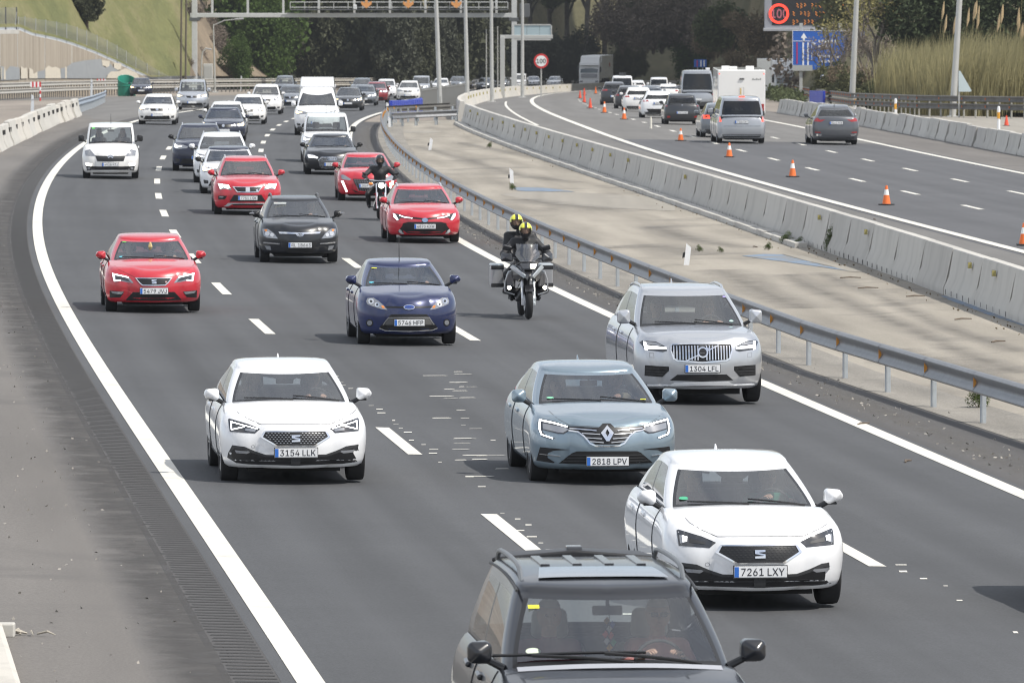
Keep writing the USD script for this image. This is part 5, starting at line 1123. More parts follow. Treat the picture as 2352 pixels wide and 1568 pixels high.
# red small hatchback behind the single motorcycle
pos, rz, kx = towards(845, 462, fo=.83)
c11 = Car('hatchback_car', 'red small hatchback with slanted lit fangs, behind the lone black motorcycle', 'car', dict(L=4.05, W=1.745, H=1.43, wb=2.54, fo=.85, zh=.79, zc=.97, yc=.32, yrf=1.28, yrr=2.75, yrg=3.05, zb=.20, w1=.575, rw=.31), RED, pos, rz, 2); c11.kz = 5.2 / pos[1]
T = Tr(510, 640, 852)
c11.decal('headlight', T.poly([(235, 462), (270, 450), (390, 520), (370, 540), (250, 520)]), LAMPC, kx, mirror=True); c11.decal('daylight_strip', T.poly([(240, 546), (271, 544), (337, 706), (313, 713)]), DRL, kx, .010, mirror=True)
gg = c11.decal('grille', T.half([(420, 515), (640, 521), (640, 706), (520, 692), (450, 602)]), GRILLE, 0, .004)
c11.decal('grille_pattern', shapely.union_all([T.poly([(x - 7, z - 8), (x + 7, z - 8), (x + 7, z + 8), (x - 7, z + 8)]) for z in range(535, 690, 30) for x in list(range(450 + (z - 535) // 3, 830 - (z - 535) // 3, 34))]), M('pattern_grey', (.30, .30, .31), .4, .4), 0, .008, .01, parent=gg[0])
c11.decal('lower_slot', T.half([(400, 668), (520, 722), (640, 728), (640, 742), (450, 715)]), GRILLE, 0, .005)
c11.plate('2069 MCD', (852 - 618) / 510); c11.mirrors(); c11.wipers()
occupant(c11, .35, 'driver in the red small hatchback behind the motorcycle', cloth('dark', (.04, .04, .05)), HAIRD, SKIN, 'drive')

# black coupe saloon with a wide grille
pos, rz, kx = towards(763, 402, fo=.88)
c12 = Car('saloon_car', 'black saloon with a wide silver lined grille, in front of the white vans', 'car', {**SEDAN, **dict(H=1.39, W=1.85, zh=.72, zc=.92, yc=.45, yrf=1.5, yrr=2.7)}, BLACK, pos, rz, 2); c12.kz = 5.2 / pos[1]
T = Tr(499, 740, 1580)
hl = c12.decal('headlight', T.poly([(328, 1225), (420, 1235), (517, 1280), (500, 1303), (340, 1286)]), LAMPC, kx, mirror=True); c12.decal('headlight_beam', T.poly([(335, 1240), (420, 1255), (505, 1285), (490, 1300), (345, 1284)]), DRL, kx, .009, parent=hl[0], mirror=hl[1])
g = T.half([(510, 1330), (560, 1280), (740, 1274), (740, 1481), (580, 1476), (540, 1430)]); gg = c12.decal('grille', g, GRILLE, 0, .004); c12.decal('grille_frame', g.difference(g.buffer(-.012)), CHROME, 0, .010)
for z in range(1295, 1475, 22): c12.decal('grille_slat', T.line([(520, z), (960, z)], 5).intersection(g.buffer(-.02)), SILV, 0, .009, parent=gg[0])
rings = shapely.union_all([Point(*T([(690 + 33 * k, 1310)])[0]).buffer(24 / 499).difference(Point(*T([(690 + 33 * k, 1310)])[0]).buffer(18 / 499)) for k in range(4)])
c12.decal('badge', rings, CHROME, 0, .016, step=.02); c12.decal('side_intake', T.poly([(330, 1392), (500, 1402), (540, 1482), (340, 1472)]), GRILLE, kx, .004, mirror=True)
c12.plate('1234 LBM', (1580 - 1400) / 499); c12.mirrors(mat=TRIM); c12.wipers()
occupant(c12, .37, 'driver in the black saloon', cloth('grey', (.1, .1, .11)), HAIRD, SKIN, 'drive')
# ------------------------------------------------------------------ black people carrier cut by the lower edge
pos, rz, kx = towards(1466, Y=51.2, fo=.9)
c0 = Car('suv_car', 'black people carrier with grey roof rails, nearest vehicle, cut by the lower edge', 'car', {**SUV, **dict(L=4.7, W=1.90, H=1.79, wb=2.7, zc=1.15, yc=.30, yrf=1.12, yrr=3.55, yrg=3.72, w1=.655, w0=.87, zh=.92, rw=.36, dash=M('dash_beige', (.42, .41, .37), .8), droop=.06, droopr=.03, roofc=.07, zbr=1.16, seatm=M('seat_beige', (.40, .38, .34), .85))}, BLACK, pos, rz, 2); c0.kz = .1
c0.front('a', plate='')
c0.mirrors(style='round', z=1.24, y=.50); c0.rails(M('rail_grey', (.16, .17, .18), .4, .3), h=.10, y0=1.45, x=.60)
z0 = c0.p['H'] - .005
rf = lambda x, y: (x, y, float(c0.zroof(np.array(y))) + c0.p['roofc'] * (1 - .38 * (abs(x) / .66) ** 4) + .004)
c0.o('sunroof', loft([[rf(x, y) for x in np.linspace(-.42 - .06 * t, .42 + .06 * t, 9)] for t, y in zip(np.linspace(1, 0, 6), np.linspace(1.42, 2.0, 6))]), M('sunroof_glass', (.03, .032, .037), .08, coat=1.0), smooth=True)
for x in (-.36, -.12, .12, .36): c0.o('roof_rib', cat_mesh([rbox(x - .035, x + .035, 2.15, 2.95, rf(x, 2.5)[2] - .015, rf(x, 2.5)[2] + .006, .006)]), BLACK)
c0.o('roof_spoiler', hull([(-.62, 3.5, z0 - .06), (.62, 3.5, z0 - .06), (0, 3.62, z0 + .0), (-.5, 3.66, z0 - .03), (.5, 3.66, z0 - .03), (0, 3.50, z0 - .01)], .02), TRIM, smooth=40)
c0.o('spoiler_lamp', rbox(-.06, .06, 3.55, 3.66, z0 - .01, z0 + .035, .008), GREYM)
for s in (1, -1): c0.o('drip_rail', tube([(s * (c0.p['w1'] + .005), y, float(c0.zroof(np.array(y))) + .012) for y in np.linspace(1.2, 3.4, 10)], .012, 6), PLAST)
for x0, x1, y in ((.10, -.62, .0), (.60, -.10, .0)):
    ws = c0.ws
    def wp(x, g):
        return np.interp(g, GLEV, [np.interp(abs(x), ws[k][:, 0], ws[k][:, 1]) for k in range(len(GLEV))]) - .03, np.interp(g, GLEV, [np.interp(abs(x), ws[k][:, 0], ws[k][:, 2]) for k in range(len(GLEV))]) + .02
    P = [(x0 + (x1 - x0) * t, *wp(x0 + (x1 - x0) * t, .01 + .13 * t ** .8)) for t in np.linspace(0, 1, 6)]
    w = c0.o('wiper', tube(P, .013, 6), TRIM)
    Q = [(x, *wp(x, .15)) for x in np.linspace(x1 - .28, x1 + .30, 5)]; c0.o('wiper_blade', tube(Q, .012, 5), TRIM, w)
c0.o('cowl_panel', loft([[(x, *np.add(wp(x, 0.0), (-.05 - d, .006 - d * .22))) for x in np.linspace(-.74, .74, 13)] for d in (0, .10)]), M('cowl_grey', (.34, .35, .38), .45))
c0.sticker(-.60, .22, .11, .085, M('sticker_ecru', (.55, .62, .48), .5)); c0.sticker(-.55, .80, .085, .045, MATS['sticker_yellow'], round_=False)
c0.o('inspection_card', rbox(-.66, -.50, c0.p['yc'] + .25, c0.p['yc'] + .36, 1.115, 1.12, .002), MATS['paper'])
ym, zm = 1.20, 1.42
pn = thing('pennant', 'string of small coloured cloth flags hanging from the mirror of the black people carrier', 'pennant', c0.world((0.02, ym, zm)), c0.rz)
for k, (x, z, c) in enumerate(((-.02, -.02, (.5, .25, .05)), (.02, -.05, (.08, .12, .45)), (.0, -.08, (.6, .6, .6)), (-.03, -.12, (.55, .05, .05)), (.01, -.13, (.5, .06, .05)), (-.02, -.17, (.6, .6, .62)), (.03, -.18, (.05, .30, .15)), (.0, -.22, (.6, .32, .06)))):
    obj('flag', mv(wall_xz(prism(Polygon([(-.022, 0), (0, -.028), (.024, .004), (.004, .03)]), -.002, .002)), (x, 0, z)), M(f'flag_{"abcdefgh"[k]}', c, .8), pn)
obj('string', tube([(0, 0, .10), (0, 0, -.22)], .003, 4), TRIM, pn)
occupant(c0, .40, 'driver in a salmon pink shirt in the black people carrier', cloth('salmon', (.52, .20, .19)), HAIRG, SKIN, 'drive', True, 'short', dz=.06)
occupant(c0, -.40, 'passenger wearing a cap in the black people carrier', cloth('maroon', (.16, .04, .06)), HAIRG, SKIN, 'rest', dz=.06)

# car just outside the right edge: only its shadow falls into the frame
pos, rz, kx = towards(2725, Y=70.5)
cx = Car('hatchback_car', 'grey hatchback just beyond the right edge, its shadow falling on the lane', 'car', dict(), GREYM, pos, rz, 1); cx.front('a')

# ------------------------------------------------------------------ traffic farther back on the near carriageway
def far(name, label, cat, P, paint_, px, py=None, Y=None, lod=1, style='a', lit=None, plate='', mir=True, off=0.0, people=None, rail_=None, fo=.88, bar=CHROME, mirmat=None, **kw):
    P = {**P, **kw}; pos, rz, kx = towards(px, py, Y, P.get('fo', fo), off)
    c = Car(name, label, cat, P, paint_, pos, rz, lod); c.kz = 0.0
    c.front(style, lit, plate=plate, bar=bar)
    if mir: c.mirrors(mat=mirmat, style='tall' if P.get('H', 1.4) > 1.75 else 'car')
    if rail_: c.rails(rail_)
    for x, lab in (people or []): occupant(c, x, lab, cloth('dark', (.04, .04, .05)), HAIRD, SKIN, 'drive' if x > 0 else 'rest')
    return c
WV = {**VAN, **dict(L=4.4, W=1.85, H=1.83, w1=.72, w0=.88)}
f1 = far('van', 'white small van with a wide brownish windscreen behind the black saloon', 'van', WV, WHITE, 751, 374, lit=DRL, mirmat=TRIM)
f1.antenna(y=1.3, h=.3, whip=True)
f2 = far('van', 'tall white high roof van with one warm lit headlight', 'van', {**VAN, **dict(L=5.5, W=1.98, H=2.55, w1=.66, w0=.87, zh=1.02, zc=1.32, yrf=1.25, yrr=4.3, yrg=4.45, wb=3.3, zbr=1.3, rw=.35, zb=.3, sidew=((.02, .25),), rearw=False, roofc=.10, tumble=1.4, droop=.62, droopr=.03)}, WHITE, 728, 312, lit=WARM)
f2.o('raised_roof', hull([(-.66, 1.6, 2.1), (.66, 1.6, 2.1), (-.64, 2.1, 2.42), (.64, 2.1, 2.42), (-.66, 4.2, 2.42), (.66, 4.2, 2.42), (-.7, 4.2, 2.0), (.7, 4.2, 2.0)], .08), WHITE, smooth=40)
far('hatchback_car', 'white hatchback at the far left edge line, behind the white small van', 'car', dict(L=4.2, W=1.78, zh=.78), WHITEW, 361, 287, lit=WARM)
far('van', 'pale silver people carrier with warm lit headlights, beside the green cushion', 'van', VAN, SILVER, 441, 254, lit=WARM, off=-.02)
far('suv_car', 'dark navy sport utility car with a lit ring lamp, left of two white cars', 'car', SUV, NAVYD, 458, 394, rail_=SILV, lit=DRL, mirmat=TRIM)
far('suv_car', 'white sport utility car, second in the row behind the red one', 'car', SUV, WHITE, 511, 421, rail_=SILV, lit=DRL)
far('hatchback_car', 'white small hatchback with a dark roof directly behind the red sport utility car', 'car', dict(L=4.06, W=1.78, H=1.45, roofpaint=NAVYD, zh=.76), WHITE, 528, 446, lit=WARM, mirmat=TRIM)
far('saloon_car', 'navy saloon in the second lane, half hidden by the dark navy sport utility car', 'car', SEDAN, NAVYD, 513, 326, lit=WARM)
far('hatchback_car', 'white hatchback behind the navy saloon', 'car', dict(), WHITEW, 519, 310, lit=DRL)
far('hatchback_car', 'white small hatchback between the white hatchback and the white crossover', 'car', dict(W=1.76, L=4.05), WHITEW, 568, 286, lit=WARM)
far('suv_car', 'white crossover with a black nose in front of a dark blue grey car', 'car', SUV, WHITEW, 609, 263, lit=BEAM, H=1.70)
far('hatchback_car', 'dark blue grey car beside the white crossover', 'car', dict(H=1.50), GREYB, 666, Y=452, lit=DRL)
far('suv_car', 'grey sport utility car before the dark cypress hedge, above the white crossover', 'car', SUV, GREYB, 650, Y=577, H=1.75)
far('van', 'white van whose roof shows behind the high roof van', 'van', VAN, WHITE, 737, Y=520)
far('saloon_car', 'dark grey saloon with one amber lit lamp right of the high roof van', 'car', SEDAN, DARKC, 799, Y=440, lit=WARM, H=1.46)
far('hatchback_car', 'dark grey hatchback following the dark grey saloon', 'car', dict(), GREYB, 835, Y=492, lit=BEAM)
far('suv_car', 'slate sport utility car behind the red crossover', 'car', SUV, GREYB, 828, Y=600)
far('suv_car', 'deep red crossover among the far traffic', 'car', SUV, MAROON, 862, Y=528, lit=DRL, H=1.58)
far('suv_car', 'white crossover with a dark windscreen right of the deep red crossover', 'car', SUV, WHITE, 884, Y=585, lit=DRL)
far('suv_car', 'white sport utility car above the blue plastic fence', 'car', SUV, WHITEW, 937, Y=555)
far('van', 'pale grey van behind the white sport utility car above the blue plastic fence', 'van', VAN, SILVER, 965, Y=640)
far('hatchback_car', 'white hatchback left of the first grey lamp post', 'car', dict(), WHITE, 1010, Y=700)
far('suv_car', 'grey sport utility car between the first two lamp posts', 'car', SUV, GREYB, 1048, Y=720)
far('van', 'pale van right of the second lamp post', 'van', VAN, SILVER, 1090, Y=790, H=1.7)
far('saloon_car', 'blue grey car between the second and third lamp posts, behind the pale barrier', 'car', SEDAN, GREYB, 1112, Y=770)
far('saloon_car', 'slate car right of the third lamp post, behind the pale barrier', 'car', SEDAN, GREYB, 1146, Y=800)
far('van', 'white van next to the gantry column, behind the pale barrier', 'van', VAN, WHITE, 1190, Y=805)
far('saloon_car', 'white car left of the speed limit sign, behind the pale barrier', 'car', SEDAN, WHITE, 1222, Y=850)
far('hatchback_car', 'white car right of the speed limit sign, behind the pale barrier', 'car', dict(), WHITE, 1271, Y=855)
pos, rz, kx = towards(322, Y=572, off=.02)
cb = Car('hatchback_car', 'dark blue car coming down the slip road behind the green crash cushion', 'car', dict(H=1.5), NAVYD, pos, -math.atan(-.04), 1); cb.kz = 0; cb.front('a', WARM); cb.mirrors()

# ------------------------------------------------------------------ traffic going away on the far carriageway
def going(name, label, cat, P, paint_, px, py=None, Y=None, lod=1, lamp=None, lampm=REDL, plate='', pz=.62, f=None, off=0.0, glassm=None, rail_=None, mir=True):
    P = {**DEF, **P}; ro = P['L'] - P['fo'] - P['wb']
    pos, rz = away(px, py, Y, P['wb'], ro, off, f)
    c = Car(name, label, cat, P, paint_, pos, rz, lod, glassm=glassm); c.kz = 0.0
    c.rear(lamp, lampm, plate, pz)
    if mir: c.mirrors(style='tall' if P['H'] > 1.75 else 'car')
    if rail_: c.rails(rail_)
    return c
g1 = going('suv_car', 'graphite sport utility car going away alone in the right lane', 'car', {**SUV, **dict(L=4.64, W=1.85, H=1.65, w1=.58, yrr=3.0, yrg=3.55, zbr=1.15)}, GREYM, 1920.6, 333, lod=2, lamp=[[(.90, 1.06), (.88, .94), (.60, .92), (.42, 1.02), (.62, 1.00), (.78, 1.10)]], plate='8241 KVN', pz=.88)
g1.decal('exhaust_trim', Polygon([(.56, .42), (.80, .44), (.76, .36), (.60, .36)]), CHROME, rear=True, mirror=True); g1.decal('reflector', Polygon([(.62, .52), (.84, .53), (.84, .49), (.62, .48)]), REDL, rear=True, mirror=True); g1.antenna()
PV = {**VAN, **dict(L=4.95, W=1.92, H=1.93, w1=.74, w0=.90, wb=3.2, yrr=3.85, yrg=4.02, zbr=1.12, rw=.33, zh=.95, zc=1.18)}
g2 = going('van', 'silver passenger van with lit brake lamps in front of the motorhome', 'van', PV, SILV2, 1703.6, 330, lod=2, lamp=[[(.92, 1.24), (.92, .88), (.80, .86), (.78, 1.20)]], lampm=REDON, plate='7356 LKT', pz=.86, glassm=DARKG)
g2.o('high_brake_lamp', rbox(-.12, .12, 4.0, 4.06, 1.83, 1.88, .01), REDON); g2.decal('rear_panel_gap', Polygon([(-.74, .70), (.74, .70), (.74, .69), (-.74, .69)]), PLAST, rear=True)
g3 = going('estate_car', 'grey estate car braking, partly hidden by the silver passenger van', 'car', dict(H=1.50, yrr=3.15, yrg=3.45), GREYB, 1660, Y=298, lamp=[[(.86, .98), (.86, .80), (.52, .80), (.55, .94)]], lampm=REDON, plate='4417 JRD', glassm=DARKG)
g4 = going('hatchback_car', 'dark small hatchback with tall tail lamps, left of the silver passenger van', 'car', dict(L=4.03, W=1.69, H=1.52, wb=2.51, yrr=2.75, yrg=3.05, w1=.60, rw=.30), DARKC, 1567, 287, lamp=[[(.70, 1.36), (.80, 1.0), (.84, .86), (.70, .86), (.66, 1.0), (.62, 1.30)]], plate='1593 FHC', pz=.58)
g4.decal('reflector', Polygon([(.56, .42), (.70, .42), (.70, .34), (.56, .34)]), REDL, rear=True, mirror=True); g4.decal('badge', Point(0, .95).buffer(.04), CHROME, rear=True)
g5 = going('hatchback_car', 'white hatchback with small tail lamps, left of the dark small hatchback', 'car', dict(L=4.38, W=1.82), WHITE, 1513, 272, plate='0382 LCB', pz=.78, lamp=[[(.86, .98), (.86, .86), (.50, .88), (.56, .96)]])
g5.decal('rear_diffuser', Polygon([(-.62, .50), (.62, .50), (.5, .3), (-.5, .3)]), TRIM, rear=True)
g6 = going('hatchback_car', 'rounded white hatchback behind the dark cars next to the cones', 'car', dict(L=4.37, W=1.81, H=1.49), WHITEW, 1467, 257, lamp=[[(.84, 1.0), (.84, .86), (.52, .86), (.56, .98)]], plate='9920 KGS', pz=.80)
g7 = going('estate_car', 'dark car with tall red tail lamps behind the rounded white hatchback', 'car', dict(H=1.50, L=4.5, yrr=3.2, yrg=3.5), DARKC, 1446, Y=440, lamp=[[(.66, 1.34), (.84, 1.0), (.86, .82), (.66, .84), (.60, 1.06)]])
g8 = going('suv_car', 'black sport utility car nearest the cones, first of the queue at the bend', 'car', SUV, DARKC, 1411, Y=482, lamp=[[(.86, 1.12), (.86, .98), (.44, 1.0), (.48, 1.1)]])
g9 = going('van', 'white van with a dark box on its roof in front of the lorry', 'van', {**VAN, **dict(W=1.95, H=1.98, w1=.74)}, WHITE, 1429, Y=557, lamp=[[(.90, 1.3), (.90, .9), (.80, .9), (.78, 1.25)]])
g9.o('roof_box', rbox(-.3, .25, 2.0, 2.6, 1.92, 2.12, .03), DARKC)
going('hatchback_car', 'small white car with a red lamp right of the white van before the lorry', 'car', dict(), WHITE, 1462, Y=640, lampm=REDON)
going('van', 'white van ahead of the white saloon, left of the silver high roof van', 'van', VAN, WHITE, 1513, Y=610)
going('saloon_car', 'white saloon just left of the silver high roof van', 'car', SEDAN, WHITEW, 1535, Y=545, lamp=[[(.86, .95), (.86, .82), (.5, .82), (.56, .93)]])
going('saloon_car', 'blue grey saloon between the dark cars and the white saloon', 'car', SEDAN, GREYB, 1496, Y=485)
HV = {**VAN, **dict(L=5.4, W=2.05, H=2.55, w1=.82, w0=.93, zh=1.05, zc=1.35, yrf=1.1, yrr=4.35, yrg=4.5, wb=3.45, zbr=1.25, rw=.35, zb=.35, sidew=((.02, .25),), tumble=2.6, roofc=.06, droopr=.02, rearw=True)}
g10 = going('van', 'silver high roof van with a dark rear window, left of the motorhome', 'van', HV, SILV2, 1601.6, Y=427, lod=1, lamp=[[(.98, 1.42), (.98, 1.0), (.88, 1.0), (.86, 1.42)]], lampm=REDL, pz=.75, glassm=DARKG)
g10.o('roof_fan', rbox(-.75, -.50, 3.7, 4.0, 2.47, 2.62, .03), WHITE); g10.o('rear_step', rbox(-.9, .9, 4.5, 4.62, .35, .62, .03), PLAST)

# motorhome
pos, rz = away(1703, Y=351, wb=3.4, ro=1.9)
mh = thing('motorhome', 'white motorhome with a bicycle rack folded on its back', 'motorhome', pos, rz)
obj('body', hull([(sx * 1.10, y, z) for sx in (-1, 1) for y, z in ((.9, .55), (5.25, .55), (5.28, 2.55), (.2, 2.62), (.2, 1.9), (.9, 1.6))], .06), WHITEW, mh, smooth=40)
obj('cab', hull([(sx * w, y, z) for sx in (-1, 1) for w, y, z in ((.85, -.9, .5), (.85, -.85, 1.0), (.9, -.1, 1.3), (.8, .6, 1.9), (.9, 1.2, .5), (.85, 1.2, 1.9))], .06), WHITEW, mh, smooth=40)
obj('rear_bumper', rbox(-1.12, 1.12, 5.2, 5.4, .38, .62, .04), PLAST, mh)
for s in (-1, 1):
    obj('tail_light', rbox(s * 1.0 - .09, s * 1.0 + .09, 5.33, 5.38, .62, .95, .01), REDL, mh); obj('marker_lamp', rbox(s * 1.08 - .03, s * 1.08 + .03, 5.27, 5.34, 2.38, 2.44, .008), REDON, mh)
    for y in (0, 3.4): obj('wheel', mv(lathe([(.1, -.1), (.34, -.1), (.36, 0), (.34, .1), (.1, .1)], 16, 'x'), (s * .92, y, .35)), TYRE, mh)
    obj('corner_trim', tube([(s * 1.13, 5.27, .6), (s * 1.13, 5.30, 2.5)], .03, 6), SILV, mh)
rk = []
for x in (-.45, .45): rk.append(tube([(x, 5.36, .72), (x, 5.52, .72), (x, 5.52, 1.32), (x, 5.36, 1.36)], .016, 6))
for z in (.72, 1.05, 1.32): rk.append(tube([(-.62, 5.50, z), (.62, 5.50, z)], .014, 6))
for x in (-.62, -.4, .0, .35, .62): rk.append(tube([(x, 5.5, 1.05), (x, 5.62, 1.08)], .012, 5))
rk.append(tube([(-.1, 5.5, 1.32), (-.1, 5.48, 1.75), (.12, 5.48, 1.75), (.12, 5.5, 1.32)], .012, 5))
obj('bicycle_rack', cat_mesh(rk), M('rack_grey', (.32, .32, .32), .5), mh)
obj('rack_strap', rbox(.02, .08, 5.47, 5.51, 1.4, 1.72, .008), M('strap_yellow', (.55, .38, .12), .6), mh)
obj('rear_camera', rbox(-.13, .10, 5.33, 5.40, 2.14, 2.2, .015), PLAST, mh)
obj('model_lettering', cat_mesh([rbox(-.95 + .09 * k, -.885 + .09 * k, 5.335, 5.345, 2.12, 2.20 - .03 * (k % 2), .002) for k in range(5)]), M('grey_letters', (.28, .28, .27), .6), mh)
for x, y in ((-.55, 2.2), (.35, 3.8), (.6, 1.4)): obj('roof_vent', rbox(x - .2, x + .2, y - .2, y + .2, 2.63, 2.76, .03), WHITEW, mh)
obj('number_plate', rbox(-.26, .26, 5.40, 5.415, .42, .53, .004), PLATE, mh)

# lorries
def lorry(label, pos, rz, L=10.5):
    t = thing('lorry', label, 'lorry', pos, rz)
    W_ = M('lorry_white', (.74, .745, .75), .4)
    obj('cab', hull([(sx * 1.2, y, z) for sx in (-1, 1) for y, z in ((-.9, .9), (-.95, 1.8), (-.55, 3.0), (1.2, 3.2), (1.2, .9))], .08), W_, t, smooth=40)
    obj('wind_deflector', hull([(sx * 1.12, y, z) for sx in (-1, 1) for y, z in ((-.35, 3.05), (.3, 3.75), (1.1, 3.85), (1.1, 3.1))], .08), W_, t, smooth=40)
    obj('windscreen', loft([[(x, -1.045 + .01 * x * x + d, z) for x in np.linspace(-1.08, 1.08, 9)] for z, d in ((1.85, -.02), (2.3, .17), (2.72, .36))]), M('lorry_glass', (.05, .07, .075), .06, coat=1.0), t, smooth=True)
    obj('sun_visor', hull([(sx * 1.1, y, z) for sx in (-1, 1) for y, z in ((-.75, 2.86), (-.95, 2.78))], .03), W_, t)
    obj('grille', rbox(-1.0, 1.0, -1.06, -1.0, 1.25, 1.72, .03), M('lorry_grille', (.28, .27, .30), .5), t)
    for k in range(4): obj('grille_bar', rbox(-.95, .95, -1.085, -1.05, 1.30 + k * .11, 1.345 + k * .11, .01), SILV, t)
    obj('bumper', rbox(-1.24, 1.24, -1.1, -.7, .35, .92, .06), W_, t, smooth=40)
    for s in (-1, 1):
        obj('headlight', rbox(s * .95 - .18, s * .95 + .18, -1.13, -1.05, .68, .88, .03), LAMPC, t); obj('wing_mirror', rbox(s * 1.38 - .1, s * 1.38 + .1, -.85, -.65, 1.9, 2.6, .04), DARKC, t)
        for y in (.0, 3.4, L - 1.5): obj('wheel', mv(lathe([(.15, -.15), (.46, -.15), (.5, 0), (.46, .15), (.15, .15)], 18, 'x'), (s * 1.05, y, .5)), TYRE, t)
    obj('trailer', rbox(-1.275, 1.275, 1.7, 1.7 + L, 1.1, 3.95, .04), M('trailer_white', (.72, .725, .71), .5, var=.04), t)
    obj('chassis', box(-.5, .5, .5, 1.5 + L, .6, 1.1), CHAS, t)
    obj('side_mark', rbox(1.27, 1.285, 8.6, 9.6, 2.5, 3.0, .005), M('mark_red', (.5, .12, .1), .6), t)
    return t
pos, rz, kx = towards(1354, Y=890, fo=1.0); lorry('white lorry with a tall box body coming round the far bend', pos, -math.atan(.14), 11)
p = at_dist(1808, 640); lorry('white lorry half hidden behind the big blue direction sign', (p[0], p[1], p[2] - .6), .1, 9)

# ------------------------------------------------------------------ motorcycles and their riders
def wheel_ms(r, w, n=28):
    a = np.linspace(-math.pi / 2, math.pi / 2, 9)
    prof = [(r - w * .9, -w * .42)] + [(r - w * .55 + w * .55 * math.cos(t), w / 2 * math.sin(t)) for t in a] + [(r - w * .9, w * .42)]
    ty = lathe(prof, n, 'x'); rim = cat_mesh([lathe([(r - w * .85, -w * .36), (r - w * 1.15, -w * .2), (r - w * 1.15, w * .2), (r - w * .85, w * .36)], n, 'x')] + [tube([(.03 * (-1) ** k, 0, 0), (0, math.cos(k * math.pi / 5) * (r - w), math.sin(k * math.pi / 5) * (r - w))], .008, 4) for k in range(10)] + [lathe([(0, -.07), (.05, -.07), (.05, .07), (0, .07)], 10, 'x')])
    return ty, rim
def rider(label, pos, rz, J, helmet, jacket, face=True, visor=True, stripe=True):
    """J: joints in the frame of the motorcycle"""
    t = thing('person', label, 'person', pos, rz); J = {k: np.asarray(v, float) for k, v in J.items()}
    ms = [hull([J['hip'], J['chest']], [.15, .17]), hull([J['chest'], J['sl'], J['sr']], [.16, .085, .085]), hull([J['chest'] + [0, 0, .15], J['neck']], [.09, .07])]
    for s in 'lr':
        ms += [hull([J['s' + s], J['e' + s]], [.078, .062]), hull([J['e' + s], J['w' + s]], [.062, .045]), hull([J['hip'] + (J['k' + s] - J['hip']) * .12, J['k' + s]], [.115, .08]), hull([J['k' + s], J['f' + s]], [.078, .055]), hull([J['f' + s], J['f' + s] + [0, -.16, -.03]], [.055, .04])]
        fw = J['w' + s] - J['e' + s]; ms += hand_ms(J['w' + s], fw / np.linalg.norm(fw), (0, -.2, -1))
    obj('body', smooth_body(ms, .03, 6), jacket, t, smooth=True)
    c = J['head']
    obj('face', smooth_body(head_ms(c), .02, 6), SKIN, t, smooth=True)
    hs = trimesh.creation.icosphere(3, 1.0); v = np.array(hs.vertices) * [.125, .150, .140]
    v[:, 1] -= np.where(v[:, 2] < 0, .018, 0); v[:, 2] *= np.where(v[:, 2] < 0, 1.15, 1)
    f = np.array(hs.faces); cc = v[f].mean(1)
    shell = ~((cc[:, 1] < -.06) & (cc[:, 2] < .035) & (cc[:, 2] > -.075) & (np.abs(cc[:, 0]) < .10)); low = cc[:, 2] < -.01
    hm = obj('helmet', (v + c, f[shell & ~low]), helmet, t, smooth=True)
    obj('chin_bar', (v * 1.002 + c, f[shell & low]), M('helmet_black', (.02, .02, .022), .3, coat=.6), hm, smooth=True)
    if stripe: obj('stripe', mv(loft([[(x, math.cos(a) * -.153, math.sin(a) * .143) for x in (-.026, .026)] for a in np.linspace(.25, 2.2, 14)]), c), MATS['helmet_black'], hm, smooth=True)
    if visor: obj('visor', mv(loft([[(math.sin(b) * .128, -math.cos(b) * .158 - .012, z) for b in np.linspace(-1.1, 1.1, 11)] for z in (-.07, -.02, .04)]), c), glass('visor_glass', (.75, .78, .8), 1.45), hm, smooth=True)
    return t
LEATHER = M('jacket_black', (.012, .012, .014), .55, var=.3, vscale=9); HVY = M('helmet_yellow', (.76, .76, .06), .25, coat=.8)
p = spot(1214, 735); rz = -math.atan(slope(XL, p[1])) ; p[2] += .017
mc = thing('motorcycle', 'big touring motorcycle with aluminium cases and lit lamps carrying two riders', 'motorcycle', p, rz)
t1, r1 = wheel_ms(.31, .13); BIKE = M('bike_black', (.014, .014, .016), .3, coat=.7); ALU = M('case_aluminium', (.42, .42, .43), .38, .7); BSIL = M('bike_silver', (.52, .56, .58), .3, .5)
for y, nm in ((0, 'front_wheel'), (1.52, 'rear_wheel')):
    w = thing(nm, None, None, (0, y, .31), parent=mc); obj('tyre', t1, TYRE, w, smooth=40); obj('rim', r1, RIMD, w)
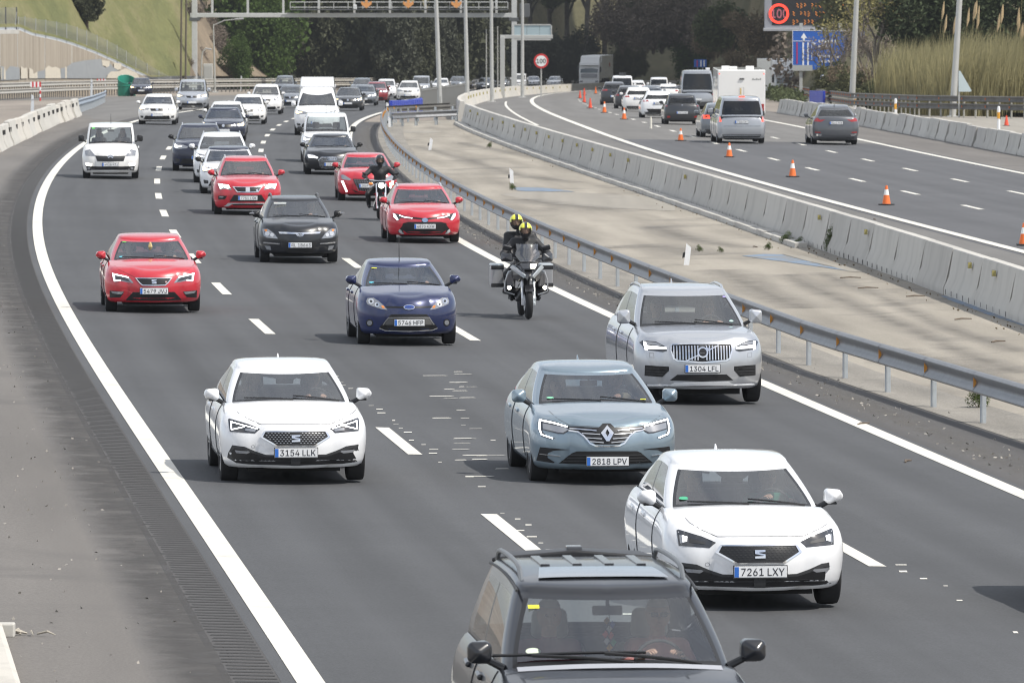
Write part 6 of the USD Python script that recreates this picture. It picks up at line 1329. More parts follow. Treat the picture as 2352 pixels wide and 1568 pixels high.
for s in (-1, 1):
    obj('fork_leg', cat_mesh([tube([(s * .105, -.02, .30), (s * .105, .22, .82)], [.032, .028], 8), rbox(s * .105 - .03, s * .105 + .03, -.04, .05, .26, .40, .012)]), BSIL if s > 0 else SILV, mc, smooth=40)
    obj('brake_disc', mv(lathe([(.06, -.004), (.15, -.004), (.15, .004), (.06, .004)], 20, 'x'), (s * .075, 0, .31)), SILV, mc)
    obj('side_fairing', hull([(s * .12, .12, .98), (s * .24, .38, .98), (s * .30, .5, .80), (s * .16, .2, .72), (s * .1, .02, .84), (s * .28, .7, .78)], .03), BIKE, mc, smooth=35)
    obj('fairing_stripe', hull([(s * .05, -.14, .80), (s * .09, -.12, .84), (s * .27, .28, 1.0), (s * .31, .36, .955), (s * .10, -.08, .79)], .014), BSIL, mc, smooth=35)
    obj('radiator_cowl', hull([(s * .30, .48, .86), (s * .35, .58, .80), (s * .33, .56, .62), (s * .24, .4, .62), (s * .28, .42, .84)], .03), M('bike_grey', (.12, .12, .125), .35, .4), mc, smooth=35)
    obj('cylinder', hull([(s * .14, .62, .50), (s * .38, .62, .52), (s * .38, .74, .50), (s * .14, .74, .46)], .065), BIKE, mc, smooth=35)
    obj('crash_bar', tube([(s * .14, .45, .92), (s * .34, .42, .88), (s * .40, .46, .70), (s * .40, .50, .50), (s * .22, .5, .44)], .014, 7), SILV, mc, smooth=40)
    fl = obj('fog_light', hull([(s * .335, .36, .58), (s * .335, .42, .58)], .05), BIKE, mc, smooth=40)
    obj('lamp_lit', mv(wall_xz(lathe([(0, .004), (.036, .004), (.04, 0), (.04, -.01)], 16)), (s * .335, .305, .58)), BEAM, fl)
    obj('hand_guard', hull([(s * .30, .26, 1.10), (s * .46, .36, 1.10), (s * .46, .40, 1.20), (s * .32, .28, 1.20), (s * .40, .27, 1.14)], .03), BIKE, mc, smooth=40)
    wm_ = obj('wing_mirror', hull([(s * .30, .42, 1.33), (s * .42, .42, 1.36), (s * .43, .44, 1.31), (s * .33, .44, 1.29)], .026), BIKE, mc, smooth=40); obj('mirror_stem', tube([(s * .30, .50, 1.12), (s * .30, .46, 1.31)], .010, 6), BIKE, wm_)
    pc = obj('pannier', rbox(s * .47 - .115, s * .47 + .115, 1.35, 1.85, .55, .93, .03), ALU, mc, smooth=40); obj('pannier_lid', rbox(s * .47 - .12, s * .47 + .12, 1.345, 1.855, .935, .985, .02), BSIL, pc); obj('pannier_corner', cat_mesh([rbox(s * .47 - .122, s * .47 + .122, 1.34, 1.40, z, z + .08, .015) for z in (.545, .88)]), BIKE, pc)
    obj('foot_peg', tube([(s * .15, .86, .36), (s * .31, .86, .36)], .016, 6), BIKE, mc)
obj('front_fender', loft([[(x, .34 * math.cos(a) * -1, .31 + .34 * math.sin(a)) for x in (-.085, -.05, .05, .085)] for a in np.linspace(.7, 2.5, 12)]), BIKE, mc, smooth=True)
obj('beak', hull([(0, -.22, .80), (-.06, -.1, .82), (.06, -.1, .82), (-.11, .1, .92), (.11, .1, .92), (0, -.02, .74)], .03), BIKE, mc, smooth=35)
obj('frame', cat_mesh([tube([(0, .25, .95), (0, .6, .45), (0, 1.52, .31)], .06, 8), tube([(0, .3, .95), (0, 1.0, .80), (0, 1.75, .85)], .05, 8)]), BIKE, mc)
obj('engine', hull([(-.15, .55, .36), (.15, .55, .36), (-.16, .9, .36), (.16, .9, .36), (0, .7, .68), (0, .5, .62)], .06), BIKE, mc, smooth=35)
obj('fuel_tank', hull([(-.17, .45, .98), (.17, .45, .98), (0, .5, 1.08), (-.12, .85, .93), (.12, .85, .93), (-.24, .5, .88), (.24, .5, .88)], .05), BIKE, mc, smooth=40)
obj('seat', hull([(-.13, .85, .88), (.13, .85, .88), (-.16, 1.6, .96), (.16, 1.6, .96), (0, 1.1, .88)], .05), LEATHER, mc, smooth=40)
hl = obj('headlight', hull([(-.14, -.02, 1.02), (.14, -.02, 1.02), (-.10, -.05, .95), (.10, -.05, .95), (0, .12, 1.0)], .03), LAMPD, mc, smooth=35)
obj('lamp_lit', hull([(.035, -.075, 1.025), (.135, -.055, 1.025), (.035, -.085, .965), (.115, -.075, .965)], .012), BEAM, hl)
obj('windscreen', loft([[(x * w, y + .10 * x * x, z) for x in np.linspace(-1, 1, 11)] for w, y, z in ((.15, .02, 1.08), (.24, .10, 1.20), (.20, .18, 1.30), (.21, .24, 1.40))]), glass('bike_screen', (.75, .76, .79), 2.4), mc, smooth=True)
obj('handlebar', tube([(-.44, .42, 1.13), (-.2, .36, 1.12), (0, .34, 1.10), (.2, .36, 1.12), (.44, .42, 1.13)], .016, 7), BIKE, mc)
J1 = dict(hip=(0, 1.0, .98), chest=(0, .82, 1.30), neck=(0, .74, 1.50), head=(0, .66, 1.66), sl=(-.21, .80, 1.42), sr=(.21, .80, 1.42), el=(-.43, .62, 1.20), er=(.43, .62, 1.20), wl=(-.37, .44, 1.15), wr=(.37, .44, 1.15), kl=(-.27, .55, .74), kr=(.27, .55, .74), fl=(-.25, .90, .38), fr=(.25, .90, .38))
rider('front rider in black with a yellow helmet on the touring motorcycle', p, rz, J1, HVY, LEATHER)
J2 = dict(hip=(0, 1.42, 1.03), chest=(-.04, 1.30, 1.39), neck=(-.06, 1.24, 1.61), head=(-.13, 1.18, 1.80), sl=(-.28, 1.30, 1.52), sr=(.18, 1.30, 1.52), el=(-.34, 1.18, 1.22), er=(.34, 1.18, 1.22), wl=(-.20, 1.0, 1.14), wr=(.20, 1.0, 1.14), kl=(-.33, .95, .80), kr=(.33, .95, .80), fl=(-.27, 1.22, .48), fr=(.27, 1.22, .48))
rider('second rider in a yellow helmet sitting behind on the touring motorcycle', p, rz, J2, HVY, LEATHER)

p = spot(876, 508); rz = -math.atan(slope(XL, p[1])); p[2] += .017
m2 = thing('motorcycle', 'slim black motorcycle with chrome fork between two red cars', 'motorcycle', p, rz)
t1, r1 = wheel_ms(.32, .11, 22)
for y, nm in ((0, 'front_wheel'), (1.5, 'rear_wheel')):
    w = thing(nm, None, None, (0, y, .32), parent=m2); obj('tyre', t1, TYRE, w, smooth=40); obj('rim', r1, RIMD, w)
for s in (-1, 1):
    obj('fork_leg', tube([(s * .11, 0, .32), (s * .11, .28, .98)], [.026, .034], 8), CHROME, m2, smooth=40)
    obj('indicator', hull([(s * .26, .18, .98), (s * .30, .18, .98)], .04), IND if s < 0 else WARM, m2, smooth=40)
    obj('wing_mirror', hull([(s * .40, .36, 1.25), (s * .48, .37, 1.27), (s * .42, .37, 1.21)], .024), BIKE, m2, smooth=40); obj('foot_peg', tube([(s * .14, .75, .34), (s * .32, .75, .34)], .016, 6), BIKE, m2)
    obj('exhaust', tube([(.16 * s, .6, .36), (.2 * s, 1.2, .32), (.22 * s, 1.8, .36)], .04, 8), CHROME, m2, smooth=40) if s > 0 else None
obj('front_fender', loft([[(x, -.36 * math.cos(a), .32 + .36 * math.sin(a)) for x in (-.07, .07)] for a in np.linspace(.9, 2.6, 10)]), BIKE, m2, smooth=True)
h2 = obj('headlight', hull([(0, .08, .94), (0, .2, .96)], .095), BIKE, m2, smooth=40); obj('lamp_lit', mv(wall_xz(lathe([(0, .006), (.07, .004), (.078, 0), (.078, -.01)], 18)), (0, -.012, .94)), BEAM, h2)
obj('engine', hull([(-.15, .5, .3), (.15, .5, .3), (-.15, .95, .3), (.15, .95, .3), (0, .7, .72)], .06), BIKE, m2, smooth=35); obj('frame', tube([(0, .26, .95), (0, .5, .4), (0, 1.5, .32)], .05, 8), BIKE, m2)
obj('fuel_tank', hull([(-.12, .4, .92), (.12, .4, .92), (0, .45, 1.0), (-.1, .85, .85), (.1, .85, .85)], .06), BIKE, m2, smooth=40); obj('seat', hull([(-.12, .85, .78), (.12, .85, .78), (-.1, 1.5, .85), (.1, 1.5, .85)], .05), LEATHER, m2, smooth=40)
obj('handlebar', tube([(-.42, .42, 1.10), (-.15, .3, 1.06), (.15, .3, 1.06), (.42, .42, 1.10)], .015, 7), CHROME, m2)
J3 = dict(hip=(0, 1.0, .90), chest=(0, .88, 1.24), neck=(0, .82, 1.46), head=(0, .76, 1.62), sl=(-.22, .86, 1.36), sr=(.22, .86, 1.36), el=(-.44, .66, 1.18), er=(.44, .66, 1.18), wl=(-.38, .45, 1.13), wr=(.38, .45, 1.13), kl=(-.34, .55, .70), kr=(.34, .55, .70), fl=(-.30, .80, .38), fr=(.30, .80, .38))
rider('rider in a black jacket and black helmet on the slim black motorcycle', p, rz, J3, M('helmet_gloss_black', (.015, .015, .018), .2, coat=1.0), LEATHER, stripe=False)
# ------------------------------------------------------------------ slopes behind the road
def hill(name, pts, mat, ds, zs, nx=60, seed=0, rough=.5, **d):
    """pts: base line of ground points; the slope rises behind it: at distance ds the height is zs"""
    P = np.asarray(pts, float); s = np.concatenate([[0], np.cumsum(np.linalg.norm(np.diff(P[:, :2], axis=0), axis=1))]); q = np.linspace(0, s[-1], nx)
    B = np.stack([np.interp(q, s, P[:, k]) for k in range(3)], 1); dd = np.concatenate([np.linspace(0, ds[1], 16), np.linspace(ds[1], ds[-1], 24)[1:]])
    R = np.stack([np.stack([B[:, 0] * (1 + t / 900), B[:, 1] + t, B[:, 2] + np.interp(t, ds, zs)], 1) for t in dd]); h = meshkit.fbm(R * [.03, .02, 0] + seed, 4) - .5
    R[..., 2] += h * rough * np.clip(dd / 12, 0, 1)[:, None] * 4
    V, F = loft(R)
    return obj(name, (V, F[:, ::-1] if np.cross(V[F[0, 1]] - V[F[0, 0]], V[F[0, 2]] - V[F[0, 0]])[2] < 0 else F), mat, smooth=True, uv=R[..., :2].reshape(-1, 2), kind='structure', **d)
def nature(name, c0, c1, c2, scale=.06, stretch=(1, .35, 1), bands=0.0):
    nodes = {'g': ('geometry', {}), 'm': ('mapping', {'scale': stretch}), 'n': ('noise_texture', {'scale': scale, 'detail': 8.0, 'roughness': .68, 'distortion': .4}), 'r': ('rgb_ramp', {'ramp': [(.28, c0), (.5, c1), (.74, c2)]}),
             'n2': ('noise_texture', {'scale': 2.2, 'detail': 4.0, 'roughness': .7}), 'r2': ('rgb_ramp', {'ramp': [(.3, (.72,) * 3), (.7, (1.25,) * 3)]}), 'x': ('mix_color', {'blend_type': 'multiply', 'fac': 1.0, 'use_clamp': False}),
             'b': ('bump', {'strength': .6, 'distance': .25}), 'p': ('principled_bsdf', {'roughness': .95, 'specular_ior_level': .15})}
    MATS[name] = usdkit.material(stage, LK + name, nodes, [('g.position', 'm.vector'), ('m.vector', 'n.vector'), ('n.fac', 'r.fac'), ('g.position', 'n2.vector'), ('n2.fac', 'r2.fac'), ('r.color', 'x.a'), ('r2.color', 'x.b'), ('x.result', 'p.base_color'), ('n2.fac', 'b.height'), ('b.normal', 'p.normal')], surface='p.BSDF')
    return MATS[name]
nature('meadow', (.105, .118, .052), (.155, .158, .068), (.25, .215, .125), .07, (.6, .5, 2.5))
nature('scrub_ground', (.085, .07, .055), (.19, .155, .115), (.30, .24, .175), .12)
nature('olive_ground', (.05, .055, .028), (.12, .11, .062), (.22, .18, .11), .09)
nature('ploughed', (.20, .15, .085), (.27, .205, .12), (.33, .26, .16), .04, (.3, 1.5, 1))
wx = [(-60, 69.6), (0, 69.6), (42, 68.7), (73, 82), (128, 93), (165, 104), (220, 124.5), (265.5, 144.7), (311, 167), (345, 183)]
def wy(px): return 522 + (px / 345.0) * 118
WT = [at_dist(px, wy(px), py) for px, py in wx]
hill('meadow', [(p[0], p[1] + 1.0, p[2] - .1) for p in WT] + [at_dist(385, 655, 183), at_dist(420, 674, 182), at_dist(438, 684, 182)], MATS['meadow'], [0, 6, 60, 130, 600], [.3, 1.2, 7.5, 18, 60], 70, 2, .12)
hill('scrub_slope', [at_dist(430, 680, 182), at_dist(500, 715, 182), at_dist(620, 745, 183)], MATS['scrub_ground'], [0, 6, 60, 130, 600], [.3, 1.2, 7.5, 18, 60], 40, 3, .6)
hill('wooded_slope', [at_dist(610, 743, 183), at_dist(740, 780, 186), at_dist(1000, 820, 188), at_dist(1300, 1010, 190), at_dist(1560, 990, 190), at_dist(1680, 860, 194), at_dist(1790, 740, 200)], MATS['olive_ground'], [0, 6, 60, 130, 700], [.3, 1.2, 7.0, 18, 80], 60, 4, .5)
hill('ploughed_slope', [at_dist(1500, 1040, 60), at_dist(1650, 1040, 60), at_dist(1900, 1040, 60)], MATS['ploughed'], [0, 20, 80, 200, 600], [0, 3, 10, 26, 80], 20, 5, .3)
hill('verge', [at_dist(1770, 690, 205), at_dist(1890, 520, 224), at_dist(2000, 448, 236), at_dist(2150, 408, 252), at_dist(2420, 392, 262), at_dist(2700, 392, 262)], MATS['olive_ground'], [0, 8, 80, 200, 500], [0, .2, .8, 7, 70], 40, 6, .4)

# retaining wall in panels, with the coping and the fence above it
wall = thing('retaining_wall', 'tall tan retaining wall with grey overpainted patches beside the slip road', 'wall', WT[1])
o = WT[1]
MW = usdkit.material(stage, LK + 'wall_concrete', {
    'g': ('geometry', {}), 'm': ('mapping', {'scale': (.9, .9, .10)}), 'n': ('noise_texture', {'scale': .9, 'detail': 6.0, 'roughness': .65}), 'r': ('rgb_ramp', {'ramp': [(.3, (.26, .225, .18)), (.55, (.36, .315, .255)), (.8, (.43, .385, .32))]}),
    'p': ('principled_bsdf', {'roughness': .9, 'specular_ior_level': .2})}, [('g.position', 'm.vector'), ('m.vector', 'n.vector'), ('n.fac', 'r.fac'), ('r.color', 'p.base_color')], surface='p.BSDF')
px_ = np.array([p[0] for p in wx[1:]]); joints = [-60, -20, 0, 40, 103, 165, 220, 262, 300, 345]
def wtop(px): return at_dist(px, wy(px), float(np.interp(px, [p[0] for p in wx], [p[1] for p in wx])))
for a, b in zip(joints[:-1], joints[1:]):
    q = np.linspace(a + .25, b - .25, 5); T_ = [wtop(x) for x in q]
    rows = [[(t[0], t[1], float(G(t[0], t[1])) - .8) for t in T_], [tuple(t) for t in T_], [(t[0], t[1] + .45, t[2]) for t in T_]]
    obj('wall_panel', (lambda m: (m[0] - o, m[1]))(loft(rows)), MW, wall)
cp = [wtop(x) + [0, -.06, .0] for x in np.linspace(-60, 44, 8)]
obj('coping', mv(loft([[(t[0], t[1] + dy, t[2] + dz) for t in cp] for dy, dz in ((0, -.28), (0, .02), (.6, .02))]), -o), CON[1], wall)
GP, CP = M('wall_paint_grey', (.27, .285, .295), .85, var=.12, vscale=1.5), M('wall_paint_cream', (.56, .51, .42), .85, var=.08, vscale=1.5)
def wpatch(pts, mat, off):
    poly = Polygon([(x / 5.461, y / 5.461) for x, y in pts]).buffer(0); b = shapely.segmentize(poly, 6); ring = np.array(b.exterior.coords)[:-1]
    gx, gy = np.meshgrid(np.arange(poly.bounds[0], poly.bounds[2], 5), np.arange(poly.bounds[1], poly.bounds[3], 4)); g = np.stack([gx.ravel(), gy.ravel()], 1); g = g[shapely.contains_xy(poly.buffer(-1), g[:, 0], g[:, 1])]
    P = np.vstack([ring, g]); T_ = Delaunay(P).simplices; c = P[T_].mean(1); T_ = T_[shapely.contains_xy(poly, c[:, 0], c[:, 1])]
    V = np.array([at_dist(x, wy(x), y) for x, y in P]) + [.05 + off, 0, 0]; obj('paint_patch', (V - o, T_[:, ::-1]), mat, wall)
wpatch([(0, 830), (40, 840), (60, 900), (120, 830), (235, 850), (240, 1000), (0, 1010)], GP, .015)
for pts in ([(0, 850), (12, 855), (10, 990), (0, 1000)], [(42, 835), (56, 900), (60, 1000), (34, 1000), (36, 880)], [(248, 830), (290, 860), (325, 850), (332, 985), (250, 990)], [(355, 850), (400, 880), (408, 930), (455, 900), (460, 985), (352, 985)], [(555, 860), (600, 825), (640, 850), (690, 840), (745, 870), (752, 985), (556, 985)], [(805, 840), (825, 845), (826, 985), (806, 985)],
            [(1265, 755), (1365, 770), (1360, 830), (1325, 850), (1300, 825), (1275, 830)], [(1415, 790), (1510, 800), (1505, 870), (1470, 880), (1420, 855)], [(1380, 900), (1480, 895), (1560, 860), (1700, 920), (1745, 985), (1325, 985), (1340, 940)]):
    wpatch(pts, CP, .03)
wpatch([(830, 840), (900, 790), (1050, 760), (1260, 740), (1275, 830), (1325, 852), (1375, 800), (1420, 858), (1490, 885), (1400, 905), (1330, 950), (1320, 985), (828, 985)], GP, .02)
wpatch([(460, 900), (555, 880), (555, 985), (460, 985)], GP, .02); wpatch([(752, 860), (805, 850), (805, 985), (752, 985)], GP, .02)
fn = thing('fence', 'thin wire mesh fence on posts along the top of the retaining wall', 'fence', o)
FP = M('fence_post', (.42, .43, .42), .6, .3); FPD = M('fence_post_dark', (.07, .075, .08), .6, .2)
MESHM = usdkit.material(stage, LK + 'wire_mesh', {'t': ('transparent_bsdf', {}), 'd': ('principled_bsdf', {'base_color': (.20, .205, .195), 'roughness': .7}), 'm': ('mix_closure', {'fac': .30})}, [('t.BSDF', 'm.closure1'), ('d.BSDF', 'm.closure2')], surface='m.closure')
ft = [(42, 40), (57, 39.5), (82, 44), (105, 47), (130, 51), (153, 56), (177, 63.5), (199, 71), (223, 82), (246, 93), (269, 105), (290, 118), (312, 131), (338, 147), (365, 163), (392, 177)]
fb_ = [t for t in ft]
prev = None
for px, py in [(-30, 18), (13, 18), (38, 18)] + ft:
    y = wy(px) + 1.4; top = at_dist(px, y, py); tall = py < 20
    bz = at_dist(px, y, float(np.interp(px, [p[0] for p in wx] + [420], [p[1] for p in wx] + [190])) - 3)[2]
    obj('post', tube([(top[0] - o[0], y - o[1], bz - .3 - o[2]), (top[0] - o[0], y - o[1], top[2] - o[2] + .05)], .05 if tall else .03, 6), FPD if tall else FP, fn)
    cur = (top - o, np.array([top[0], y, bz]) - o)
    if prev is not None and not (px == 42): obj('mesh_panel', loft([[prev[1], cur[1]], [prev[0], cur[0]]]), MESHM, fn)
    prev = cur
t = at_dist(34, wy(34) + 1.2, 66); t2 = at_dist(38, wy(34) + 1.2, 28); obj('brace', tube([t - o, t2 - o], .03, 6), FP, fn)

# ------------------------------------------------------------------ trees and other plants
def quads(C, size, seed, up=0.0, aspect=1.5):
    """one leaf-like diamond at each centre, turned at random"""
    r = np.random.default_rng(seed); n = len(C); a = r.normal(size=(n, 3)); a[:, 2] += up * 2; a /= np.linalg.norm(a, axis=1)[:, None]; b = np.cross(a, r.normal(size=(n, 3))); b /= np.linalg.norm(b, axis=1)[:, None] + 1e-9
    s = (size * r.uniform(.55, 1.35, n))[:, None]; V = np.stack([C - a * s * aspect / 2, C - b * s / 2 + a * s * .1, C + a * s * aspect / 2, C + b * s / 2 + a * s * .1], 1).reshape(-1, 3)
    i = np.arange(n)[:, None] * 4; return V, np.vstack([i + [0, 1, 2], i + [0, 2, 3]])
def clumps(blobs, n, seed, shell=.55):
    """points through a set of ellipsoids (x, y, z, rx, ry, rz), denser near their skins"""
    r = np.random.default_rng(seed); b = np.array(blobs, float); w = (b[:, 3] * b[:, 4] * b[:, 5]) ** .7; k = r.choice(len(b), n, p=w / w.sum())
    d = r.normal(size=(n, 3)); d /= np.linalg.norm(d, axis=1)[:, None]; rad = (shell + (1 - shell) * r.random(n)) ** .7 * r.uniform(.8, 1.12, n)
    return b[k, :3] + d * rad[:, None] * b[k, 3:]
BARK = M('bark', (.13, .10, .075), .95, var=.35, vscale=5); BARKG = M('bark_grey', (.20, .18, .16), .95, var=.3, vscale=5)
L_CYP = leaf('foliage_cypress', [(.04, .045, .026), (.07, .075, .042), (.108, .108, .06), (.15, .135, .078)], .12)
L_CYP2 = leaf('foliage_cypress_grey', [(.05, .056, .04), (.084, .09, .064), (.125, .128, .09), (.17, .162, .115)], .12)
L_PINE = leaf('foliage_pine', [(.045, .058, .026), (.085, .102, .042), (.13, .146, .06), (.18, .188, .085)], .15)
L_GREEN = leaf('foliage_spring', [(.035, .06, .014), (.07, .115, .024), (.11, .17, .035), (.16, .22, .055)], .3)
L_OLIVE = leaf('foliage_olive', [(.07, .075, .036), (.12, .12, .056), (.175, .165, .08), (.23, .21, .11)], .2)
L_TAN = leaf('foliage_dry', [(.11, .085, .055), (.18, .14, .09), (.25, .2, .135), (.32, .27, .19)], .2)
L_TWIG = leaf('foliage_twigs', [(.14, .115, .095), (.20, .165, .135), (.26, .215, .175), (.33, .28, .23)], .1)
L_BUD = leaf('foliage_buds', [(.20, .18, .07), (.27, .24, .10), (.34, .30, .13), (.42, .37, .18)], .3)
r_ = np.random.default_rng(21)
def tree_proto(name, crown, leafm, trunk, barkm, label, cat='tree', limbs=None):
    p = stage.DefinePrim('/_' + name, 'Xform'); p.SetSpecifier(Sdf.SpecifierClass)
    if trunk is not None: usdkit.mesh(stage, f'/_{name}/trunk', trunk, barkm, smooth=True)
    if limbs is not None: usdkit.mesh(stage, f'/_{name}/limbs', limbs, barkm, smooth=True)
    usdkit.mesh(stage, f'/_{name}/crown', crown, leafm)
    return p
def plant(name, p, pos, rz, sc, label, cat='tree', group=None):
    x = UsdGeom.Xform.Define(stage, path_for(name)); x.AddTranslateOp().Set(Gf.Vec3d(*map(float, pos))); x.AddRotateZOp().Set(math.degrees(rz)); x.AddScaleOp().Set(Gf.Vec3f(*map(float, (sc if not np.isscalar(sc) else (sc,) * 3))))
    q = x.GetPrim(); q.GetReferences().AddInternalReference(p.GetPath()); q.SetInstanceable(True); return data(q, label, cat, group)
def cypress(seed, h=12.0, w=1.7, n=13000):
    r = np.random.default_rng(seed); z = r.uniform(.02, 1, n) ** .85; prof = np.interp(z, [0, .06, .2, .5, .8, 1], [.35, .8, 1, .88, .5, .05]); a = r.uniform(0, 2 * math.pi, n)
    lump = 1 + .22 * np.sin(a * 3 + z * 17 + seed) + .16 * np.sin(a * 7 - z * 31); rad = prof * w * lump * (r.uniform(.25, 1, n) ** .5)
    C = np.stack([rad * np.cos(a), rad * np.sin(a), z * h], 1); return quads(C, .20, seed, up=.9, aspect=2.2)
PC = [tree_proto(f'cypress_{"abc"[k]}', cypress(30 + k, w=1.6 + .25 * k), (L_CYP, L_CYP2, L_CYP)[k], tube([(0, 0, -.5), (0, 0, 3), (.1, 0, 9)], [.22, .18, .05], 7), BARK, '') for k in range(3)]
def blobtree(seed, h, blobs, n, size, asp=1.4): return quads(clumps(blobs, n, seed, .45), size, seed, .1, asp)
def pine(seed):
    r = np.random.default_rng(seed); B = []
    for k in range(16):
        a, q = r.uniform(0, 2 * math.pi), r.uniform(.5, 3.6); z = 11.2 - q * .5 + r.uniform(-1.6, 1.2); B.append((q * math.cos(a), q * math.sin(a), z, r.uniform(1.1, 1.9), r.uniform(1.1, 1.9), r.uniform(.8, 1.3)))
    limbs = [tube([(0, 0, 5.5 + .3 * k), (b[0] * .5, b[1] * .5, b[2] - 1.6), (b[0], b[1], b[2] - .3)], [.12, .08, .03], 5) for k, b in enumerate(B[:9])]
    return blobtree(seed, 12, B, 13000, .20, 2.2), tube([(0, 0, -.5), (.25, 0, 3), (.1, .1, 6.5), (0, 0, 10)], [.30, .25, .2, .08], 8), cat_mesh(limbs)
PP = []
for k in range(3):
    c, t, l = pine(50 + k); PP.append(tree_proto(f'pine_{"abc"[k]}', c, L_PINE, t, BARKG, '', limbs=l))
def bush(name, seed, mat, n=9000, size=.15, ratio=1.1, trunkm=None):
    r = np.random.default_rng(seed); B = [(r.normal(0, .9), r.normal(0, .9), 1.0 + abs(r.normal(0, .9)) * ratio, r.uniform(.7, 1.3), r.uniform(.7, 1.3), r.uniform(.7, 1.3) * ratio) for _ in range(12)]
    st = cat_mesh([tube([(0, 0, -.3), (b[0] * .5, b[1] * .5, b[2] * .6), (b[0], b[1], b[2])], [.09, .05, .02], 5) for b in B[:6]])
    return tree_proto(name, quads(clumps(B, n, seed, .4), size, seed, .2, 1.5), mat, st, trunkm or BARK, '')
B_G, B_O, B_D, B_T, B_TW, B_P = bush('bush_green', 71, L_GREEN, ratio=1.7), bush('bush_olive', 72, L_OLIVE), bush('bush_dark', 73, L_PINE), bush('bush_dry', 74, L_TAN, 8000, .13), bush('bush_twiggy', 75, L_TWIG, 7000, .12), bush('bush_dark_b', 76, L_CYP2, ratio=1.3)
def bare(seed, h=9.0, n=1500, mat=L_BUD, name='bare_tree'):
    r = np.random.default_rng(seed); br, tips = [], []
    def grow(p, d, L, rad, lev):
        q = p + d * L; mid = (p + q) / 2 + r.normal(0, .05 * L, 3); br.append(tube([p, mid, q], [rad, rad * .82, rad * .62], 5 if lev < 2 else 4, False))
        if lev >= 4: tips.append(q); tips.append(mid); return
        for _ in range(r.integers(2, 4) + (lev < 2)):
            e = d + r.normal(0, .42, 3); e[2] += .18; e /= np.linalg.norm(e); grow(q, e, L * r.uniform(.62, .82), rad * .62, lev + 1)
    grow(np.array([0, 0, -.3]), np.array([.03, 0, 1.0]), h * .24, .20, 0)
    T_ = np.array(tips); T_ = T_[r.choice(len(T_), n)] + r.normal(0, .32, (n, 3)); bm = cat_mesh(br)
    return tree_proto(name, quads(T_, .11, seed, .2, 1.6), mat, None, None, '', limbs=None), bm
pb, bm = bare(91); usdkit.mesh(stage, '/_bare_tree/branches', bm, M('bark_dark', (.14, .12, .10), .95), smooth=True)
pb2, bm2 = bare(95, 8.0, 1200, L_TWIG, 'bare_tree_b'); usdkit.mesh(stage, '/_bare_tree_b/branches', bm2, MATS['bark_dark'], smooth=True)
def gz(p, dz=0): return (p[0], p[1], p[2] + dz)
# where the ground of the slopes stands behind a given place
def on_slope(px, Y, py): return at_dist(px, Y, py)
CYN = ['first', 'second', 'third', 'fourth', 'fifth', 'sixth', 'seventh', 'eighth', 'ninth', 'tenth', 'eleventh', 'twelfth', 'thirteenth', 'fourteenth', 'fifteenth', 'sixteenth', 'seventeenth', 'eighteenth']
p = at_dist(199, 600, 84); plant('cypress_tree', PC[0], gz(p, 1.0), .3, (.78, .78, .66), 'lone dark cypress on the meadow above the wire fence')
rows = [(600, 755, 1.1660000000000001, 1), (618, 760, 1.2189999999999999, 0), (655, 760, 1.272, 1), (690, 760, 1.1660000000000001, 2), (722, 760, 1.272, 0), (757, 760, 1.2189999999999999, 2), (790, 760, 1.1660000000000001, 0), (820, 760, 1.06, 1), (850, 760, 1.2189999999999999, 2), (878, 760, 1.1130000000000002, 1), (905, 755, 1.007, 1), (935, 762, 0.6996000000000001, 0), (962, 768, 0.7632, 0), (990, 772, 0.6572, 1), (1020, 780, 0.742, 1), (1046, 785, 1.4310000000000003, 0), (1084, 792, 0.9540000000000001, 1), (1112, 800, 1.272, 0)]
for k, (px, Y, s, v) in enumerate(rows):
    p = at_dist(px, Y, 196); plant('cypress_tree', PC[v], gz(p), k * 1.3, (s * 1.25, s * 1.25, s * 1.05), f'{CYN[k]} cypress from the left in the dark hedge below the gantry')
for px, Y, s, lab in ((576, 752, 2.7, 'bright green bushy tree at the left end of the cypress hedge'), (606, 746, 1.7, 'lower bright green shrub beside the bushy tree at the hedge'), (545, 722, .9, 'small bright green shrub at the foot of the bushy tree')):
    p = at_dist(px, Y, 190); plant('leafy_tree', B_G, gz(p), px * .1, (s, s, s * 1.15), lab)
pn_ = [(1215, 960, 1.35, 0), (1262, 970, 1.45, 1), (1305, 965, 1.5, 2), (1352, 960, 1.45, 0), (1392, 965, 1.4, 1), (1180, 900, 1.3, 2)]
nm = ['behind the sign gantry arm', 'above the speed limit sign', 'just right of the speed limit sign', 'with pale bare trunk left of the lorry', 'over the lorry', 'behind the gantry column']
for k, (px, Y, s, v) in enumerate(pn_):
    p = at_dist(px, Y, 196); plant('pine_tree', PP[v], gz(p, .5), k, (s, s, s * 1.05), f'tall dark umbrella pine {nm[k]}')
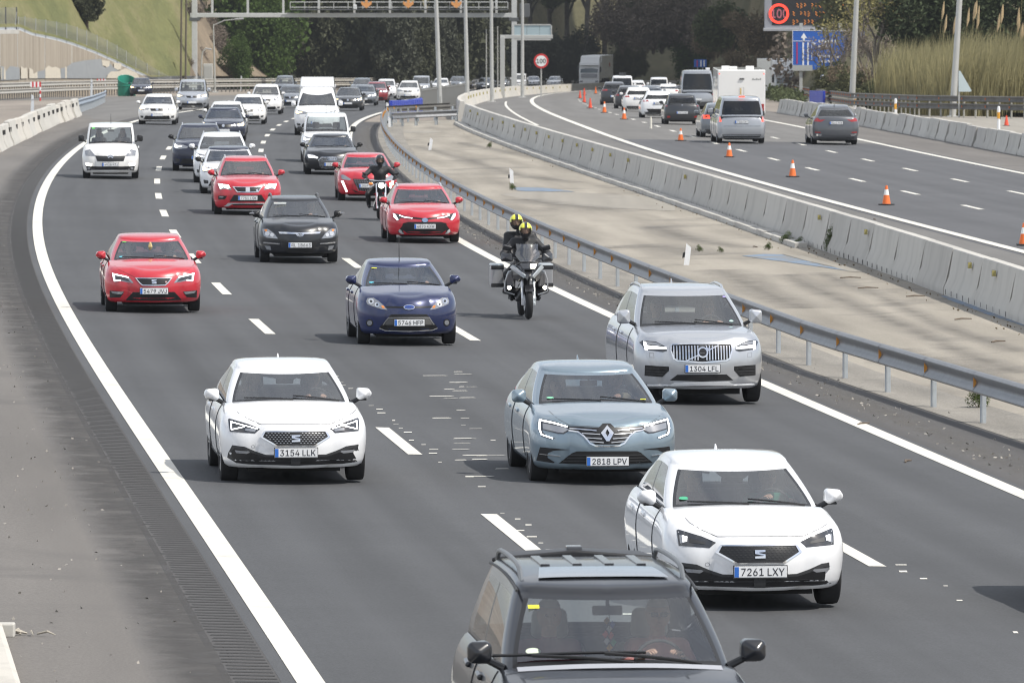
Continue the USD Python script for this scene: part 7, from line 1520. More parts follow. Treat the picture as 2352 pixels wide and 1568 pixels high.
for k, (px, Y, s, pr, lab) in enumerate([
    (1205, 930, 1.8, B_P, 'dark shrub under the pines left of the speed limit sign'), (1290, 960, 1.9, B_P, 'dark undergrowth shrub under the pines right of the speed limit sign'), (1345, 960, 1.4, B_P, 'dark undergrowth shrub left of the lorry'),
    (1478, 985, 2.4, B_D, 'dark round tree high behind the lorry'), (1440, 970, 1.6, B_O, 'olive shrub behind the lorry box'), (1520, 960, 1.5, B_D, 'dark green round shrub left of the silver high roof van'), (1560, 970, 2.0, B_O, 'olive thicket behind the silver high roof van'),
    (1600, 930, 1.6, B_G, 'fresh green thicket above the small blue sign'), (1672, 760, 1.7, B_D, 'dark green tree above the motorhome'), (1640, 820, 1.2, B_T, 'dry tan thicket above the motorhome'), (1745, 700, 1.3, B_T, 'dry tan reeds thicket below the message sign'), (1715, 720, 1.1, B_T, 'dry tan shrub right of the motorhome'), (1780, 690, 1.1, B_T, 'dry tan shrub left of the big blue sign'),
    (1500, 930, 2.0, B_TW, 'bare twiggy tree on the skyline behind the lorry'), (1580, 930, 2.1, B_TW, 'bare twiggy tree high above the silver high roof van'), (1430, 930, 2.0, B_TW, 'bare twiggy tree right of the pines'), (1750, 880, 1.2, B_D, 'dark round shrub against the ploughed slope behind the message sign')]):
    p = at_dist(px, Y, 190 if px < 1700 else 200); plant('shrub', pr, gz(p, -.2 + (4.5 if 'skyline' in lab or 'high' in lab or 'right of the pines' in lab else 0) + (3.0 if 'above the motorhome' in lab or 'message' in lab else 0)), k * .9, s, lab, 'shrub')
for k, (px, py, Y, s, pr, lab) in enumerate([(457, 150, 712, .6, B_TW, 'brown twiggy shrub left of the gantry column'), (505, 120, 735, .75, B_TW, 'brown twiggy shrub on the bank right of the gantry column'), (482, 80, 745, .8, B_TW, 'upper brown twiggy shrub on the bank behind the gantry column'), (528, 55, 765, .85, B_TW, 'brown twiggy shrub high on the bank under the gantry beam'), (440, 40, 722, .6, B_TW, 'brown twiggy shrub at the upper edge of the meadow'),
                                            (420, 165, 690, .5, B_T, 'dry grass tussock at the right end of the meadow'), (560, 25, 790, 1.2, B_O, 'olive shrub behind the gantry railing'), (508, 178, 722, .5, B_T, 'dry grass tussock behind the tan guard rail'), (380, 160, 668, .45, B_O, 'low olive shrub at the foot of the meadow')]):
    p = at_dist(px, Y, py); plant('shrub', pr, gz(p, -1.0 * s), k, s, lab, 'shrub')
for px, lab in ((415, 'left'), (426, 'right')):
    p = at_dist(px, 640, 190); t = thing('pole', f'thin dark wooden pole, {lab} one of the pair left of the gantry column', 'pole', p); obj('shaft', tube([(0, 0, -1), (.1, 0, 9)], [.09, .07], 8), M('wood_dark', (.10, .085, .07), .9), t); obj('cross_arm', box(-.5, .5, -.05, .05, 8.2, 8.35), MATS['wood_dark'], t)
# pale cut slope seen between the cypresses
wp_ = thing('building', 'pale concrete wall seen in the gap between the cypresses', 'building', at_dist(1040, 860, 190))
obj('wall', box(-8.5, 2.8, 0, 1.5, 0, 7.0), M('pale_wall', (.46, .43, .37), .9, var=.15, vscale=.5), wp_); obj('coping', box(-8.6, 2.9, -.1, 1.6, 7.0, 7.3), CON[3], wp_)
# right hand verge: bare trees, dark crown, reeds
for k, (px, Y, s, pr, lab) in enumerate([(2003, 470, 1.02, pb, 'bare branching tree between the lamp post and the reeds'), (1985, 500, .8, pb2, 'slender bare tree behind the first right lamp post'), (2030, 480, .85, pb2, 'second bare tree just left of the reeds'), (1930, 520, .85, pb, 'bare budding tree in front of the blue sign'), (1900, 530, .75, pb2, 'bare tree hiding the message sign')]):
    p = at_dist(px, Y, 215); plant('bare_tree', pr, gz(p), k * 2.1, s, lab)
p = at_dist(2245, 470, 150)
BT = [(-4, 0, 5, 2.6, 2.5, 2.4), (-1, 0, 6, 3, 3, 2.6), (2.5, .5, 6, 3, 3, 2.8), (5.5, 0, 5.5, 3, 3, 2.6), (0, -.5, 4, 3.4, 2.5, 2.0), (-3, .3, 3.4, 2.2, 2, 1.6), (4, 0, 3.5, 3, 2.4, 2)]
bt = thing('tree', 'broad dark green tree behind the reeds at the right edge', 'tree', (p[0], p[1], float(G(p[0], p[1])) + 1.0)); obj('trunk', tube([(0, 0, -2), (.2, 0, 2), (0, 0, 5)], [.5, .4, .2], 8), BARK, bt, smooth=True); obj('crown', quads(clumps(BT, 34000, 5, .45), .16, 6, .1, 2.0), leaf('foliage_dark_broad', [(.03, .042, .02), (.052, .07, .03), (.08, .102, .044), (.115, .14, .062)], .15), bt)
for k, (px, Y, s, pr, lab) in enumerate([(2050, 440, .62, B_D, 'dark round bush left of the reeds behind the double guard rail'), (2062, 432, .45, B_D, 'small dark bush at the foot of the reeds'), (1950, 470, .75, B_O, 'olive bush behind the first right lamp post'), (1990, 455, .6, B_O, 'low olive bush under the bare tree'), (1920, 500, .9, B_O, 'olive bush under the big blue sign'), (1975, 490, .85, B_T, 'dry brush under the bare tree'), (2020, 470, .7, B_T, 'dry brush right of the bare tree'), (2090, 450, 1.0, B_O, 'olive bush behind the left end of the reeds'), (2010, 560, 2.4, B_O, 'tall pale thicket far behind the bare tree'), (2080, 560, 2.5, B_O, 'tall pale thicket left of the broad dark tree'), (1950, 600, 2.4, B_TW, 'tall twiggy thicket behind the message sign')]):
    p = at_dist(px, Y, 225); plant('shrub', pr, (p[0], p[1], float(G(p[0], p[1])) - .2 + (1 if Y > 550 else 0)), k * 1.7, s, lab, 'shrub')
def reeds(n, seed, x0, x1, y0, y1, hmin, hmax):
    r = np.random.default_rng(seed); x = r.uniform(x0, x1, n); y = r.uniform(y0, y1, n); h = r.uniform(hmin, hmax, n) * (.75 + .35 * meshkit.noise(np.stack([x * .5, y * .3, x * 0], 1), 3)); w = r.uniform(.012, .035, n); lx, ly = r.normal(.12, .14, n) * h, r.normal(0, .12, n) * h; a = r.uniform(0, math.pi, n)
    k_ = x > np.interp(y, [381, 398, 430, 440], [28.5, 24.0, 21.6, 21.6]); x, y, h, w, lx, ly, a = (q[k_] for q in (x, y, h, w, lx, ly, a)); n = len(x); dx, dy = np.cos(a) * w, np.sin(a) * w; Z = G(x, y)
    V = np.stack([np.stack([x - dx, y - dy, Z], 1), np.stack([x + dx, y + dy, Z], 1), np.stack([x + lx * .35 + dx * .9, y + ly * .35 + dy * .9, Z + h * .6], 1), np.stack([x + lx * .35 - dx * .9, y + ly * .35 - dy * .9, Z + h * .6], 1), np.stack([x + lx, y + ly, Z + h], 1)], 1).reshape(-1, 3)
    i = np.arange(n)[:, None] * 5; return V, np.vstack([i + [0, 1, 2], i + [0, 2, 3], i + [3, 2, 4]])
L_REED = leaf('foliage_reed', [(.20, .185, .09), (.33, .295, .155), (.45, .39, .23), (.58, .50, .33)], .3)
rd = thing('reed_bed', 'tall straw and green reed bed behind the dark double guard rail', 'reeds'); obj('reeds', reeds(26000, 4, 21.5, 36, 398, 432, 2.4, 5.2), L_REED, rd, kind='stuff')
PLM = M('plume', (.40, .30, .17), .95, var=.2)
for k in range(34):
    x, y = r_.uniform(23.5, 32, 1)[0], r_.uniform(399, 412); z = float(G(x, y)); h = r_.uniform(4.2, 5.6) + (1.3 if k in (3, 11, 17) else 0); l = r_.normal(.25, .15); s = obj('stem', tube([(x, y, z), (x + l * .4, y, z + h * .6), (x + l, y, z + h)], [.02, .016, .01], 4, False), L_REED, rd)
    obj('plume', tube([(x + l, y, z + h - .1), (x + l + .06, y, z + h + .25), (x + l + .09, y, z + h + .6), (x + l + .13, y, z + h + .95)], [.02, .075, .055, .008], 6), PLM, rd, smooth=True)
# low growth on the slab and at its edges
tuft = bush('weed', 81, leaf('foliage_weed', [(.05, .075, .02), (.09, .125, .035), (.14, .17, .06), (.20, .2, .09)], .3), 2600, .13, 1.0)
for k, (px, py, s, lab) in enumerate([(2247, 937, .16, 'small green bush growing beside the last rail posts'), (1807, 560, .13, 'green weeds below the concrete barrier beside the pale slab'), (1835, 566, .10, 'yellowish weeds between the slab and the concrete barrier'), (1908, 580, .14, 'tall dark weed against the foot of the concrete barrier'), (1606, 578, .07, 'single weed on the slab right of the white marker'), (1655, 580, .06, 'small dry weed in the slab joint'), (1176, 437, .10, 'weed beside the leaning white marker'), (1765, 574, .08, 'dry weed near the blue paint'), (1520, 428, .08, 'small weeds at the slab edge by the barrier kerb'), (1125, 340, .10, 'weeds at the foot of the barrier near the cross rail')]):
    p = spot(px, py); plant('weed', tuft, p, k, (s * .62, s * .62, s * (1.15 if 'tall' in lab else .62)), lab, 'weed')
hd = []
for k in range(260):
    y = r_.uniform(500, 655); x = float(np.interp(y, [490, 655], [20.4, 24.4])) + r_.normal(-.8, .35); hd.append((x, y, float(G(x, y)) + .25 + abs(r_.normal(0, .15))))
hd = np.repeat(np.array(hd), 10, 0) + r_.normal(0, .28, (2600, 3)); obj('low_hedge', quads(hd, .2, 3, .2), L_PINE, kind='stuff', label='low green growth along the slip road edge under the rail', cat='hedge')
gr = []
for k in range(500):
    px, py = r_.uniform(1190, 2340), 0
    y = r_.uniform(105, 345); x = float(XB(y)) - .5 - abs(r_.normal(0, .25)); gr.append((x, y, float(G(x, y)) + .03))
obj('debris', quads(np.array(gr), .035, 9, .0), L_TAN, kind='stuff', label='dry leaves and litter along the foot of the concrete barrier', cat='litter')
gr = []
for k in range(600):
    y = r_.uniform(60, 180); x = float(XL(y)) - r_.uniform(.8, 4.2); gr.append((x, y, float(G(x, y)) + .014))
obj('gravel', quads(np.array(gr), .028, 10, .0), M('grit', (.30, .28, .25), .9), kind='stuff', label='loose grit scattered on the left shoulder', cat='gravel')
gr = []
for k in range(500):
    y = r_.uniform(85, 200); x = float(XL(y)) + 10.9 + abs(r_.normal(0, .5)); gr.append((x, y, float(G(x, y)) + .018))
obj('gravel', quads(np.array(gr), .035, 12, .0), MATS['grit'], kind='stuff', label='loose grit beside the right edge line under the guard rail', cat='gravel')
# ------------------------------------------------------------------ cones, markers, posts, signs
CONE_O, CONE_R, CONE_A, CONE_W = M('cone_orange', (.75, .16, .03), .5), M('cone_red', (.70, .08, .035), .5), M('cone_amber', (.80, .30, .03), .5), M('cone_white', (.78, .78, .76), .4)
CONES = [(2352, 565, 'orange cone cut by the right edge of the view'), (2036, 472.4, 'orange cone with a white collar, nearest whole one on the dashed line'), (1820.4, 407.8, 'orange cone with a white collar, second from the nearest whole one'), (1675, 362.3, 'orange cone with a white collar below the silver passenger van'), (1563.4, 324.7, 'orange cone with a white collar left of the grey estate car'),
         (1433.5, 275.5, 'orange cone below the rounded white hatchback'), (1388.2, 260, 'orange cone with a white tip below the black sport utility car'), (1355.7, 249.8, 'red cone left of the black sport utility car'), (1342, 236.5, 'amber cone left of the red ones at the bend'), (1332.3, 226.8, 'leftmost red cone at the bend'), (1342, 219, 'amber cone behind the leftmost red cone'), (1368.2, 216, 'farthest orange cone at the bend')]
CH = [.52, .54, .54, .52, .50, .58, .62, .62, .62, .62, .62, .62]
for k, (px, py, lab) in enumerate(CONES):
    p = spot(px, py); h = CH[k]; col = CONE_R if 'red' in lab else CONE_A if 'amber' in lab else CONE_O
    t = thing('traffic_cone', lab, 'traffic cone', (p[0], p[1], p[2] + .017), k)
    obj('base', rbox(-.17, .17, -.17, .17, 0, .035, .012), M('cone_base', (.03, .03, .03), .8), t)
    rr = lambda z: .125 - .095 * z / h
    obj('cone', lathe([(rr(.03), .03), (rr(h * .52), h * .52)], 20), col, t, smooth=40)
    obj('collar', lathe([(rr(h * .52), h * .52), (rr(h * .80), h * .80)], 20), CONE_W if k < 7 else col, t, smooth=40); obj('tip', lathe([(rr(h * .8), h * .8), (rr(h), h), (0, h + .005)], 20), col, t, smooth=40)
p = spot(1495, 296); t = thing('marker_post', 'cream flexible marker post standing on the dashed line right of the cones', 'marker post', p); obj('post', lathe([(.06, 0), (.05, .1), (.045, .45), (.02, .52), (0, .53)], 14), M('marker_cream', (.66, .63, .55), .5), t, smooth=40)
WHP = M('marker_white', (.76, .77, .78), .4); BKB = M('marker_black', (.02, .02, .022), .4)
for px, top, bot, lean, lab in ((1577, 585, 636, .12, 'white delineator post behind the guard rail, right of the motorcycle pair'), (1176, 429, 470, -.05, 'white delineator post behind the guard rail above the red hatchback'), (987, 339, 372, .16, 'leaning white delineator post on the slab'), (895, 268, 302, -.03, 'white delineator post at the start of the guard rail'), (889, 235, 268, .03, 'white delineator post on the road edge by the cross rail')):
    Y = {1577: 163, 1176: 232, 987: 283, 895: 345, 889: 372}[px]; b = at_dist(px, Y); tz = at_dist(px, Y, top)[2]; h = max(.5, tz - b[2]); t = thing('delineator_post', lab, 'delineator', b)
    P = [(-.06, 0), (.06, 0), (.06, h - .10), (-.06, h)]
    m = wall_xz(prism(Polygon(P), -.03, .03)); m = (np.column_stack([m[0][:, 0] + m[0][:, 2] * lean, m[0][:, 1], m[0][:, 2]]), m[1]); obj('post', m, WHP, t)
    m = wall_xz(prism(Polygon([(-.064, h - .34), (.064, h - .28), (.064, h - .16), (-.064, h - .22)]), -.012, .034)); m = (np.column_stack([m[0][:, 0] + m[0][:, 2] * lean - .05, m[0][:, 1] + .02, m[0][:, 2]]), m[1]); obj('black_band', m, BKB, t)
AMP = M('marker_amber', (.68, .33, .03), .4)
for px, Y, lab in ((1964.5, 428, 'black and white striped marker post, left of three behind the right barrier'), (2057, 380, 'black and white striped marker post, middle of three behind the right barrier'), (2294, 330, 'black and white striped marker post, right of three on the sandy apron')):
    b = at_dist(px, Y); t = thing('marker_post', lab, 'marker post', b); obj('post', lathe([(.07, 0), (.07, 1.0), (.05, 1.08), (0, 1.1)], 14), WHP, t, smooth=40); obj('amber_band', lathe([(.074, .52), (.074, .82)], 14), AMP, t); obj('black_band', mv(lathe([(.076, .50), (.076, .84)], 14), (.02, .02, 0), s=1.0), BKB, t)
for px, py, Y, lab in ((74, 235, 372, 'white marker post behind the pale concrete blocks on the left'), (210, 213, 520, 'white marker post in front of the tan guard rail'), (473, 172, 676, 'pale grey box beside the gantry foot'), (554, 172, 688, 'white marker post right of the gantry foot')):
    b = at_dist(px, Y); 
    if 'box' in lab: t = thing('cabinet', lab, 'cabinet', at_dist(px + 5, Y)); obj('body', rbox(-.45, .45, -.3, .3, 0, 2.6, .04), M('cabinet_grey', (.45, .45, .43), .6), t); obj('door', rbox(-.36, .36, -.325, -.3, .3, 2.4, .01), M('cabinet_door', (.40, .40, .385), .6), t)
    else: t = thing('delineator_post', lab, 'delineator', b); h = 1.05 if Y < 400 else 1.5; obj('post', wall_xz(prism(Polygon([(-.09, 0), (.09, 0), (.08, h - .1), (-.04, h)]), -.03, .03)), M('marker_bluish', (.60, .63, .66), .4), t); obj('black_band', wall_xz(prism(Polygon([(-.08, h - .35), (.08, h - .32), (.08, h - .24), (-.08, h - .27)]), -.01, .034)), M('marker_grey', (.35, .36, .38), .4), t)

# green crash cushion
p = spot(291, 221); t = thing('crash_cushion', 'green cylindrical crash cushion with a slanted open top at the slip road nose', 'crash cushion', p)
GRN = M('cushion_green', (.015, .23, .16), .45, var=.08); an = np.linspace(0, 2 * math.pi, 33); R1 = .72
rows = [[(R1 * math.cos(a), R1 * math.sin(a), z if z < 1 else 1.0 + (.34 * (1 + math.sin(a - .3)))) for a in an] for z in (0, .5, .78, .80, 1.0)]
obj('shell', loft(rows), GRN, t, smooth=40); obj('inner', loft([[(x * .93, y * .93, z) for x, y, z in rows[4]], [(R1 * .93 * math.cos(a), R1 * .93 * math.sin(a), .55) for a in an]]), GRN, t, smooth=40)
obj('rim', tube([(x * .965, y * .965, z) for x, y, z in rows[4]], .04, 6, False), GRN, t, smooth=40); obj('rib', tube([(R1 * math.cos(a), R1 * math.sin(a), .8) for a in an], .03, 6, False), GRN, t, smooth=40)
obj('torn_strip', tube([(-.32, -.60, 1.06), (-.2, -.62, .92), (.02, -.66, .78)], .035, 5), M('strip_rust', (.45, .22, .10), .7), t)
# red and white boards on the far rail
for px, lab in ((76, 'small red and white board on a striped post before the tan rail, left one'), (233, 'faded red and white board beside the green crash cushion')):
    b = at_dist(px + (6 if px < 100 else 0), 497 if px < 100 else 592); t = thing('warning_board', lab, 'sign', b)
    wd = .75
    for k in range(6): obj('stripe', wall_xz(prism(Polygon([(-wd / 2 + k * wd / 6, .95), (-wd / 2 + (k + 1) * wd / 6, .95), (-wd / 2 + (k + 1) * wd / 6, 1.32), (-wd / 2 + k * wd / 6, 1.32)]), -.01, .01), -.12), M('sign_red', (.55, .04, .04), .5) if k % 2 == (px < 100) else WHP, t)
    for k in range(4): obj('post', tube([(wd / 2 - .06, -.1, k * .24), (wd / 2 - .06, -.1, (k + 1) * .24)], .055, 8), MATS['sign_red'] if k % 2 == 0 else WHP, t)
# small light kilometre post at left
# ------------------------------------------------------------------ lamp posts
LP = M('lamp_post_steel', (.45, .45, .43), .5, .35, var=.06)
def lamp(px, Y, lab, h=14.0, r0=.15, lean=0.0, mat=LP, arms=2):
    b = at_dist(px, Y); t = thing('street_lamp', lab, 'street lamp', b)
    obj('base_plate', rbox(-.3, .3, -.3, .3, -.05, .06, .02), mat, t); obj('pole', tube([(0, 0, 0), (lean * .5, 0, h * .5), (lean, 0, h)], [r0, r0 * .78, r0 * .5], 14), mat, t, smooth=40); obj('service_door', rbox(-.07, .07, -r0 - .012, -r0 + .03, .5, 1.0, .01), mat, t)
    for s in ((-1, 1) if arms == 2 else (1,)):
        obj('arm', tube([(lean, 0, h - .1), (lean + s * 1.0, 0, h + .35), (lean + s * 2.0, 0, h + .45)], .045, 8), mat, t, smooth=40); obj('lamp_head', hull([(lean + s * 2.0, 0, h + .45), (lean + s * 2.7, 0, h + .5)], .09), M('lamp_head', (.3, .3, .3), .5), t, smooth=40)
lamp(1011, 432, 'grey lamp post nearest in the strip between the carriageways, before the blue fence', lean=-.5); lamp(1074, 480, 'grey lamp post, second in the strip between the carriageways', lean=-.3); lamp(1130, 528, 'grey lamp post, third in the strip between the carriageways', lean=-.1); lamp(1200, 575, 'grey lamp post right of the gantry column', lean=0.0)
lamp(1956, 436, 'grey lamp post left of the bare tree on the right verge', r0=.19, lean=.6, arms=1); lamp(2188, 394, 'grey lamp post rising out of the reeds on the right', r0=.19, lean=.8, arms=1)
lamp(494, 655, 'thin pale lamp post right of the left gantry column', h=6.2, r0=.10, lean=-.15, arms=1); 
p = at_dist(463, 650); t = thing('street_lamp', 'short curved lamp beside the left gantry column', 'street lamp', p); obj('pole', tube([(0, 0, 0), (0, 0, 3.0), (.1, 0, 3.7), (.4, 0, 4.0), (.6, 0, 3.95)], .07, 8), LP, t, smooth=40); obj('lamp_head', hull([(.55, 0, 3.95), (.85, 0, 3.9)], .08), MATS['lamp_head'], t)
for px, h, lab in ((1117, 4.6, 'thin pale pole, left of two between the lamp posts'), (1143, 4.9, 'thin pale pole, right of two between the lamp posts')):
    p = at_dist(px, 690); t = thing('pole', lab, 'pole', p); obj('shaft', tube([(0, 0, -.5), (0, 0, h + 1.5)], [.07, .05], 8), LP, t); obj('cap', rbox(-.07, .07, -.07, .07, h + 1.5, h + 1.62, .02), LP, t)

# ------------------------------------------------------------------ gantry over the near carriageway
GY = 690.0; GS = M('gantry_steel', (.50, .51, .51), .6, .1, var=.08); GSD = M('gantry_dark', (.10, .105, .11), .6, .2)
gl, gr_ = at_dist(447, GY, 180), at_dist(1181, GY, 190); zb0 = at_dist(447, GY, 40.5)[2]; zt0 = at_dist(447, GY, 30.5)[2]; gw = gr_[0] - gl[0]
gt = thing('sign_gantry', 'wide grey steel gantry with a railed walkway over the oncoming lanes', 'gantry', (gl[0], GY, 0))
for x, z in ((0, gl[2]), (gw, gr_[2])):
    obj('column', rbox(x - .26, x + .26, -.26, .26, z - 4, zt0 + 3.0, .03), GS, gt); obj('bracket', rbox(x - .5, x + .5, -.3, .3, zb0 - .35, zb0 - .02, .03), GSD, gt)
obj('lower_beam', rbox(-.4, gw + .3, -.25, .25, zb0, zt0, .03), GS, gt); obj('upper_beam', rbox(-.4, gw + .3, -.25, .25, zt0 + 2.4, zt0 + 2.8, .03), GS, gt)
for k in range(9): x = gw * (k + .5) / 9 * 1.0; obj('strut', rbox(x - .11, x + .11, -.1, .1, zt0, zt0 + 2.4, .02), GS, gt)
for z in (.55, 1.05): obj('hand_rail', tube([(gw * .30, -.7, zt0 + z), (gw * .98, -.7, zt0 + z)], .035, 6), GS, gt)
obj('walkway', box(gw * .30, gw * .98, -.85, -.3, zt0 + .28, zt0 + .40), GSD, gt)
for k in range(16): x = gw * (.30 + .68 * k / 15); obj('rail_post', tube([(x, -.7, zt0 + .4), (x, -.7, zt0 + 1.05)], .03, 6), GS, gt)
for px, lab in ((815, 'left'), (1000, 'right')): obj('camera_housing', rbox((px - 447) / FPX * GY - .15, (px - 447) / FPX * GY + .2, -1.0, -.6, zt0 + .35, zt0 + .8, .05), M('camera_white', (.6, .62, .64), .4), gt)
obj('speed_camera', rbox(gw + .5, gw + 1.5, -.4, .2, zt0 - .4, zt0 + .9, .06), GSD, gt)
ARO = M('arrow_orange', (.66, .30, .10), .5)
for px in (842, 938, 1048):
    x = (px - 447) / FPX * GY; pl = Polygon([(-.16, 2.0), (.16, 2.0), (.16, .85), (.62, 1.05), (.62, .72), (0, .28), (-.62, .72), (-.62, 1.05), (-.16, .85)])
    obj('lane_arrow', mv(wall_xz(prism(affinity.scale(pl, .8, .9, origin=(0, 0)), -.03, .03)), (x, -1.1, zt0 + .2)), ARO, gt)
# cantilever sign seen from behind
SY = 600.0; b = at_dist(1154, SY); s0 = at_dist(1181, SY, 56); s1 = at_dist(1268, SY, 93)
t = thing('direction_sign', 'back of a pale grey direction sign on a bent steel post beyond the gantry column', 'sign', b); zt_ = at_dist(1154, SY, 85)[2] - b[2]
obj('post', rbox(-.2, .2, -.2, .2, -.5, zt_, .03), LP, t); obj('arm', rbox(-.2, 4.2, -.16, .16, zt_ - .15, zt_ + .15, .03), LP, t)
w_ = (s1[0] - s0[0]) / 3
for k in range(3): obj('panel', rbox(s0[0] - b[0] + k * w_ + .01, s0[0] - b[0] + (k + 1) * w_ - .01, -.08, -.02, s1[2] - b[2], s0[2] - b[2], .01), M('sign_back', (.36, .45, .48), .5, .3), t)
obj('frame', cat_mesh([box(s0[0] - b[0], s1[0] - b[0], -.14, -.08, s1[2] - b[2] + .0, s1[2] - b[2] + .16), box(s1[0] - b[0] - .1, s1[0] - b[0], -.14, -.08, s1[2] - b[2], s0[2] - b[2]), box(s0[0] - b[0], s1[0] - b[0], -.14, -.08, s0[2] - b[2] - .1, s0[2] - b[2])]), LP, t)
# speed limit sign
Y = 585.0; b = at_dist(1243, Y); c = at_dist(1243, Y, 140.5)[2] - b[2]; t = thing('speed_sign', 'round speed limit sign 100 with a red rim before the pines', 'sign', b)
obj('post', tube([(0, 0, -.5), (0, 0, c - .3)], .055, 8), LP, t); d = .60
obj('rim', mv(wall_xz(lathe([(0, .0), (d, .0), (d, -.03), (0, -.03)], 32)), (0, -.08, c)), M('sign_red_rim', (.52, .03, .03), .45), t); obj('face', mv(wall_xz(lathe([(0, .012), (d * .74, .012), (d * .74, -.01)], 32)), (0, -.08, c)), M('sign_white', (.74, .74, .73), .45), t)
v, f, _ = meshkit.arrays(meshkit.text_mesh('100', .34, .01, True)); v = v - [v[:, 0].mean(), .17, 0]; v[:, 0] -= (v[:, 0].max() + v[:, 0].min()) / 2; obj('figures', mv(wall_xz((v * [.9, 1, 1], f)), (0, -.095, c)), M('sign_black', (.03, .03, .03), .5), t)
# warning triangle, seen edge-on from behind
p = at_dist(2203, 390); t = thing('warning_sign', 'pale back of a triangular road sign beside the lamp post in the reeds', 'sign', p)
tz = at_dist(2203, 390, 163)[2] - p[2]; bz = at_dist(2203, 390, 211)[2] - p[2]
obj('post', rbox(-.04, .04, 0, .08, -.2, tz, .01), LP, t); obj('panel', wall_xz(prism(Polygon([(-.03, tz), (.06, tz), (.68, bz + .05), (.60, bz), (-.03, bz)]).buffer(.0), -.015, .015), -.03), M('sign_back_pale', (.50, .58, .59), .5, .2), t)
obj('edge', box(-.06, -.03, -.05, .0, bz, tz), M('sign_edge', (.12, .12, .14), .5), t)
# message sign with lit red ring and amber dots
Y = 575.0; a0, a1 = at_dist(1756, Y, 0), at_dist(2010, Y, 68.5); W_ = a1[0] - a0[0]; H_ = a0[2] - a1[2]
t = thing('message_sign', 'dark electronic message sign with a glowing red ring, behind bare branches', 'sign', (a0[0], Y, a1[2]))
obj('case', rbox(0, W_, 0, .5, 0, H_ + .3, .05), M('sign_case', (.30, .31, .34), .6, .2), t); obj('display', rbox(.6, W_ - .3, -.03, .03, .35, H_ + .05, .02), M('display_black', (.018, .018, .02), .5), t)
obj('sill', rbox(-.1, W_, -.25, .05, -.12, .12, .03), M('sign_sill', (.38, .39, .41), .5, .2), t)
REDE = M('led_red', (.9, .05, .03), .5, em=1.1, emc=(1.0, .06, .03)); AMBE = M('led_amber', (.8, .3, .05), .5, em=.30, emc=(1.0, .28, .05)); PNKE = M('led_pink', (.35, .10, .13), .5, em=.10, emc=(1.0, .3, .35))
cx_, cz_ = at_dist(1789, Y, 32)[0] - a0[0], at_dist(1789, Y, 32)[2] - a1[2]; rr_ = 23 / FPX * Y
ring = Point(0, 0).buffer(rr_, 24).difference(Point(0, 0).buffer(rr_ * .76, 24)); obj('red_ring', mv(wall_xz(prism(ring, -.01, .03)), (cx_, -.05, cz_)), REDE, t)
v, f, _ = meshkit.arrays(meshkit.text_mesh('100', rr_ * .85, .02, True)); v[:, 0] -= v[:, 0].max() / 2; v[:, 1] -= rr_ * .42; obj('figures', mv(wall_xz((v * [.8, 1, 1], f)), (cx_, -.05, cz_)), PNKE, t)
dots = []
for row in range(3):
    for k in range(22):
        if (k * 7 + row * 5) % 4: 
            x = cx_ + rr_ + .35 + k * .30; z = cz_ + .62 - row * .66
            for (dx, dz) in [(0, 0), (.08, .09), (0, .18), (.08, -.09), (.0, -.16)][: 3 + (k + row) % 3]: dots.append(box(x + dx - .03, x + dx + .03, -.05, -.03, z + dz - .035, z + dz + .035))
obj('lit_dots', cat_mesh(dots), AMBE, t, kind='stuff')
for x in (W_ * .62, W_ - 1.0): obj('leg', rbox(x - .2, x + .2, .1, .5, -7, 0, .03), LP, t)
# blue direction signs
SB, SBD = M('sign_blue', (.015, .10, .42), .5), M('sign_blue_dark', (.012, .06, .30), .5)
Y = 545.0; q = lambda px, py: at_dist(px, Y, py); o_ = q(1820, 160); L_ = lambda px, py: (q(px, py)[0] - o_[0], q(px, py)[2] - o_[2])
t = thing('direction_sign', 'big blue lane sign with white arrow and a red lane bar, partly behind bare trees', 'sign', o_)
def face(name, pts, mat, y, th=.03): return obj(name, wall_xz(prism(Polygon([L_(*p) for p in pts]).buffer(0), 0, th), y), mat, t)
face('panel', [(1820, 70), (1985, 70), (1985, 160), (1820, 160)], SB, 0.0, .10); face('lower_panel', [(1870, 160), (1960, 160), (1935, 167), (1872, 150)], SB, 0.0, .08)
face('white_border', [(1820, 70), (1985, 70), (1985, 71.2), (1821, 71.2), (1821, 160), (1820, 160)], WHP, -.105, .015)
face('white_line', [(1822, 94), (1866, 94), (1866, 95.2), (1822, 95.2)], WHP, -.105, .015)
face('arrow_head', [(1846, 76), (1853.5, 88), (1849, 88), (1848, 95), (1844.5, 95), (1843.5, 88), (1839, 88)], WHP, -.105, .015)
face('lane_bar', [(1829, 98), (1832, 98), (1832, 147), (1829, 147)], M('lane_red', (.42, .02, .10), .5), -.105, .015)
for x in (1843, 1854): face('lane_bar', [(x, 98), (x + 3.4, 98), (x + 3.4, 150), (x, 150)], WHP, -.105, .015)
face('side_line', [(1863.5, 96), (1864.5, 96), (1864.5, 140), (1863.5, 140)], WHP, -.105, .015); face('arrow_side', [(1866, 96), (1874, 101), (1866, 106)], WHP, -.105, .015)
for k, (x0_, x1_, y0_) in enumerate(((1880, 1925, 92), (1880, 1912, 103), (1880, 1930, 127), (1880, 1918, 138))):
    for j in range(int((x1_ - x0_) / 7)): face('letter_block', [(x0_ + 7 * j, y0_), (x0_ + 7 * j + 4.5, y0_), (x0_ + 7 * j + 4.5, y0_ + 6), (x0_ + 7 * j, y0_ + 6)], WHP, -.105, .015)
face('grey_plate', [(1820, 150), (1866, 150), (1866, 163), (1820, 163)], M('sign_grey', (.36, .37, .36), .6), -.12, .02)
for x in (1840, 1930): obj('leg', rbox(L_(x, 100)[0] - .12, L_(x, 100)[0] + .12, .05, .25, -4.5, 3.5, .02), LP, t)
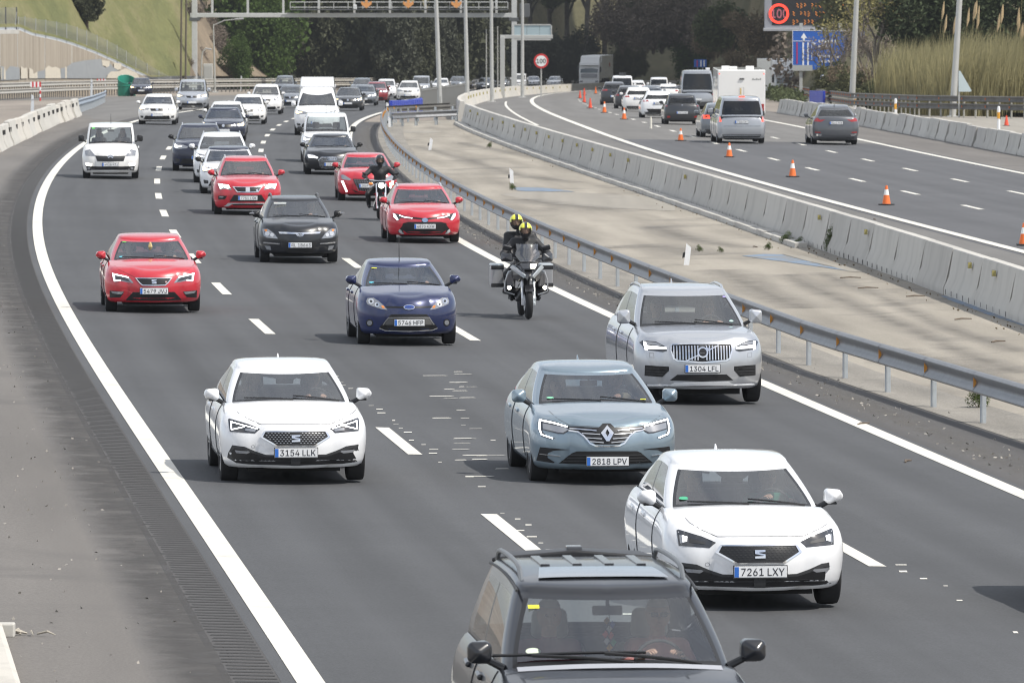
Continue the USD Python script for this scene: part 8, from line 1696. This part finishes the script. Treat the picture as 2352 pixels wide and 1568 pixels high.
for px0, px1, py0, py1, Y, lab, dark in ((1594, 1623, 137, 155, 700, 'small blue sign over the roof of the silver high roof van', 0), (1880, 1905, 172, 187, 520, 'small pale blue road number sign under the big blue sign', 0)):
    a, c_ = at_dist(px0, Y, py0), at_dist(px1, Y, py1); t = thing('direction_sign', lab, 'sign', (a[0], Y, c_[2])); w, h = c_[0] - a[0], a[2] - c_[2]
    obj('panel', rbox(0, w, -.05, .05, 0, h, .02), SB, t)
    if px0 < 1700:
        for k, m_ in ((.25, MATS['lane_red']), (.55, WHP), (.8, WHP)): obj('lane_bar', box(w * k - .06, w * k + .06, -.07, -.05, h * .1, h * .9), m_, t)
    else:
        obj('border', cat_mesh([box(.03, w - .03, -.065, -.05, h - .09, h - .03), box(.03, w - .03, -.065, -.05, .03, .09)]), WHP, t)
        for k in (.16, .34, .52, .76): obj('letter_block', box(w * k, w * k + .10, -.065, -.05, h * .3, h * .7), WHP, t)
    for k in (.3, .7): obj('leg', tube([(w * k, .06, -5), (w * k, .06, h)], .05, 6), LP, t)
# blue plastic fences
BPL = M('plastic_blue', (.02, .045, .36), .4)
def plastic(label, a, c, n, h, dz=.0):
    t = thing('plastic_barrier', label, 'barrier', (a[0], a[1], float(G(a[0], a[1])))); L = np.array([c[0] - a[0], c[1] - a[1]]); ln = np.linalg.norm(L); an_ = math.atan2(L[1], L[0]); z0 = float(G(a[0], a[1])); zz = lambda k: float(G(a[0] + L[0] * k, a[1] + L[1] * k)) - z0
    for k in range(n):
        u = (k + .5) / n; obj('slat', mv(rbox(-ln / n * .42, ln / n * .42, -.09, .09, .08, h, .02), (L[0] * u, L[1] * u, zz(u)), an_), BPL, t)
    obj('base', mv(rbox(0, ln, -.05, .05, .1, h - .1, .02), (0, 0, 0), an_), BPL, t); obj('foot', mv(rbox(-.05, .4, -.3, .3, 0, .16, .03), (0, 0, 0), an_), M('plastic_pale', (.25, .35, .6), .4), t)
plastic('ribbed blue plastic fence behind the cross rail', at_dist(897, 385), at_dist(968, 402), 16, 1.0)
p0_, p1_ = at_dist(1862, 475), at_dist(1893, 468); plastic('ribbed dark blue plastic fence at the rail end under the big blue sign', p0_, p1_, 10, 1.15)
p0_, p1_ = at_dist(1890, 505), at_dist(1922, 500); plastic('second blue plastic fence behind the rail, right of the first', p0_, p1_, 8, 1.35)
# slatted anti-glare screen
t = thing('screen_fence', 'grey slatted anti-glare screen between the lamp posts behind the cross rail', 'fence', at_dist(968, 402)); o_ = at_dist(968, 402); c_ = at_dist(1068, 500); SCR = M('screen_grey', (.20, .20, .19), .7)
for k in range(64):
    u = k / 63; x, y = o_[0] + (c_[0] - o_[0]) * u, o_[1] + (c_[1] - o_[1]) * u; z = float(G(x, y)); obj('slat', mv(box(-.035, .035, -.02, .02, 0, 1.55), (x - o_[0], y - o_[1], z - o_[2])), SCR, t)
for h in (.2, 1.45): obj('rail', tube([(0, .05, h), ((c_[0] - o_[0]) / 2, (c_[1] - o_[1]) / 2 + .05, h + float(G((o_[0] + c_[0]) / 2, (o_[1] + c_[1]) / 2)) - o_[2]), (c_[0] - o_[0], c_[1] - o_[1] + .05, h + c_[2] - o_[2])], .03, 6), SCR, t)
# small cone on the apron and twigs on the slab
p = at_dist(2312, 345); t = thing('traffic_cone', 'tiny red cone far off on the sandy apron', 'traffic cone', p); obj('cone', lathe([(.12, 0), (.03, .5), (0, .51)], 14), CONE_R, t); obj('base', rbox(-.16, .16, -.16, .16, 0, .03, .01), MATS['cone_base'], t)
for k, (x, y) in enumerate(((3090, 930), (3400, 1114), (3470, 1155), (3660, 1188), (3850, 1280), (3990, 1370), (3450, 1700), (3630, 1850), (3500, 880), (3020, 990))):
    q_ = spot(x / 1.7415, y / 1.7415); an_ = .2 * k
    obj('twig', mv(tube([(-.22, 0, .02), (0, .03, .03), (.24, -.02, .02)], [.012, .016, .01], 5), q_, an_), BARK, label=f'dry twig on the pale slab, {CYN[k]} from the top', cat='twig')

# ------------------------------------------------------------------ the air between
HZ = usdkit.material(stage, LK + 'haze', {'v': ('principled_volume', {'color': (.86, .90, .95), 'density': .00006, 'anisotropy': .25})}, volume='v.volume')
obj('haze', box(-1300, 1300, -150, 2400, -25, 160), HZ, kind='stuff', label='thin bright haze that pales the far slopes', cat='haze')
